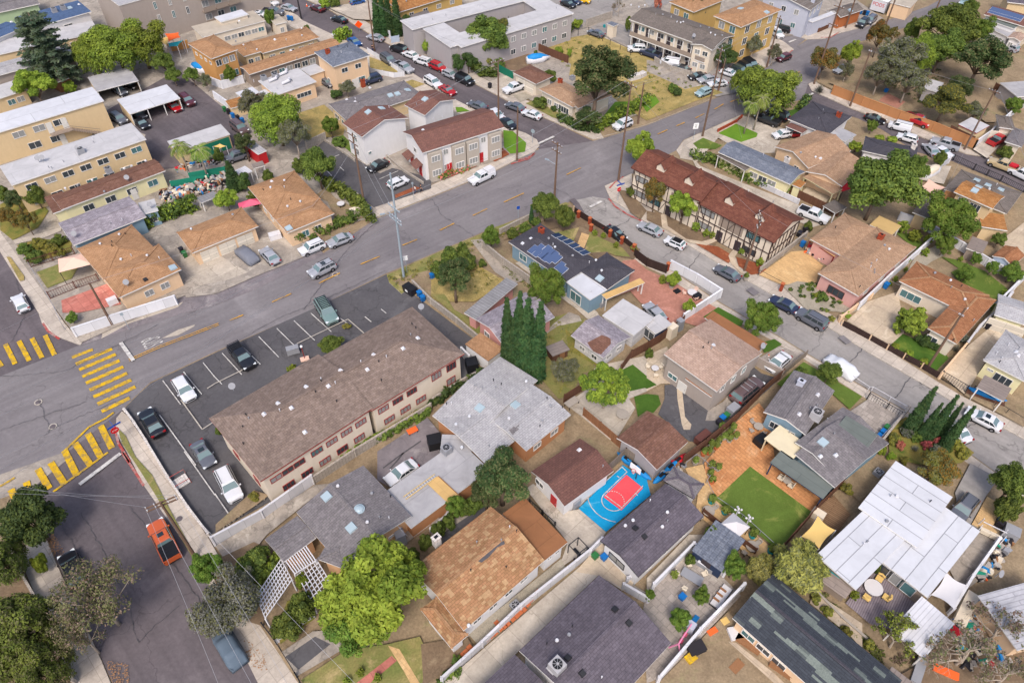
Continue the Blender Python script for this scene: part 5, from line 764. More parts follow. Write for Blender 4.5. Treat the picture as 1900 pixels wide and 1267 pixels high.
  def br(p,d,L,r,lv):
   q=p+d*L;tk.tube([p,p.lerp(q,.5)+Vector((random.uniform(-.1,.1),random.uniform(-.1,.1),0))*L*.5,q],[r,r*.8,r*.6],4 if lv>1 else 6,cap=False)
   if lv<(6 if kind=='bare' else 5):
    for _ in range(random.choice((2,3))if lv else 5):nd=(d+Vector(np.random.normal(size=3)*.55)+Vector((0,0,.05))).normalized();br(q,nd,L*random.uniform(.62,.85),r*.62,lv+1)
  br(Vector((0,0,-.1)),Vector((.1,0,1)).normalized(),1.9,.2,0);P_=[v for v in tk.v if v[2]>2.5];random.shuffle(P_)
  V,tone=leaves(P_[:220],[.4]*220,900 if kind=='bare' else 2600,.2,0);me=leafmesh('crown',V,tone,['leaf_brown','leaf_olive']if kind=='bare' else['leaf_olive','leaf_lime'],(np.random.rand(len(V)//4)<.5).astype(int));bk='bark_pale'
 elif kind=='agave':
  V=[];tone=[]
  for i in range(60):
   a=i*2.4;el=.1+1.2*i/60;d=Vector((math.cos(a)*math.cos(el),math.sin(a)*math.cos(el),math.sin(el)));s_=Vector((-math.sin(a),math.cos(a),0))*.28;L=4.2;V+=[tuple(-s_+Vector((0,0,.3))),tuple(s_+Vector((0,0,.3))),tuple(d*L*.6+s_),tuple(d*L)];tone.append(random.random())
  me=leafmesh('crown',np.array(V),np.array(tone),['leaf_grey']);tk.cyl((0,0,-.1),.3,.5,7);bk='bark'
 cr_=bpy.data.objects.new('crown',me);COL.objects.link(cr_);adopt(cr_,root);t_=tk.build('trunk',bk,None,True,False);adopt(t_,root)
 PROTO[kind]=[root,cr_,t_];return root
HT=dict(dusky=10.5,round=9.8,lime=9,dark=10,ficus=9.6,willow=9,pepper=10.5,euc=12.2,eucgreen=13,sparse=9.2,pine=12.4,scrub=8.2,autumn=8.8,shrub=7.2,shrublime=7.2,shrubdark=7.2,shrubyellow=6.8,shrubred=6.8,topiary=9.6,bamboo=7,jacaranda=7.4,cypress=12.8,cedar=15.2,palm=9.5,bare=8,twig=7.5,agave=4,shrubgrey=6.8)
WD=dict(cypress=1.25,palm=2.9,bare=4.6,twig=4.2,agave=4.2,cedar=5.6)
def tree(kind,q,rpx,h,label,cat='tree',name=None,group=None,z0=.15):
 """q sheet point of the crown's middle, rpx crown radius on the sheet, h height in metres"""
 q=px(q)[0]if isinstance(q,str)else q;pr=proto(kind);p=at(q,h*.55+z0);r=rpx*mpp(q,h*.55);c=copy_tree(pr);c.name=name or{'cypress':'cypress_tree','palm':'palm_tree','cedar':'cedar_tree','bare':'bare_tree'}.get(kind,'tree' if h>2.6 else 'shrub')
 c.location=(p.x,p.y,z0);c.rotation_euler=(0,0,random.uniform(0,6.28));sx=r/WD.get(kind,5.0);c.scale=(sx,sx,h/HT[kind]);c.rotation_euler[0]=random.uniform(-.035,.035)if kind=='cypress' else 0;tag(c,label,cat,group);return c
T=tree
T('dark','P:240,520',62,8,'dense dark green tree hiding the crosswalk corner at the left edge')
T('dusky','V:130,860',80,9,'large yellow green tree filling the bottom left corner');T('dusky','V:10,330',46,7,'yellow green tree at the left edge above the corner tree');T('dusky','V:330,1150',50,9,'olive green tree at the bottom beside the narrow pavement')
T('sparse','V:760,620',94,10,'sparse brownish street tree overhanging the dark car at the lower left');T('sparse','V:620,880',60,8.5,'sparse brownish tree lower half over the left pavement',);T('shrublime','P:315,860',17,3,'small lime green sapling in the pavement by the dark car')
T('ficus','W:-60,370',34,5.5,'bright green shrub tree at the corner of the block wall',);T('scrub','W:110,660',76,7,'grey green feathery tree over the covered car');T('scrub','W:230,480',26,5,'small grey tree between the driveway and the lattice',);T('shrub','W:330,330',42,3.6,'green bushes growing above the white lattice','bush','bush');T('shrublime','W:230,350',20,2.6,'small green bush at the end of the empty driveway','bush','bush')
T('lime','W:1230,560',112,9.5,'big bright lime green tree in the front yard at the bottom centre');T('ficus','W:1080,800',70,7,'lower bright green part crown beside the brick path tree');T('lime','W:1480,430',48,7.5,'bright lime tree crown touching the tan shingle roof',)
T('shrub','W:680,650',30,4.4,'dark green bush between lattice and bright lime tree','bush','bush');T('shrub','W:560,800',34,3,'row of green shrubs behind the iron fence at the bottom','bush','bush');T('shrublime','W:680,470',14,3.5,'small lime shrub poking through the white lattice','bush','bush')
for a,b in(('W:1032,1250','round shrub at the bottom edge left of the brick path'),('W:1268,1222','small round shrub right of the red brick path'),('W:1135,1180','green shrub beside the brick path under the lime tree')):T('topiary',a,9,1.3,b,'bush','bush')
T('eucgreen','R:560,230',62,8.5,'olive green tree between the flat roofed addition and the brown roof house');T('eucgreen','R:430,330',36,6,'sparse olive crown leaning over the narrow driveway',);T('ficus','R:190,420',22,4,'bright green shrub tree in the hedge row beside the chimney house',)
for i,(a,r)in enumerate((('R:60,590',15),('R:130,540',16),('R:260,430',17),('R:330,400',18),('Q:1540,800',18),('Q:1640,690',16))):T('shrub',a,r,2.6,['leftmost shrub','second shrub','third shrub','fourth shrub','lowest shrub','low shrub beside the ladder'][i]+' of the hedge row along the tan shingle house drive','bush','bush','hedge shrubs along the drive')
for i,(a,r,h)in enumerate((('M:612,210',13,13),('M:668,190',13,14.5),('M:705,290',13,12),('M:755,250',15,14.5),('M:790,300',12,12.5),('M:835,270',15,15),('M:650,300',10,10))):
 T('cypress',a,r*1.25,h,'tall dark cypress, %s in the clump beside the large pale roof'%['the leftmost','second from left','a shorter front one','the tall middle one','a slim one','the rightmost','the shortest left one'][i],'cypress','cypress_tree','cypresses beside the large pale roof')
T('ficus','H:905,1080',42,8,'rounded bright green tree between the cypresses and the blue house');T('eucgreen','H:185,1010',40,8,'rounded dark pine in the dry yard behind the parking lot');T('euc','M:1040,540',30,4.5,'pale leafless scrubby tree in the dry yard');T('jacaranda','M:1370,690',52,7,'airy bright green tree over the patio with stone tables')
T('shrub','H:270,850',24,3.5,'ivy clad bush on the left wall of the dry yard','bush','bush');T('shrub','H:150,830',22,3.5,'leafy bush near the street end of the dry yard','bush','bush');T('shrub','H:60,920',20,3,'leafy bush beside the blue bin in the dry yard corner','bush','bush');T('shrub','H:240,770',12,3,'ivy bush top at the corner of the dry yard wall','bush','bush');T('shrub','H:400,880',9,1.5,'small bush on the cracked path of the dry yard','bush','bush')
T('ficus','H:470,680',20,5,'dense green tree at the street end of the blue house wall');T('round','H:895,440',30,5.5,'olive green round tree on the main road corner');T('round','H:1045,530',22,5,'magnolia tree with white blooms in the blue house yard');T('cypress','H:788,490',5,3.6,'slim dark juniper beside the road corner tree','bush','juniper')
for a,b in(('H:640,640','left'),('H:740,600','right')):T('shrub',a,14,2,'low hedge bush at the %s behind the front wall of the blue house'%b,'bush','bush')
T('topiary','H:790,645',8,1.6,'small clipped bush by the brick chimney','bush','bush');T('shrub','H:820,560',10,2,'bush under the road corner tree','bush','bush')
for i,a in enumerate(('H:1283,640','H:1350,660','H:1450,735','H:1590,760')):T('shrubyellow' if i==3 else 'topiary',a,6 if i<3 else 8,1.3,'%s small bush along the brick pillar fence'%('first','second','third','fourth')[i],'bush','bush','bushes along the brick pillar fence')
T('ficus','N:905,140',39,6.5,'round dense bright green street tree in front of the two storey greige house')
T('topiary','I:125,1005',8,2,'slim clipped shrub in the pink paved yard','bush','bush');T('lime','I:212,1010',16,3,'lime green round shrub tree in the pink paved yard');T('lime','N:330,40',14,2.8,'lime green shrub tree by the white vinyl fence end');T('shrub','N:20,400',9,2,'small citrus bush in a pot on the stone patio','bush','bush')
T('autumn','I:70,340',30,6.5,'brownish yellow tree in front of the half-timbered block');T('lime','I:290,440',33,6.5,'bright green tree in front of the half-timbered block');T('round','I:-120,320',12,2,'low bush at the left end of the half-timbered block','bush','bush')
T('topiary','I:385,590',9,1.8,'round bush under the bright street tree','bush','bush');T('topiary','I:465,640',7,1.5,'small round bush beside the left apartment door','bush','bush');T('topiary','I:520,650',8,1.6,'round bush touching the left apartment door','bush','bush');T('topiary','I:750,780',7,1.4,'dark round bush beside the second apartment door','bush','bush');T('topiary','I:888,865',8,1.6,'bright round bush at the right end of the half-timbered block','bush','bush');T('shrub','I:1265,590',10,2,'green bush behind the right end of the half-timbered block','bush','bush')
T('lime','C:1640,1170',30,7,'light green sparse tree on the main road corner by the brown roof')
T('round','J:560,280',74,12,'very large rounded green tree behind the pink house');T('round','J:820,170',30,7,'grey green tree crown right behind the very large tree');T('ficus','J:1110,550',55,9,'dense round ficus in front of the orange roofed house');T('ficus','J:1070,740',22,4,'low spreading green tree by the white back fence');T('round','J:1030,70',13,3.5,'small lime tree over the white driveway wall')
T('topiary','O:820,140',32,5,'clipped cloud-shaped green tree on the front lawn');
for i,a in enumerate(('O:678,350','O:790,405','O:905,470')):T('shrublime',a,9,1.4,'%s round golden shrub behind the dark panel fence'%('left','middle','right')[i],'bush','bush','golden shrubs on the front lawn')
T('shrubdark','O:910,300',15,1.8,'dark spreading shrub under the cream house window','bush','bush');T('shrubdark','O:1000,340',13,1.6,'dark shrub below the leaning pole','bush','bush');T('agave','O:1165,360',8,1.2,'spiky blue grey agave at the corner of the cream house','agave','agave');T('shrubgrey','O:1230,290',10,1.6,'grey green bush beside the cream house','bush','bush')
for i,a in enumerate(('J:745,590','J:840,660','J:940,690','J:920,790','J:1195,845','J:780,850','J:685,1000','J:765,925','J:640,1040')):T('topiary',a,(12,13,9,8,5,6,5,4,5)[i],(2.5,2.4,2,1.6,1.2,1.5,1.2,1,1)[i],['tall bush at the back fence corner','wide bush by the back lawn','bush at the fence bend','pair of bushes by the gravel','small round bush at the lawn edge','bush below the fence run','round bush in the gravel bed','tiny bush in the gravel bed','low bush beside the blue bin'][i]+' of the pink house plot','bush','bush')
T('ficus','J:1315,850',11,2.6,'small citrus tree beside the blue playhouse');T('ficus','J:1440,920',14,3,'left citrus tree on the curved back lawn');T('ficus','J:1590,960',24,3.2,'right citrus tree on the curved back lawn');T('ficus','J:1230,970',18,3,'citrus tree by the back deck rail');T('round','J:1490,700',14,3,'small green tree between hut and side wall');T('topiary','J:1545,1115',8,1.5,'upper clipped bush in the corner of the back lawn','bush','bush');T('topiary','J:1520,1165',8,1.5,'middle clipped bush in the corner of the back lawn','bush','bush');T('topiary','J:1460,1225',9,1.5,'lower clipped bush by the side wall','bush','bush')
T('round','N:1430,560',24,4,'small flowering tree on the slate blue house lawn');T('shrub','N:1220,560',14,2,'leafy shrub on the slate blue house lawn','bush','bush')
for i,(a,r,h)in enumerate((('O:900,830',14,9),('O:965,920',9,7.5),('O:1060,890',12,9),('O:1120,920',9,7.5),('O:1180,970',12,9))):T('cypress',a,r*1.0,h,'%s of the five leaning dark cypresses by the white parked car'%('leftmost','second','third','fourth','rightmost')[i],'cypress','cypress_tree','cypresses beside the street')
T('autumn','U:1000,130',48,4.5,'spreading olive green juniper over the white panel roof edge');T('round','U:1600,250',40,7,'bright green tree at the right edge above the bins');T('shrub','U:1580,420',26,5,'green bush below the right edge tree','bush','bush')
for i,(a,r,k)in enumerate((('O:680,1070',14,'shrubyellow'),('O:580,1160',10,'shrublime'),('O:650,1210',9,'shrublime'),('O:750,1240',8,'shrubyellow'),('O:780,1020',16,'shrubgrey'),('O:720,1120',9,'shrubred'),('O:850,1060',12,'shrub'),('O:930,1120',10,'shrubred'),('O:1000,1150',12,'shrubgrey'),('O:1090,1130',12,'shrub'),('O:1160,1110',14,'shrubyellow'),('O:1220,1190',14,'shrubyellow'),('O:1010,1090',9,'shrubred'),('O:840,1150',11,'agave'))):
 T(k,a,r,1.6 if k!='agave' else 1.2,['tall yellow','spiky lime','round lime','low yellow','grey leaved','coral flowered left','broad green','coral flowered middle','blue grey','green right','yellow right','golden corner','coral flowered right','silvery agave'][i]+' plant in the cactus garden above the white panel roof','garden plant','garden_plant','plants of the cactus garden')
T('bamboo','S:1170,880',62,5.5,'feathery yellow green bamboo between lawn and striped roof','bamboo','bamboo');T('bamboo','S:880,900',34,4.5,'smaller feathery bamboo left of the big clump','bamboo','bamboo');T('ficus','S:680,900',26,4,'dense green tree beside the blue grey shed');T('ficus','Y:425,590',18,3,'small bright tree in the middle of the stone patio');T('ficus','Y:260,770',24,3.4,'bright tree beside the pink play set');T('ficus','Y:25,580',11,2.4,'small potted tree at the left of the stone patio');T('shrub','S:510,620',15,2.5,'green shrub at the end of the narrow bed','bush','bush');T('shrub','S:340,830',11,1.8,'leafy plant in the patio corner','bush','bush');T('topiary','Z:365,575',9,1.6,'round green bush at the deck edge','bush','bush');T('shrub','Z:540,350',10,2.4,'green shrub between two white roofs','bush','bush');T('shrubyellow','U:300,280',13,1.6,'flowering yellow green bush by the gravel yard','bush','bush')
T('twig','Z:720,900',62,5,'half bare tree with green leaves in front of the white patio cover');T('bare','Z:1300,1000',92,7.5,'bare branching tree over the junk at the bottom right','bare tree');T('bare','Z:1560,820',70,7,'pale bare tree over the corrugated roof','bare tree');T('bare','Z:1600,1180',64,6,'low bare tree in the bottom right corner','bare tree')
for i,a in enumerate(('Z:150,700','Z:300,860','Z:60,600','Z:480,960')):T('shrubyellow',a,12,1.2,'%s weedy shrub in the strip beside the striped roof'%('second','third','first','lowest')[i],'bush','bush','shrubs beside the striped roof')
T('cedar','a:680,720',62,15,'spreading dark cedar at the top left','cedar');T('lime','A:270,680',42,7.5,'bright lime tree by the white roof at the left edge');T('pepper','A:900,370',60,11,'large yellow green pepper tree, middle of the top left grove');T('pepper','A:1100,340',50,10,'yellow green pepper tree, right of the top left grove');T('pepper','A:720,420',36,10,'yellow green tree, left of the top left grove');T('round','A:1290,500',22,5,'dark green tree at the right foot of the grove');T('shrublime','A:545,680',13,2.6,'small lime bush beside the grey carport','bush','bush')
T('round','A:1360,600',17,4,'small olive tree by the parking court');T('round','A:1510,600',16,4,'bushy tree near the junction of the yards');T('euc','A:1610,640',15,4,'grey green bushy tree left of the orange shed')
T('pepper','B:480,930',55,10,'large yellow green tree above the long parking lot');T('euc','B:300,830',32,8,'olive tree behind the red flowers');T('euc','B:620,1060',34,8,'grey green tree overhanging the duplex parking');T('ficus','B:900,990',19,4.5,'round green tree in the dry square yard');T('ficus','B:110,590',15,4,'round green tree by the orange walled house');T('ficus','B:425,150',12,5.5,'upright green tree behind the beige flat roof');T('euc','B:1030,690',18,3.6,'straggly tree beside the navy car');T('shrubdark','B:945,740',13,2,'dark bush at the end of the gravel drive','bush','bush');T('shrubred','B:310,770',17,2,'red bougainvillea between the white awnings','bush','bush')
T('shrub','B:970,1110',14,2,'green shrub on the strip beside the first duplex','bush','bush');T('eucgreen','B:230,1140',22,6,'dark round tree beside the black suv in the junk yard');T('shrub','b:1060,480',12,3,'small round tree in the junk yard middle','tree');T('cypress','b:1250,780',14,6,'dark upright conifer in the scrap heap');T('shrubdark','b:1440,900',18,3.5,'dark green bush under the conifer','bush','bush')
T('palm','b:500,520',24,7.5,'feathery palm nearest the cream bungalow','palm tree');T('palm','b:800,570',26,7,'feathery palm in the middle of the junk yard','palm tree');T('lime','b:1180,1190',27,4,'lime green tree beside the triple garage');T('shrub','G:300,365',17,3,'green bush behind the tan hip roof','bush','bush')
T('round','G:800,130',36,8,'grey green leafy tree over the parking entrance');T('shrub','G:650,110',16,3,'green bush behind the tan house roof','bush','bush');T('shrub','G:410,190',12,2.4,'bright green bush under the patched canopy','bush','bush')
for i,(a,r)in enumerate((('F:120,380',22),('F:280,360',22),('F:60,520',22),('F:20,330',16),('F:160,300',14))):T(('eucgreen','round','autumn','shrub','shrub')[i],a,r,(4.5,4.5,4,3,3)[i],('dark tree in the overgrown front garden','green tree against the tan apartments','yellowish tree at the left edge garden','bush at the far left of the garden','bush at the foot of the tan apartments')[i])
T('autumn','F:205,560',26,4.6,'orange tree full of fruit on the left side pavement');
for i,(a,r)in enumerate((('F:190,760',16),('F:300,720',15),('F:260,830',18),('F:400,760',14),('F:460,690',15),('F:480,790',8))):T(('shrub','shrubyellow')[i%2],a,r,1.8,('leftmost','upper','lowest','middle','upper right','smallest')[i]+' bush of the leafy garden beside the black rail fence','bush','bush','bushes of the leafy garden')
T('ficus','K:560,130',14,1.6,'ragged bush at the corner of the white wall','bush','bush')
T('round','L:905,345',25,2.6,'low round clipped bush beside the apartment block','bush','bush');T('topiary','L:600,525',12,1.6,'small clipped bush at the apartment wall','bush','bush');T('shrub','L:20,1010',7,1.5,'small bush at the left end of the apartment block','bush','bush');T('shrubyellow','L:1025,190',9,.7,'dry grass tuft at the lot island','bush','bush');T('shrubyellow','Q:300,340',12,1,'dry bush at the stone bed by the white car','bush','bush')
T('round','C:440,300',46,9,'broad green tree in front of the grey apartment block');T('pine','C:570,260',26,8,'upright green tree at the right of the broad one');T('eucgreen','C:1300,640',66,16,'huge dark eucalyptus beside the cream bungalow');T('eucgreen','C:1230,930',30,4.5,'dark undergrowth at the foot of the eucalyptus');T('shrubdark','C:1160,980',14,2,'dark bush at the street corner by the eucalyptus','bush','bush')
T('shrub','C:860,800',15,2.4,'round bush against the cream bungalow','bush','bush');T('shrubdark','C:965,850',7,1.3,'small dark bush under the bungalow window','bush','bush');T('shrubdark','C:1012,860',7,1.3,'small bush right below the bungalow window','bush','bush');T('round','C:930,610',16,3.5,'small tree behind the brown garage');T('shrubyellow','C:430,450',14,3,'reddish brown bush at the dry yard edge','bush','bush')
for i,(a,r)in enumerate((('C:40,310',16),('C:110,360',16),('C:190,420',18),('C:290,480',19),('C:210,510',13))):T('dark',a,r,5,'%s dark tree in the row by the blue panel'%('first','second','third','fourth','front')[i],group='trees by the upper street')
for i,(a,r)in enumerate((('B:1500,200',13),('B:1530,270',14),('B:1590,240',13),('B:1650,270',12))):T('dark',a,r,5,'%s conifer behind the pair of lime street trees'%('first','second','third','fourth')[i],group='conifers by the upper street')
T('lime','B:1600,330',12,4,'left lime green street tree by the upper street');T('lime','B:1660,370',12,4,'right lime green street tree by the upper street');T('shrub','B:1400,230',12,2.5,'green bushes behind the white front wall','bush','bush')
for i,x in enumerate((1250,1300,1345,1410)):T('cypress',(400+x/4.2225,18),9.5,11,'%s of the four tall cypresses at the top edge'%('first','second','third','fourth')[i],'cypress','cypress_tree','tall cypresses at the top edge')
T('shrublime','B:850,20',12,3,'bright hedge tree by the pavement at the top','bush','bush');T('shrub','B:930,10',12,3,'dark shrub behind the bright hedge at the top','bush','bush');T('shrub','B:715,215',6,1.3,'little bush in the brick planter','bush','bush')
for i,(a,r)in enumerate((('C:1010,230',14),('C:1080,210',13),('C:1150,185',12),('C:930,270',12),('C:1000,400',10),('C:820,430',7),('C:1085,415',5),('C:540,490',12))):T(('shrublime','shrub')[i%2],a,r,2.2,('lime bush by the grey block','green bush near the grey block corner','bushes at the drive entrance','bush under the grey block wall','thicket at the fence of the dry field','small bush by the rubble pile','tiny bush in the dry field','bush at the left of the dirt yard')[i],'bush','bush')
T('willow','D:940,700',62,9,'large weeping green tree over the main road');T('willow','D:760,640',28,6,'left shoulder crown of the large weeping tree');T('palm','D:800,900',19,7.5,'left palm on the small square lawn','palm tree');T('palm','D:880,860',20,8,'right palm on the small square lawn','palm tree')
T('autumn','D:1390,490',34,7,'orange tinged umbrella tree at the street corner');T('agave','D:1362,690',13,1.8,'large blue agave at the street corner','agave','agave');T('lime','E:330,430',22,7,'light green tree beside the umbrella tree');T('euc','E:300,560',16,5,'dark slim tree beside the hidden car')
T('autumn','E:560,300',32,8,'olive brown tree along the upper main road');T('round','E:1120,230',56,11,'big spreading green tree, centre of the right grove');T('round','E:1050,400',44,9,'lower green tree inside the right grove');T('ficus','E:1330,240',30,7,'bright green tree at the top right of the grove');T('euc','E:700,450',48,11,'grey green eucalyptus, left in the right grove');T('pepper','E:880,420',34,9,'yellow green tree in the middle of the grove');T('euc','E:560,600',32,8,'thin eucalyptus with white trunk by the gravel lot');T('euc','E:790,640',40,9,'grey eucalyptus above the parked red pickup');T('eucgreen','E:1350,480',54,12,'brown green eucalyptus at the right of the grove');T('pine','E:1080,800',46,8.5,'yellow green pine above the terracotta wall');T('eucgreen','E:1180,700',30,7,'dark tree at the right of the pine');T('euc','E:1300,880',24,5,'grey scrub by the white roofed shed')
T('round','E:810,250',16,6,'small green tree between the grove and the road');T('round','E:1260,90',18,6,'green tree along the top of the main road');T('ficus','E:1610,830',20,4,'round bright tree at the right edge');T('shrub','E:1550,1190',16,2.4,'leafy bushes in the front garden at the right','bush','bush');T('ficus','E:500,990',12,3,'small lime tree behind the dark roof');T('lime','E:370,1160',16,3,'lime tree between tan and dark roofs');T('shrub','E:110,1080',15,2.6,'bush row beside the tan roof','bush','bush');T('shrublime','E:560,1080',11,1,'flat lime ground bush on the roof strip','bush','bush');T('shrublime','E:660,1090',11,1,'lime bush beside the parked white pickup','bush','bush')
T('euc','D:330,70',14,8,'thin tree at the left of the mustard building');T('euc','D:420,100',16,7,'thin tree before the mustard building');T('sparse','D:760,240',34,8,'bare brown tree in front of the mustard building');T('eucgreen','D:630,190',14,7,'dark green tree beside the motel block');T('dark','D:610,440',30,5,'dark trees along the end wall of the motel block');T('euc','D:840,360',18,5.5,'street tree with thin trunk by the mustard building');T('euc','D:1000,420',15,5,'small street tree near the red hatchback');T('shrubred','D:90,5',9,4,'crimson tree at the top edge','tree');T('shrub','D:1180,180',14,2,'front garden bushes of the pale blue building','bush','bush')
T('shrub','C:1545,185',6,4,'climbing plant on the motel corner','bush','bush');T('bare','C:1480,10',16,7,'bare twin trunked tree at the top','bare tree');T('shrub','D:210,690',12,1.8,'bush in the dry field near the road','bush','bush');T('shrubdark','D:240,720',10,1.6,'darker bush next to it on the dry field edge','bush','bush')
T('shrub','I:1380,1145',11,1.5,'round shrub in the gravel garden','bush','bush');T('shrubdark','I:1445,1090',11,1.5,'dark shrub by the pink wall','bush','bush');T('topiary','N:1530,-20',8,1,'low round shrub at the kerb side of the gravel garden','bush','bush');T('shrubyellow','O:185,130',7,1,'reddish low shrub at the front of the gravel garden','bush','bush');T('topiary','O:300,100',9,1.3,'green mound beside the cream drive wall','bush','bush');T('topiary','N:1325,-55',6,.9,'tiny shrub at the gravel garden tip','bush','bush')
P_=ats('I:1070,1060 1330,1040 1600,1190 1400,1267',.3);V=[]
for _ in range(46):
 a,b=random.random(),random.random();p=P_[0].lerp(P_[1],a).lerp(P_[3].lerp(P_[2],a),b);V.append((p.x,p.y,.35))
Vv,tn=leaves(V,[.32]*len(V),1400,.3);me=leafmesh('succulents',Vv,tn,['leaf_dark','leaf_mid'],(np.random.rand(1400)<.5).astype(int));o=bpy.data.objects.new('succulents',me);COL.objects.link(o);tag(o,'small green succulents scattered over the grey gravel garden','succulents',kind='stuff')
def weeds(label,s,n,mats=('leaf_olive','leaf_mid')):
 P=ats(s,.3);c0=P[0].copy();V=[P[0].lerp(P[1],a).lerp(P[3].lerp(P[2],a),b)-c0 for a,b in np.random.rand(n,2)]
 Vv,tn=leaves(V,[random.uniform(.12,.5)for _ in V],n*14,.16,.6);me=leafmesh('weeds',Vv,tn,list(mats),(np.random.rand(n*14)<.5).astype(int));o=bpy.data.objects.new('weeds',me);COL.objects.link(o);o.location=c0;tag(o,label,'weeds',kind='stuff')
for l,s,n,mt in(('weeds and dry tufts in the yard under the leaning scrub','M:870,220 1080,110 1300,480 1000,740',150,('leaf_olive','leaf_yellow')),('low weeds in the dirt yard outside the white wall','Y:480,900 700,720 900,1000 560,1267',60,('leaf_olive','leaf_brown')),('weeds in the strip between striped roof and deck','Z:20,620 120,560 620,1060 540,1130',120,('leaf_olive','leaf_mid')),('weeds and leaf litter at the bottom right corner','Z:620,1100 1100,900 1689,1100 1500,1267',260,('leaf_brown','leaf_olive')),('dry tufts across the vacant lot','985,80 1110,70 1290,160 1200,220',160,('leaf_olive','leaf_yellow')),('weeds along the shoulder of the main road','720,512 985,401 990,410 735,530',120,('leaf_olive','leaf_yellow')),('undergrowth below the right hand grove','E:400,560 900,380 1300,880 900,820',260,('leaf_olive','leaf_dark')),('tufts in the dry yard behind the parking lot','H:60,950 330,880 590,1030 200,1160',110,('leaf_yellow','leaf_olive')),('weeds along the lane walls by the blue house','H:540,920 600,900 820,1050 760,1080',50,('leaf_olive','leaf_mid')),('plants around the curved front path','W:1100,1000 1650,980 1650,1260 1100,1260',90,('leaf_olive','leaf_mid')),('weeds along the foot of the apartment wall','L:900,1250 1689,790 1689,820 940,1267',120,('leaf_mid','leaf_green'))):weeds(l,s,n,mt)
def hedge(label,s,w,h,mats=('leaf_green','leaf_mid'),n=90,sz=.34,ivy=False):
 P=ats(s,.15);cs=[];o0=P[0].copy()
 for a,b in zip(P,P[1:]):
  L=(b-a).length
  for i in range(int(L/.45)+1):
   p=a.lerp(b,(i+random.random())/(L/.45+1))
   for _ in range(max(1,int(h/.7))):cs.append((p.x-o0.x+random.uniform(-w/2,w/2)*.7,p.y-o0.y+random.uniform(-w/2,w/2)*.7,random.uniform(.1,h*.8)))
 V,tone=leaves(cs,[min(.75,w*.55)]*len(cs),min(9000,int(len(cs)*n*.35)),sz);k=len(tone);me=leafmesh('hedge',V,tone,list(mats),(np.random.rand(k)<.35).astype(int));o=bpy.data.objects.new('hedge',me);COL.objects.link(o);o.location=o0;tag(o,label,'hedge');return o
hedge('vine covered hedge along the street wall of the tan hip roofed house','G:650,720 940,600 1220,480',1.3,1.8);hedge('hedge climbing from the parking to the tan house corner','G:1215,560 1130,440 1000,340 850,270',1.6,2.2,('leaf_mid','leaf_green'));hedge('clipped green hedge between the speckled roof and the junk yard','F:1110,620 1300,540 1540,450',1.6,3.0,('leaf_green','leaf_lime'))
hedge('leafy hedge between the long drive and the slate roofed house','I:350,60 560,110 760,220 900,270 1080,340',1.6,1.8,('leaf_mid','leaf_green'));hedge('tall hedge row behind the dirt shoulder of the main road','C:1300,1020 1450,940 1600,860 1700,810',1.8,2.2,('leaf_lime','leaf_green'));hedge('long dense hedge in front of the dirt yard by the upper street','C:170,470 320,560 420,610 520,590',1.6,2.4)
hedge('ivy on the low wall behind the apartment block','M:0,830 200,690 440,570',.8,1.6,('leaf_dark','leaf_green'));hedge('ivy trailing on the wall beside the grey addition','L:1260,1100 1400,1030 1689,870',.7,1.4,('leaf_mid','leaf_green'));hedge('yellow green hedge behind the fence of the upper street house','B:950,330 1050,285',2.2,3,('leaf_lime','leaf_bright'));hedge('dark hedge under the euc tree corner by the pavement','C:1010,940 1150,1010 1300,1040',1.2,1.4,('leaf_dark','leaf_green'))
hedge('green climbing strip on the weeds behind the apartment wall','L:900,1245 1150,1130 1350,1020',.7,.6,('leaf_lime','leaf_mid'));hedge('low flowering hedge in front of the townhouse row','H:50,220 180,180 340,110',1.2,.8,('leaf_mid','leaf_coral'));hedge('hedge of vines over the white lattice top','W:330,560 420,480 520,300',.8,2.6,('leaf_mid','leaf_lime'),30);hedge('low green edge by the bottom white wall','X:90,1267 250,1110',1,.8)
hedge('clipped hedge on the left end of the lawn by the charcoal house','D:1190,880 1255,790',1.4,1.6,('leaf_dark','leaf_mid'));hedge('cypress-like clipped column beside the outside stair','A:800,1000 822,1010',1.2,5,('leaf_dark','leaf_green'),160)
for r_,*ch in PROTO.values():
 for o in ch+[r_]:COL.objects.unlink(o)
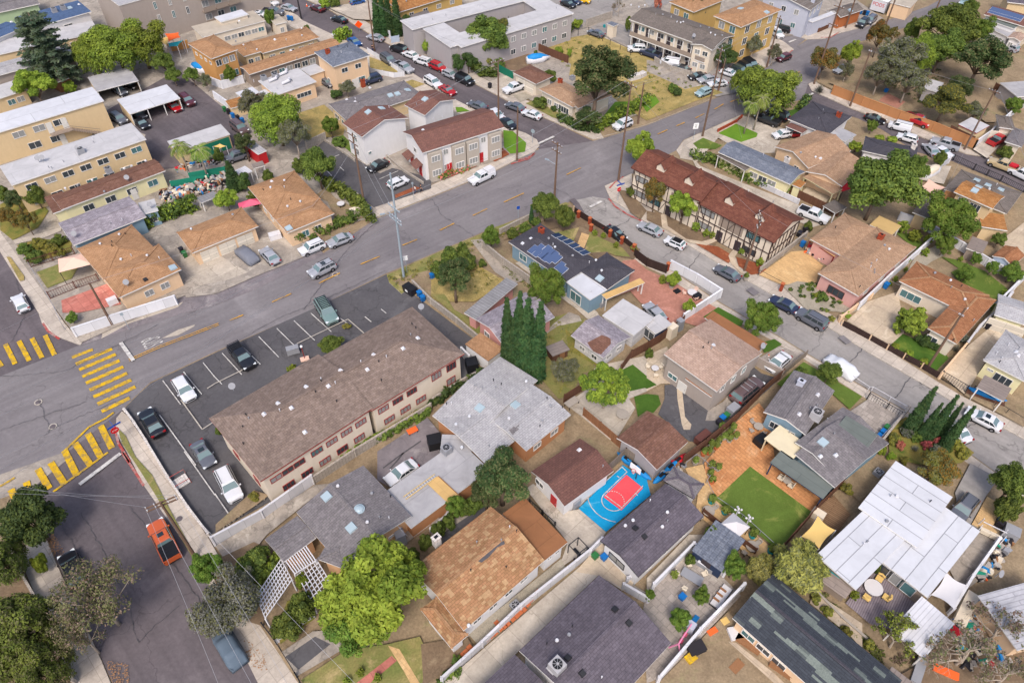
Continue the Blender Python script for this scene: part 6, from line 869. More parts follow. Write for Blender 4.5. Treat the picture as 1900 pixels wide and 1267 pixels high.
 # ---------------------------------------------------------------- vehicles
def loft(st,flip=False):
 """st: list of (x, [(y,z)...]) half sections from bottom to middle of the top; mirrored"""
 m=MB();rings=[]
 for x,pr in st:
  full=[(x,y,z)for y,z in pr]+[(x,-y,z)for y,z in reversed(pr)if abs(y)>1e-4]
  k=len(m.v);m.v+=full;rings.append((k,len(full)))
 for(a,n),(b,_)in zip(rings,rings[1:]):
  for i in range(n):j=(i+1)%n;m.f.append((a+i,a+j,b+j,b+i));m.mi.append(0)
 a,n=rings[0];m.f.append(tuple(a+i for i in reversed(range(n))));m.mi.append(0);b,n=rings[-1];m.f.append(tuple(b+i for i in range(n)));m.mi.append(0)
 return m
SPEC=dict(sedan=(4.75,1.84,1.45,.88,.95,1.05,.3,-.95,-1.72,.98),suv=(4.7,1.9,1.72,1.05,1.1,1.15,.5,-1.85,-2.2,1.12),hatch=(4.25,1.8,1.5,.92,.98,1.05,.35,-1.5,-2.0,1.0),bigsuv=(5.1,2.0,1.86,1.15,1.18,1.3,.65,-2.1,-2.4,1.18),pickup=(5.7,1.98,1.85,1.12,1.2,1.25,.65,-.75,-.95,1.15),van=(4.7,1.85,1.85,1.15,1.2,1.6,1.0,-2.2,-2.3,1.2),coupe=(4.6,1.85,1.32,.82,.88,.95,.1,-.8,-1.7,.93),mini=(3.85,1.72,1.43,.92,.98,.95,.5,-1.3,-1.7,1.0))
CARP={}
def car_proto(kind):
 if kind in CARP:return CARP[kind]
 L,Wd,H,hz,bz,xa,xb,xc,xd,tz=SPEC[kind];W2=Wd/2;hl=L/2;root=empty('parked_car',(0,0,0));g=.24
 def sec(x,w,zt,zb=g,top=.7):return(x,[(w*.55,zb),(w*.93,zb+.06),(w,zb+.32),(w*.995,zt-.2),(w*.94,zt-.05),(w*top,zt+.0),(0,zt+.04)])
 st=[sec(hl,W2*.72,hz-.22,g+.08),sec(hl-.1,W2*.86,hz-.1,g),sec(hl-.35,W2*.96,hz-.03),sec(hl-1.0,W2,hz+.03),sec(xa+.05,W2,bz),sec(xb,W2,bz+.01,top=.85)]
 if kind=='pickup':st+=[sec(xc-.1,W2,bz,top=.85),sec(xc-.2,W2,bz,top=.85),sec(-hl+.12,W2*.985,bz,top=.9),sec(-hl,W2*.95,bz-.04,g+.1,top=.9)]
 else:st+=[sec(xc,W2,bz+.02,top=.85),sec(xd,W2*.985,tz),sec(-hl+.18,W2*.94,tz-.05),sec(-hl+.05,W2*.86,tz-.18),sec(-hl,W2*.74,tz-.35,g+.1)]
 b=loft(st);k=len(b.v);wb=W2*.93;wr=W2*.74;zr=H;ch=.06
 C=[]
 for x0,x1,z,w in((xa,xd,bz-.03,wb),(xb+(xa-xb)*.08,xc+(xd-xc)*.08,zr-ch*1.6,wr+.035),(xb-.05,xc+.05,zr-ch*.3,wr-.03),(xb-.25,xc+.22,zr,wr*.7)):C.append([(x0,w,z),(x0,-w,z),(x1,-w,z),(x1,w,z)])
 for c in C:b.v+=c
 for i in range(3):
  for j in range(4):q=(j+1)%4;b.f.append((k+i*4+j,k+i*4+q,k+i*4+4+q,k+i*4+4+j));b.mi.append(0)
 b.f.append((k+12,k+13,k+14,k+15));b.mi.append(0)
 if kind in('suv','bigsuv','van'):
  for s in(-1,1):b.bar((xb-.2,s*wr*.86,zr+.05),(xc+.15,s*wr*.86,zr+.05),.05,.05,1)
 if kind=='pickup':
  b2=MB();b2.box(((xc-.2-hl)/2,0,bz+.055),(hl+xc-.45,Wd*.8,.04));o=b2.build('cargo_bed','black_plastic',None,world=False);adopt(o,root)
  for s in(-1,1):b.box(((xc-.2-hl)/2,s*W2*.9,bz+.07),(hl+xc-.3,.14,.12))
  b.box((-hl+.1,0,bz+.07),(.12,Wd*.88,.12))
 for s in(-1,1):b.box((hl-.02,0,.5),(.06,Wd*.55,.2),(1,0,0),1)if s>0 else b.box((-hl+.0,0,.42),(.08,Wd*.6,.14),(1,0,0),1)
 for s in(-1,1):b.bar((hl-1.3,s*(W2-.0),.3),(-hl+1.2,s*(W2-.0),.3),.05,.14,1)
 o=b.build('body',['paint_white','black_plastic'],None,smooth=False,world=False);adopt(o,root)
 def quad(name,P,n,ins=.08,mat='car_glass'):
  P=[Vector(p)for p in P];c=sum(P,Vector())/len(P);Q=[p.lerp(c,ins)+Vector(n)*.015 for p in P];m=MB();m.face(Q);m.face([q-Vector(n)*.01 for q in reversed(Q)]);o=m.build(name,mat,None,world=False);adopt(o,root);return o
 B0,B1=C[0],C[1]
 quad('windscreen',[B0[0],B0[1],B1[1],B1[0]],(1,0,.8),.07,'car_screen')
 quad('rear_window',[B0[2],B0[3],B1[3],B1[2]],(-1,0,.8),.12,'car_screen')
 for s,a,d in((1,0,3),(-1,1,2)):
  m=MB()
  for t0,t1 in((.03,.36),(.39,.68),(.71,.97))if kind not in('pickup','coupe','mini','van')else(((.04,.5),(.54,.96))if kind!='van' else((.03,.3),)):
   lo0,lo1=Vector(B0[a]).lerp(Vector(B0[d]),t0),Vector(B0[a]).lerp(Vector(B0[d]),t1);hi0,hi1=Vector(B1[a]).lerp(Vector(B1[d]),t0),Vector(B1[a]).lerp(Vector(B1[d]),t1);off=Vector((0,s*.02,.012))
   Q=[lo0.lerp(hi0,.1)+off,lo1.lerp(hi1,.1)+off,hi1.lerp(lo1,.1)+off,hi0.lerp(lo0,.1)+off];m.face(Q if s<0 else Q[::-1])
  o=m.build('side_window','car_glass',None,world=False);adopt(o,root)
  m=MB();m.box((xa-.12,s*(W2+.1),bz+.04),(.14,.2,.14),(1,0,0),0,(.8,.9));o=m.build('wing_mirror',['paint_white'],None,world=False);adopt(o,root)
  m=MB();m.box((hl-.17,s*W2*.72,hz-.17),(.3,.4,.16),Vector((1,-s*.25,0)));o=m.build('headlight','head_lamp',None,world=False);adopt(o,root)
  m=MB();m.box((-hl+.12,s*W2*.76,tz-.16),(.22,.34,.18),Vector((1,s*.2,0)));o=m.build('tail_light','tail_lamp',None,world=False);adopt(o,root)
  wr_=.36 if kind in('bigsuv','pickup','suv')else.32
  for x in(hl-.92,-hl+.95):
   t=MB();t.tube([(x,s*(W2-.2),wr_),(x,s*(W2+.015),wr_)],wr_,16);t.tube([(x,s*(W2-.1),wr_+.02),(x,s*(W2+.005),wr_+.02)],wr_*1.18,16);o=t.build('wheel','tyre',None,world=False);adopt(o,root)  # larger dark disc paints the shaded wheel arch; the body has no cutout
   r=MB();r.tube([(x,s*(W2),wr_),(x,s*(W2+.03),wr_)],wr_*.6,10);q=r.build('rim','rim',None,world=False);adopt(q,o)
 if kind not in('van','mini','pickup'):
  m=MB();m.box(((xb+xc)/2+.15,0,zr+.004),(.62,.72,.02));o=m.build('sunroof','car_glass',None,world=False)
  if kind=='coupe':adopt(o,root)
  else:COL.objects.unlink(o)
 CARP[kind]=root;return root
CARN=[0]
def car(kind,col,f,r,label,z=.06,name='parked_car',extra=None,group=None):
 """f, r: sheet points of the front and rear bumper"""
 pr=car_proto(kind);zz=z+.65;a=at(px(f)[0],zz);b=at(px(r)[0],zz);d=a-b;c=copy_tree(pr,None,{'paint_white':M['paint_'+col]});c.name=name
 L=SPEC[kind][0];s=min(1.16,max(.9,d.length/L));c.location=((a.x+b.x)/2,(a.y+b.y)/2,z);c.rotation_euler=(0,0,math.atan2(d.y,d.x));c.scale=(s,(1+s)/2,(1+s)/2)
 tag(c,label,{'pickup':'pickup truck','van':'van','suv':'suv','bigsuv':'suv'}.get(kind,'car'),group);return c
Y=.26
for a in(('suv','white','Q:165,370','Q:45,130','white suv parked nearest the apartment wall, below the grey coupe'),('coupe','grey','P:1650,100','P:1535,-85','dark grey sports car parked between black sedan and white suv'),('sedan','black','K:1130,850','K:1250,1045','black sedan parked at the street end of the lot'),('hatch','white','K:1495,765','K:1390,600','white hatchback parked head-in between the first bay lines'),('pickup','black','L:275,515','L:140,350','black pickup with rack parked head-in along the main road'),('suv','sage','L:925,170','L:810,-20','sage green suv with roof rack parked at the lot corner'),('sedan','white','k:165,1000','k:430,815','white sedan squeezed beside the flat roofed addition',Y),('pickup','orange','P:1215,545','P:1360,840','orange pickup with black bed cover at the kerb'),('suv','black','P:520,790','P:630,1040','black car half hidden under the sparse street tree'),('suv','silver','G:735,975','G:930,880','silver suv driving on the main road',.08),('suv','white','G:665,795','G:845,720','older white suv parked by the vine hedge'),('sedan','silver','G:875,735','G:1070,660','silver sedan parked ahead of the older white suv'),('sedan','silver','G:370,765','G:480,880','silver sedan parked beside the covered car'),('hatch','white','F:130,1135','F:190,1250','white hatchback driving on the left street'),('sedan','black','G:1200,145','G:1340,80','black sedan parked beside the white townhouses',Y),('hatch','white','G:1500,215','G:1355,280','white crossover parked at the red mulch bed',Y),('pickup','white','H:310,245','H:480,165','white pickup with camper shell parked by the townhouses'),('sedan','black','H:1505,690','H:1380,600','black sedan parked by the brick pillar fence'),('sedan','silver','I:-60,570','I:115,650','silver sedan parked ahead of the small two-tone car'),('mini','white','I:155,690','I:290,750','small cream car with black roof'),('sedan','grey','I:540,905','I:725,1005','dark grey sedan parked below the half-timbered block'),('sedan','navy','I:975,1150','I:1175,1250','navy sedan parked in front of the gravel garden'),('bigsuv','grey','N:1190,80','N:1395,195','dark grey suv parked behind the navy sedan'),('pickup','white','I:1425,550','I:1190,455','white pickup with open bed on the rear driveway',Y),('sedan','silver','I:20,1220','I:110,1310','silver car nose out beside the pink paved patio',Y),('sedan','white','N:965,525','N:1095,415','white sedan on the brick drive',Y),('bigsuv','brown','N:880,620','N:685,780','brown grey suv with roof bars beside the two storey house',Y),('sedan','white','O:1235,845','O:1520,990','white sedan with black sunroof parked by the cypresses'),('sedan','white','O:1080,920','O:1235,1075','white car mostly hidden by the cypresses'),('suv','grey','U:1165,500','U:1270,370','grey suv under the edge of the white panel roof',Y),('suv','white','B:480,35','B:395,0','white and red van at the top of the upper street'),('pickup','grey','B:515,100','B:390,90','grey pickup parked across the pavement drive',Y),('coupe','white','B:290,105','B:365,110','white sports car behind the beige flat roof',Y),('sedan','silver','B:610,72','B:535,52','silver sedan near the top of the upper street'),('sedan','maroon','B:755,50','B:835,80','dark maroon sedan by the traffic cones'),('sedan','black','B:930,140','B:1010,165','black sedan on the far kerb of the upper street'),('hatch','blue','B:1155,5','B:1070,25','blue car on a driveway at the top edge',Y),('hatch','white','B:945,265','B:1015,275','white car half behind the yellow green hedge'),('sedan','blue','B:1115,345','B:1060,310','blue sedan beside the slate roofed peach house'),('sedan','silver','B:1215,285','B:1295,305','silver sedan by the leaning dark pole'),('suv','black','B:1390,370','B:1480,400','dark suv first of the three on the far kerb'),('sedan','white','B:1480,410','B:1580,450','white sedan between dark and white suvs'),('suv','white','B:1575,465','B:1670,495','white suv third of the three on the far kerb'),('bigsuv','grey','B:1395,500','B:1310,440','dark grey suv beside the white vinyl fence'),('pickup','silver','B:1520,555','B:1430,510','old white pickup at the end of the vinyl fence'),('suv','white','B:1755,680','B:1650,615','white suv near the dry corner lawn'),('suv','red','C:100,545','C:5,505','red suv on the far kerb of the upper street'),('hatch','silver','C:190,600','C:110,565','silver hatchback between red and black suvs'),('bigsuv','black','C:325,655','C:200,600','large black suv on the far kerb'),('coupe','red','C:180,735','C:78,675','bright red sedan on the near kerb'),('sedan','grey','C:320,810','C:405,840','grey sedan behind the townhouse roof'),('hatch','white','C:550,925','C:480,870','white car half hidden behind the townhouse roof'),('sedan','black','C:655,1000','C:550,935','black sedan beside the corner lawn'),('pickup','white','C:580,715','C:720,665','white pickup on the drive of the brown garage',Y),('sedan','grey','C:605,815','C:715,855','dark grey sedan opposite the corner lawn'),('sedan','white','C:735,875','C:845,915','white sedan nearest the junction on the upper street'),('sedan','black','C:1115,45','C:1035,15','black sedan in the court at the top',Y),('sedan','navy','C:1145,15','C:1095,-5','dark blue car behind the black sedan at the top',Y),('hatch','yellow','C:1220,5','C:1165,-5','yellow car cut by the top edge',Y),('sedan','grey','C:1250,245','C:1335,275','faded grey car by the motel annex',Y),('suv','white','C:1555,380','C:1670,385','white suv parked by the orange staircase',Y),('pickup','navy','D:-30,400','D:90,440','dark navy pickup beside the white suv',Y),('van','white','D:120,480','D:245,500','white minivan in front of the motel',Y),('sedan','black','D:220,520','D:320,550','black sedan with things piled at its rear',Y),('sedan','black','D:345,605','D:460,590','black car first of the four by the dirt shoulder',.15),('sedan','silver','D:420,630','D:525,610','silver sedan second of the four by the dirt shoulder',.15),('sedan','white','D:495,660','D:615,645','white sedan third of the four by the dirt shoulder',.15),('hatch','skyblue','D:400,740','D:490,705','pale blue grey sedan on the dirt shoulder',.15),('sedan','white','D:705,590','D:595,555','white sedan at the left of the shaded parked row',.15),('suv','green','D:775,575','D:685,535','dark green suv in the shaded row',.15),('suv','black','D:820,555','D:730,500','black suv in the shaded row',.15),('bigsuv','black','D:860,540','D:770,480','large black suv at the right of the shaded row',.15),('hatch','maroon','D:1030,465','D:1115,435','dark red hatchback parked alone at the kerb'),('suv','white','C:1440,1000','C:1560,950','white suv with roof rack on the dirt shoulder',.15),('bigsuv','black','D:1010,215','D:1100,235','black suv in front of the pale blue building'),('suv','white','D:1040,280','D:995,245','white suv by the mustard building'),('suv','black','E:395,205','E:455,160','dark suv parked in front of the brick cottage'),('suv','grey','E:465,175','E:510,140','grey suv behind the dark one by the brick cottage'),('hatch','skyblue','E:1210,25','E:1245,5','pale blue car at the top of the main road'),('pickup','black','D:895,920','D:1000,960','black pickup in the shade of the weeping tree',Y),('bigsuv','black','D:970,880','D:1080,925','black suv next to the black pickup in the shade',Y),('hatch','white','D:1020,1060','D:1105,1045','white car in front of the carport',Y),('sedan','red','D:1110,1040','D:1200,1045','red car under the brown carport roof',Y),('sedan','red','D:1265,1030','D:1320,1045','red car tail seen beside the charcoal house',Y),('coupe','black','E:595,950','E:455,905','black sports car along the terracotta wall'),('van','white','E:640,975','E:795,1015','white panel van along the terracotta wall'),('hatch','white','E:725,1065','E:830,1095','white roofed car hidden behind the dark roof'),('pickup','silver','E:980,1100','E:1165,1155','silver pickup along the terracotta wall'),('sedan','white','E:1105,1220','E:990,1155','white sedan with tinted glass near the lime tree'),('sedan','silver','E:940,1150','E:985,1200','white car behind the white sedan by the lime tree'),('pickup','red','E:930,975','E:780,915','red pickup under the pine in the grove',Y),('pickup','red','E:1540,1070','E:1430,1125','red pickup backed out on the concrete drive',Y),('suv','silver','E:1535,355','E:1615,390','silver suv beside the white cottage'),('sedan','silver','E:230,555','E:295,530','silver car hidden between the trees at the corner',.15),('pickup','beige','J:1420,75','J:1630,155','lifted beige pickup with loaded rack'),('pickup','white','J:1625,160','J:1740,215','white pickup cut by the right edge'),('bigsuv','brown','B:235,1040','B:140,965','grey brown suv by the row of bins',Y),('suv','grey','b:1230,545','b:1470,470','dark suv parked in the junk yard',Y),('sedan','grey','B:915,665','B:830,620','dark grey sedan between peach and ducted houses',Y),('suv','navy','B:1165,640','B:1285,605','navy suv in front of the peach house',Y),('sedan','grey','A:960,725','A:905,690','dark grey car inside the grey carport',Y),('sedan','black','A:1045,670','A:1000,650','dark car at the right end of the grey carport',Y),('suv','grey','A:975,960','A:890,900','dark grey suv at the tan apartment wall',Y),('sedan','black','A:1145,995','A:1070,935','black sedan in front of the white carport',Y),('coupe','red','A:1385,850','A:1340,815','red sports car under the white carport',Y),('suv','maroon','A:1505,820','A:1425,755','maroon suv beside the white carport',Y),('sedan','grey','A:1100,905','A:1060,880','grey car in the shade of the white carport',Y)):
 z=a[5]if len(a)>5 else.06;car(a[0],a[1],a[2],a[3],a[4],z)
CARO={o['label']:o for o in COL.objects if o.type=='EMPTY' and o.get('label')and o.name.startswith('parked_car')}
def on_car(key,name,boxes,mat):
 c=[o for l,o in CARO.items()if l.startswith(key)][0];m=MB()
 for b in boxes:m.box(*b)
 o=m.build(name,mat,None,world=False);adopt(o,c)
on_car('white pickup with camper','camper_shell',[((-1.85,0,1.5),(1.95,1.75,.75),(1,0,0),0,(.95,.85))],'white_metal')
on_car('sage green','roof_rack',[((-.7+i*.3,0,1.8),(.08,1.2,.05))for i in range(-3,5)]+[((-.6,s*.6,1.8),(2.4,.06,.07))for s in(-1,1)],'black_plastic')
on_car('black pickup with rack','bed_rack',[((-1.1-i*.35,0,1.75),(.08,1.6,.06))for i in range(5)]+[((-1.8,s*.8,1.75),(1.8,.06,.08))for s in(-1,1)]+[((-1.1-j*1.4,s*.8,1.5),(.06,.06,.5))for s in(-1,1)for j in(0,1)],'dark_metal')
on_car('orange pickup','bed_cover',[((-1.9,0,1.34),(1.9,1.7,.06))]+[((-1.5-i*.5,0,1.38),(.04,1.7,.03))for i in range(3)],'black_plastic')
on_car('silver suv driving','sunroof',[((-.4,0,1.725),(.75,.85,.02))],'car_glass');on_car('white sedan with black sunroof','sunroof',[((-.2,0,1.455),(.6,.75,.02))],'car_glass')
on_car('orange pickup','sunroof',[((.15,0,1.865),(.55,.7,.02))],'car_glass')
on_car('small cream car','black_roof',[((-.35,0,1.44),(1.6,1.2,.02)),((-.1,0,1.455),(.5,.9,.02)),((-.75,0,1.455),(.5,.9,.02))],'black_plastic')
on_car('brown grey suv','roof_rack',[((-.9+i*.8,0,1.92),(.07,1.3,.05))for i in range(3)],'grey_plastic')
on_car('lifted beige','roof_rack',[((-.1+i*.25,0,1.92),(.07,1.3,.06))for i in range(-2,3)],'cream_plastic')
on_car('lifted beige','cargo',[((-1.7,.1,1.5),(1.3,1.1,.4)),((-2.3,-.3,1.45),(.5,.5,.3))],'red_cloth')
def covered(label,f,r,mat,L=4.7,H=1.45):
 a=at(px(f)[0],.7);b=at(px(r)[0],.7);d=a-b;st=[]
 for i in range(15):
  t=i/14;x=L*(.5-t);prof=.62+.3*min(1,min(t,1-t)*9)+(H-.95)*(max(0,min(1,(t-.2)/.14))*max(0,min(1,(.95-t)/.16)));w=.95*(.82+.18*min(1,min(t,1-t)*8));j=lambda:random.uniform(-.03,.03)
  st.append((x+j(),[(w+.03+j(),.12),(w+j(),.5),(w*.97+j(),.82),(w*.8+j(),prof*.93+j()),(w*.5,prof+j()),(0,prof+.03+j())]))
 m=loft(st);o=m.build('covered_car',mat,None,smooth=True,world=False);o.location=((a.x+b.x)/2,(a.y+b.y)/2,.06);o.rotation_euler=(0,0,math.atan2(d.y,d.x));s=min(1.2,d.length/L);o.scale=(s,1.05,1.05);tag(o,label,'covered car')
covered('car under a white cover by the kerb','N:1410,430','N:1640,590','cover_white',4.9);covered('car under a grey cover in front of the garage doors','G:180,760','G:310,870','cover_grey');covered('large vehicle under a blue grey cover below the grey tree','W:30,860','W:190,1130','cover_blue',5.2,1.8)
for r_ in CARP.values():
 def kill(o):
  for c in CH.get(o.name,[]):kill(c)
  COL.objects.unlink(o)
 kill(r_)
 # ---------------------------------------------------------------- fences and walls
def fence(label,s,h,mat,kind='wall',th=.18,cat='fence',name='fence',post=None,step=2.4,zb=.1,pm=None):
 P=ats(s,zb);c=P[0].copy();par=empty(name,(c.x,c.y,zb),0,label,cat);m=MB();q=MB();z0=zb
 for i,(a,b)in enumerate(zip(P,P[1:])):
  L=(b-a).length;d=(b-a)/L;up=Vector((0,0,1))
  if kind in('wall','board'):
   t=th if kind=='wall' else.06;m.bar(a+up*h/2,b+up*h/2,t,h)
   if kind=='wall':q.bar(a+up*(h+.03),b+up*(h+.03),t+.08,.06)
  if kind=='iron':
   m.bar(a+up*h*.95,b+up*h*.95,.06,.06);m.bar(a+up*.15,b+up*.15,.06,.06)
   n=int(L/.3)
   for k in range(n):x=a+d*(L*(k+.5)/n);m.bar(x+up*.1,x+up*h,.035)
  if kind in('board','iron','panel'):
   n=max(1,int(L/step))
   for k in range(n+1):x=a+d*(L*k/n);q.box(x+up*(h/2+.04),(.14,.14,h+.1),d)
  if kind=='panel':
   for k in range(n):x0=a+d*(L*k/n+.14);x1=a+d*(L*(k+1)/n-.14);m.bar(x0+up*h*.5,x1+up*h*.5,.05,h*.9)
  if kind=='chain':
   m.bar(a+up*h,b+up*h,.05);n=max(1,int(L/step))
   for k in range(n+1):q.box(a+d*(L*k/n)+up*h/2,(.07,.07,h),d)
 if kind=='wall':
  for p in P:q.box(p+Vector((0,0,h/2+.03)),(th+.1,th+.1,h+.1))
 m.build('panel' if kind in('board','panel')else{'wall':'wall','iron':'bars','chain':'rail'}[kind],mat,par)
 if q.v:q.build('post' if kind!='wall' else 'coping',pm or post or mat,par)
 return par
fw=[('long white block wall between parking lot and the empty driveway','Q:5,725 385,520 770,245',1.9,'block_white','wall'),('beige retaining wall behind the apartment block','Q:775,245 1100,30 L:1350,1060 1689,855',1.5,'block_wall','wall'),('pale wall along ivy behind the apartments, upper part','M:20,800 240,660 430,560',1.3,'block_wall','wall'),('white wall in front of the red paved corner yard','K:605,272 880,180 1390,20',1.7,'fence_vinyl','wall'),('black rail fence of the corner dry lawn','F:245,915 590,810',1.5,'fence_wood','iron'),('white framed fence along the left pavement','F:225,885 330,1060 440,1250 510,1400',1.2,'grey_plastic','chain'),('brown railing before the red paved yard','F:400,1160 600,1080 780,1020',1.4,'trim_brown','iron'),('beige wall along the narrow lane beside the apartment block','M:-140,-120 0,20 200,170 410,345',1.2,'block_wall','wall'),('beige wall down the side of the blue house','H:405,770 560,900 820,1080',1.6,'block_wall','wall'),('pale wall above the main road behind the hedge bushes','H:540,660 700,580 840,510',1.2,'block_wall','wall'),('black panel fence with brick pillars beside the side street','H:1115,490 1240,570 1400,665 1500,720 1590,790',1.4,'lath_fence','panel'),('dark gate fence of the pink paved yard','H:1590,830 1689,905 I:150,960',1.6,'lath_fence','board'),('white vinyl fence around the pink paved patio','I:180,925 380,1030 570,1150 N:280,160',1.7,'fence_vinyl','wall'),('dark brown fence behind the playroom roof','N:280,180 100,320 0,380 M:1560,450 1480,560',1.8,'fence_wood','board'),('grey side gate wall beside the parked white sedan','N:850,500 1040,600',1.7,'wall_greige','wall'),('grey fence along the brick drive','N:1050,590 1240,430',1.3,'fence_grey','board'),('long dark fence between the asphalt drive and the orange brick patio','N:1050,600 940,690 700,930 440,1150 280,1267',1.9,'fence_wood','board'),('long brown fence behind the court and the patio','M:1190,900 1320,1010 1530,1190',1.8,'fence_brownwood','board'),('brown fence at the top of the stone table patio','M:1040,790 1180,700',1.7,'fence_wood','board'),('natural wood fence behind the basketball hoop','R:1370,170 1515,35 1689,150',1.9,'fence_grey','board'),('long white wall between the tan shingle house and the concrete drive','X:90,1267 400,985 700,700 1240,270 1330,180',1.5,'block_white','wall'),('white wall below the dark gable window','R:1500,1070 1689,1180',1.4,'block_white','wall'),('low white wall stub beside it','R:1530,1020 1620,965',1.3,'block_white','wall'),('white wall of the stone patio, left side','Y:40,540 350,225 590,440',1.7,'fence_vinyl','wall'),('long white wall between stone patio and dirt yard','Y:80,1267 400,890 740,540',1.7,'fence_vinyl','wall'),('dark slatted fence below the tiled terrace','S:430,490 620,640 840,800',1.5,'fence_wood','board'),('glass and rail balustrade along the square lawn','S:520,370 740,520 1020,775',1.0,'grey_plastic','chain'),('grey railing around the upper terrace','S:300,110 380,45 440,90 470,120 520,160 460,250 520,370',1.0,'grey_plastic','chain'),('dark wood fence between lawn and gravel yard','S:1045,770 1300,480 1500,280 U:400,70 540,-60',1.8,'fence_wood','board'),('grey block wall along the cactus garden','U:200,290 510,0 O:760,870',1.4,'block_wall','wall'),('white fence by the deck side sofa','U:1090,1260 1240,1010 1450,720',1.6,'fence_vinyl','wall'),('cream wall on the left of the concrete front drive','O:240,160 370,60 480,-20',1.2,'wall_peach','wall'),('long white wall between pink house and rust roofed house','J:380,1250 620,1020 850,820 1000,680',1.6,'fence_vinyl','wall'),('white back fence of the lawns at the right','J:700,545 860,600 1010,680 1180,780 1380,905 1480,960',1.6,'fence_vinyl','wall'),('white side wall at the right edge lawn','J:1440,1250 1600,1090 1689,1010',1.6,'fence_vinyl','wall'),('dark panel fence with cream pillars along the front lawn','O:255,185 475,300 610,375 740,445 880,520 1015,600',1.1,'lath_fence','panel'),('cream wall beside the concrete side drive','O:1020,600 1215,370',1.3,'wall_peach','wall'),('pale wall further up the side drive','O:1215,370 1310,240 1480,80 1560,-20',1.5,'block_white','wall'),('sliding bar gate of the concrete side drive','O:1025,600 1220,715',1.5,'dark_metal','iron'),('chain fence along the brown side garden','O:1280,700 1450,820 1540,880 1689,970',1.1,'dark_metal','chain'),('metal gate of the paved drive','O:455,765 600,850 720,920',1.4,'dark_metal','iron'),('grey rail along the right of the paved drive','O:760,870 620,1020 540,1110',1.4,'grey_plastic','chain'),('white railing on the verge of the slate blue house','O:270,570 460,700 490,700 770,860',.9,'white_metal','chain'),('terracotta wall along the third street','E:180,740 410,830 700,940 960,1030 1290,1165',1.9,'fence_terracotta','wall'),('white curving wall beside the concrete drive at the right','E:1290,1165 1400,1090 1510,980 1600,900',1.8,'fence_vinyl','wall'),('maroon fence at the right edge below the cottage','E:1440,715 1600,790 1689,800',1.8,'fence_wood','board'),('red brick low wall of the small square lawn','D:555,1040 700,965 740,930',.7,'brick_red','wall'),('black rail fence between motel court and dry field','C:1150,285 1230,265 1400,360 1560,440',1.5,'dark_metal','chain'),('grey block wall at the end of the motel court','D:60,490 180,560 330,600',1.2,'block_wall','wall'),('weathered brown fence between dirt yard and dry field','C:670,330 790,380 900,430 1070,500',1.8,'fence_wood','board'),('block wall by the motel annex','C:1215,215 1410,150',1.8,'block_wall','wall'),('green screened gate of the driveway','C:535,570 640,625',1.7,'screen_green','board'),('white front wall beside the leaning dark pole','B:1240,200 1370,310',1.8,'block_white','wall'),('white block wall below the tall cypresses','B:1240,200 1460,150',1.6,'block_white','wall'),('blue grey gate panel by the upper pavement','B:1380,340 1440,330',1.5,'wall_skyblue','board'),('white vinyl picket fence around the dry corner lawn','B:1195,415 1330,495 1480,600 1400,612 1220,575',1.1,'fence_vinyl','board'),('white vinyl fence around the small back yard','B:-20,670 60,700 225,655',1.7,'fence_vinyl','wall'),('white vinyl fence down to the bins','B:0,780 100,850 190,910',1.7,'fence_vinyl','wall'),('beige block wall above the duplex parking','B:720,1170 865,1100',1.6,'block_wall','wall'),('pale kerb wall along the long parking lot','B:865,1115 1000,1200 1090,1267',.5,'block_wall','wall'),('pale planter wall at the townhouse parking','G:1345,55 1480,170 1625,262',.5,'block_wall','wall'),('orange retaining wall under the pepper trees','A:1330,410 1480,380',1.8,'wall_orange','wall'),('railing on the back steps of the orange roofed extension','R:770,400 870,490 970,580',1.0,'dark_metal','iron'),('grey block wall by the gravel behind the pink house','N:1500,150 1560,130',1.1,'wall_peach','wall'),('chain link fence beside the tan paved yard','I:870,980 1060,1080',1.2,'dark_metal','chain'),('long grey wall on the left of the tan paved yard','I:880,960 1060,820 1240,680',1.2,'block_wall','wall'),('white dirty wall between the long drive and the slate roof','I:600,130 900,290 1180,420',1.0,'block_white','wall'),('dark wood fence beside the white pickup','I:1090,330 1280,420 1490,520',1.6,'fence_wood','board'),('brown picket fence of the pale blue building garden','e:700,440 900,500 1100,480 1280,400',1.0,'fence_wood','board'),('white wall beside the junction at the top right','f:1430,500 1560,300 1760,200',1.4,'block_white','wall'),('black iron fence in front of the brown corner house','J:1130,75 1290,150 1500,240 1680,330',1.2,'dark_metal','iron'),('white wall stepping beside the narrow concrete yard','J:930,210 1090,100',1.4,'block_white','wall'),('brown block wall along the street by the bottom left tree','P:110,745 200,980 330,1200 V:540,1140 600,1267',.9,'block_wall','wall'),('black railing along the bottom drive','W:380,830 480,960 640,1220 680,1300',1.2,'dark_metal','iron'),('white picket fence among shrubs at the bottom','W:480,960 620,870 780,760',1.1,'white_metal','board'),('low stone wall between pavement and parking lot','K:985,860 1060,960 1150,1100 P:1320,200 1480,440 1640,650',.6,'stone_white','wall'),('white wall of the hedge lined drive, left of chimney house','R:0,620 120,520 M:260,1430 R:400,300',.9,'block_white','wall'),('dark side gate by the rust roofed house bins','M:240,420 300,480',1.6,'wall_white','wall'),('low block wall along the deck garden','Z:60,570 250,760 480,960',.5,'stone','wall')]
for a in fw:fence(a[0],a[1],a[2],a[3],a[4],cat='wall' if a[4]=='wall' else 'fence',name={'wall':'garden_wall'}.get(a[4],'fence'),pm={'lath_fence':'wall_peach'}.get(a[3])if a[4]=='panel' else None)
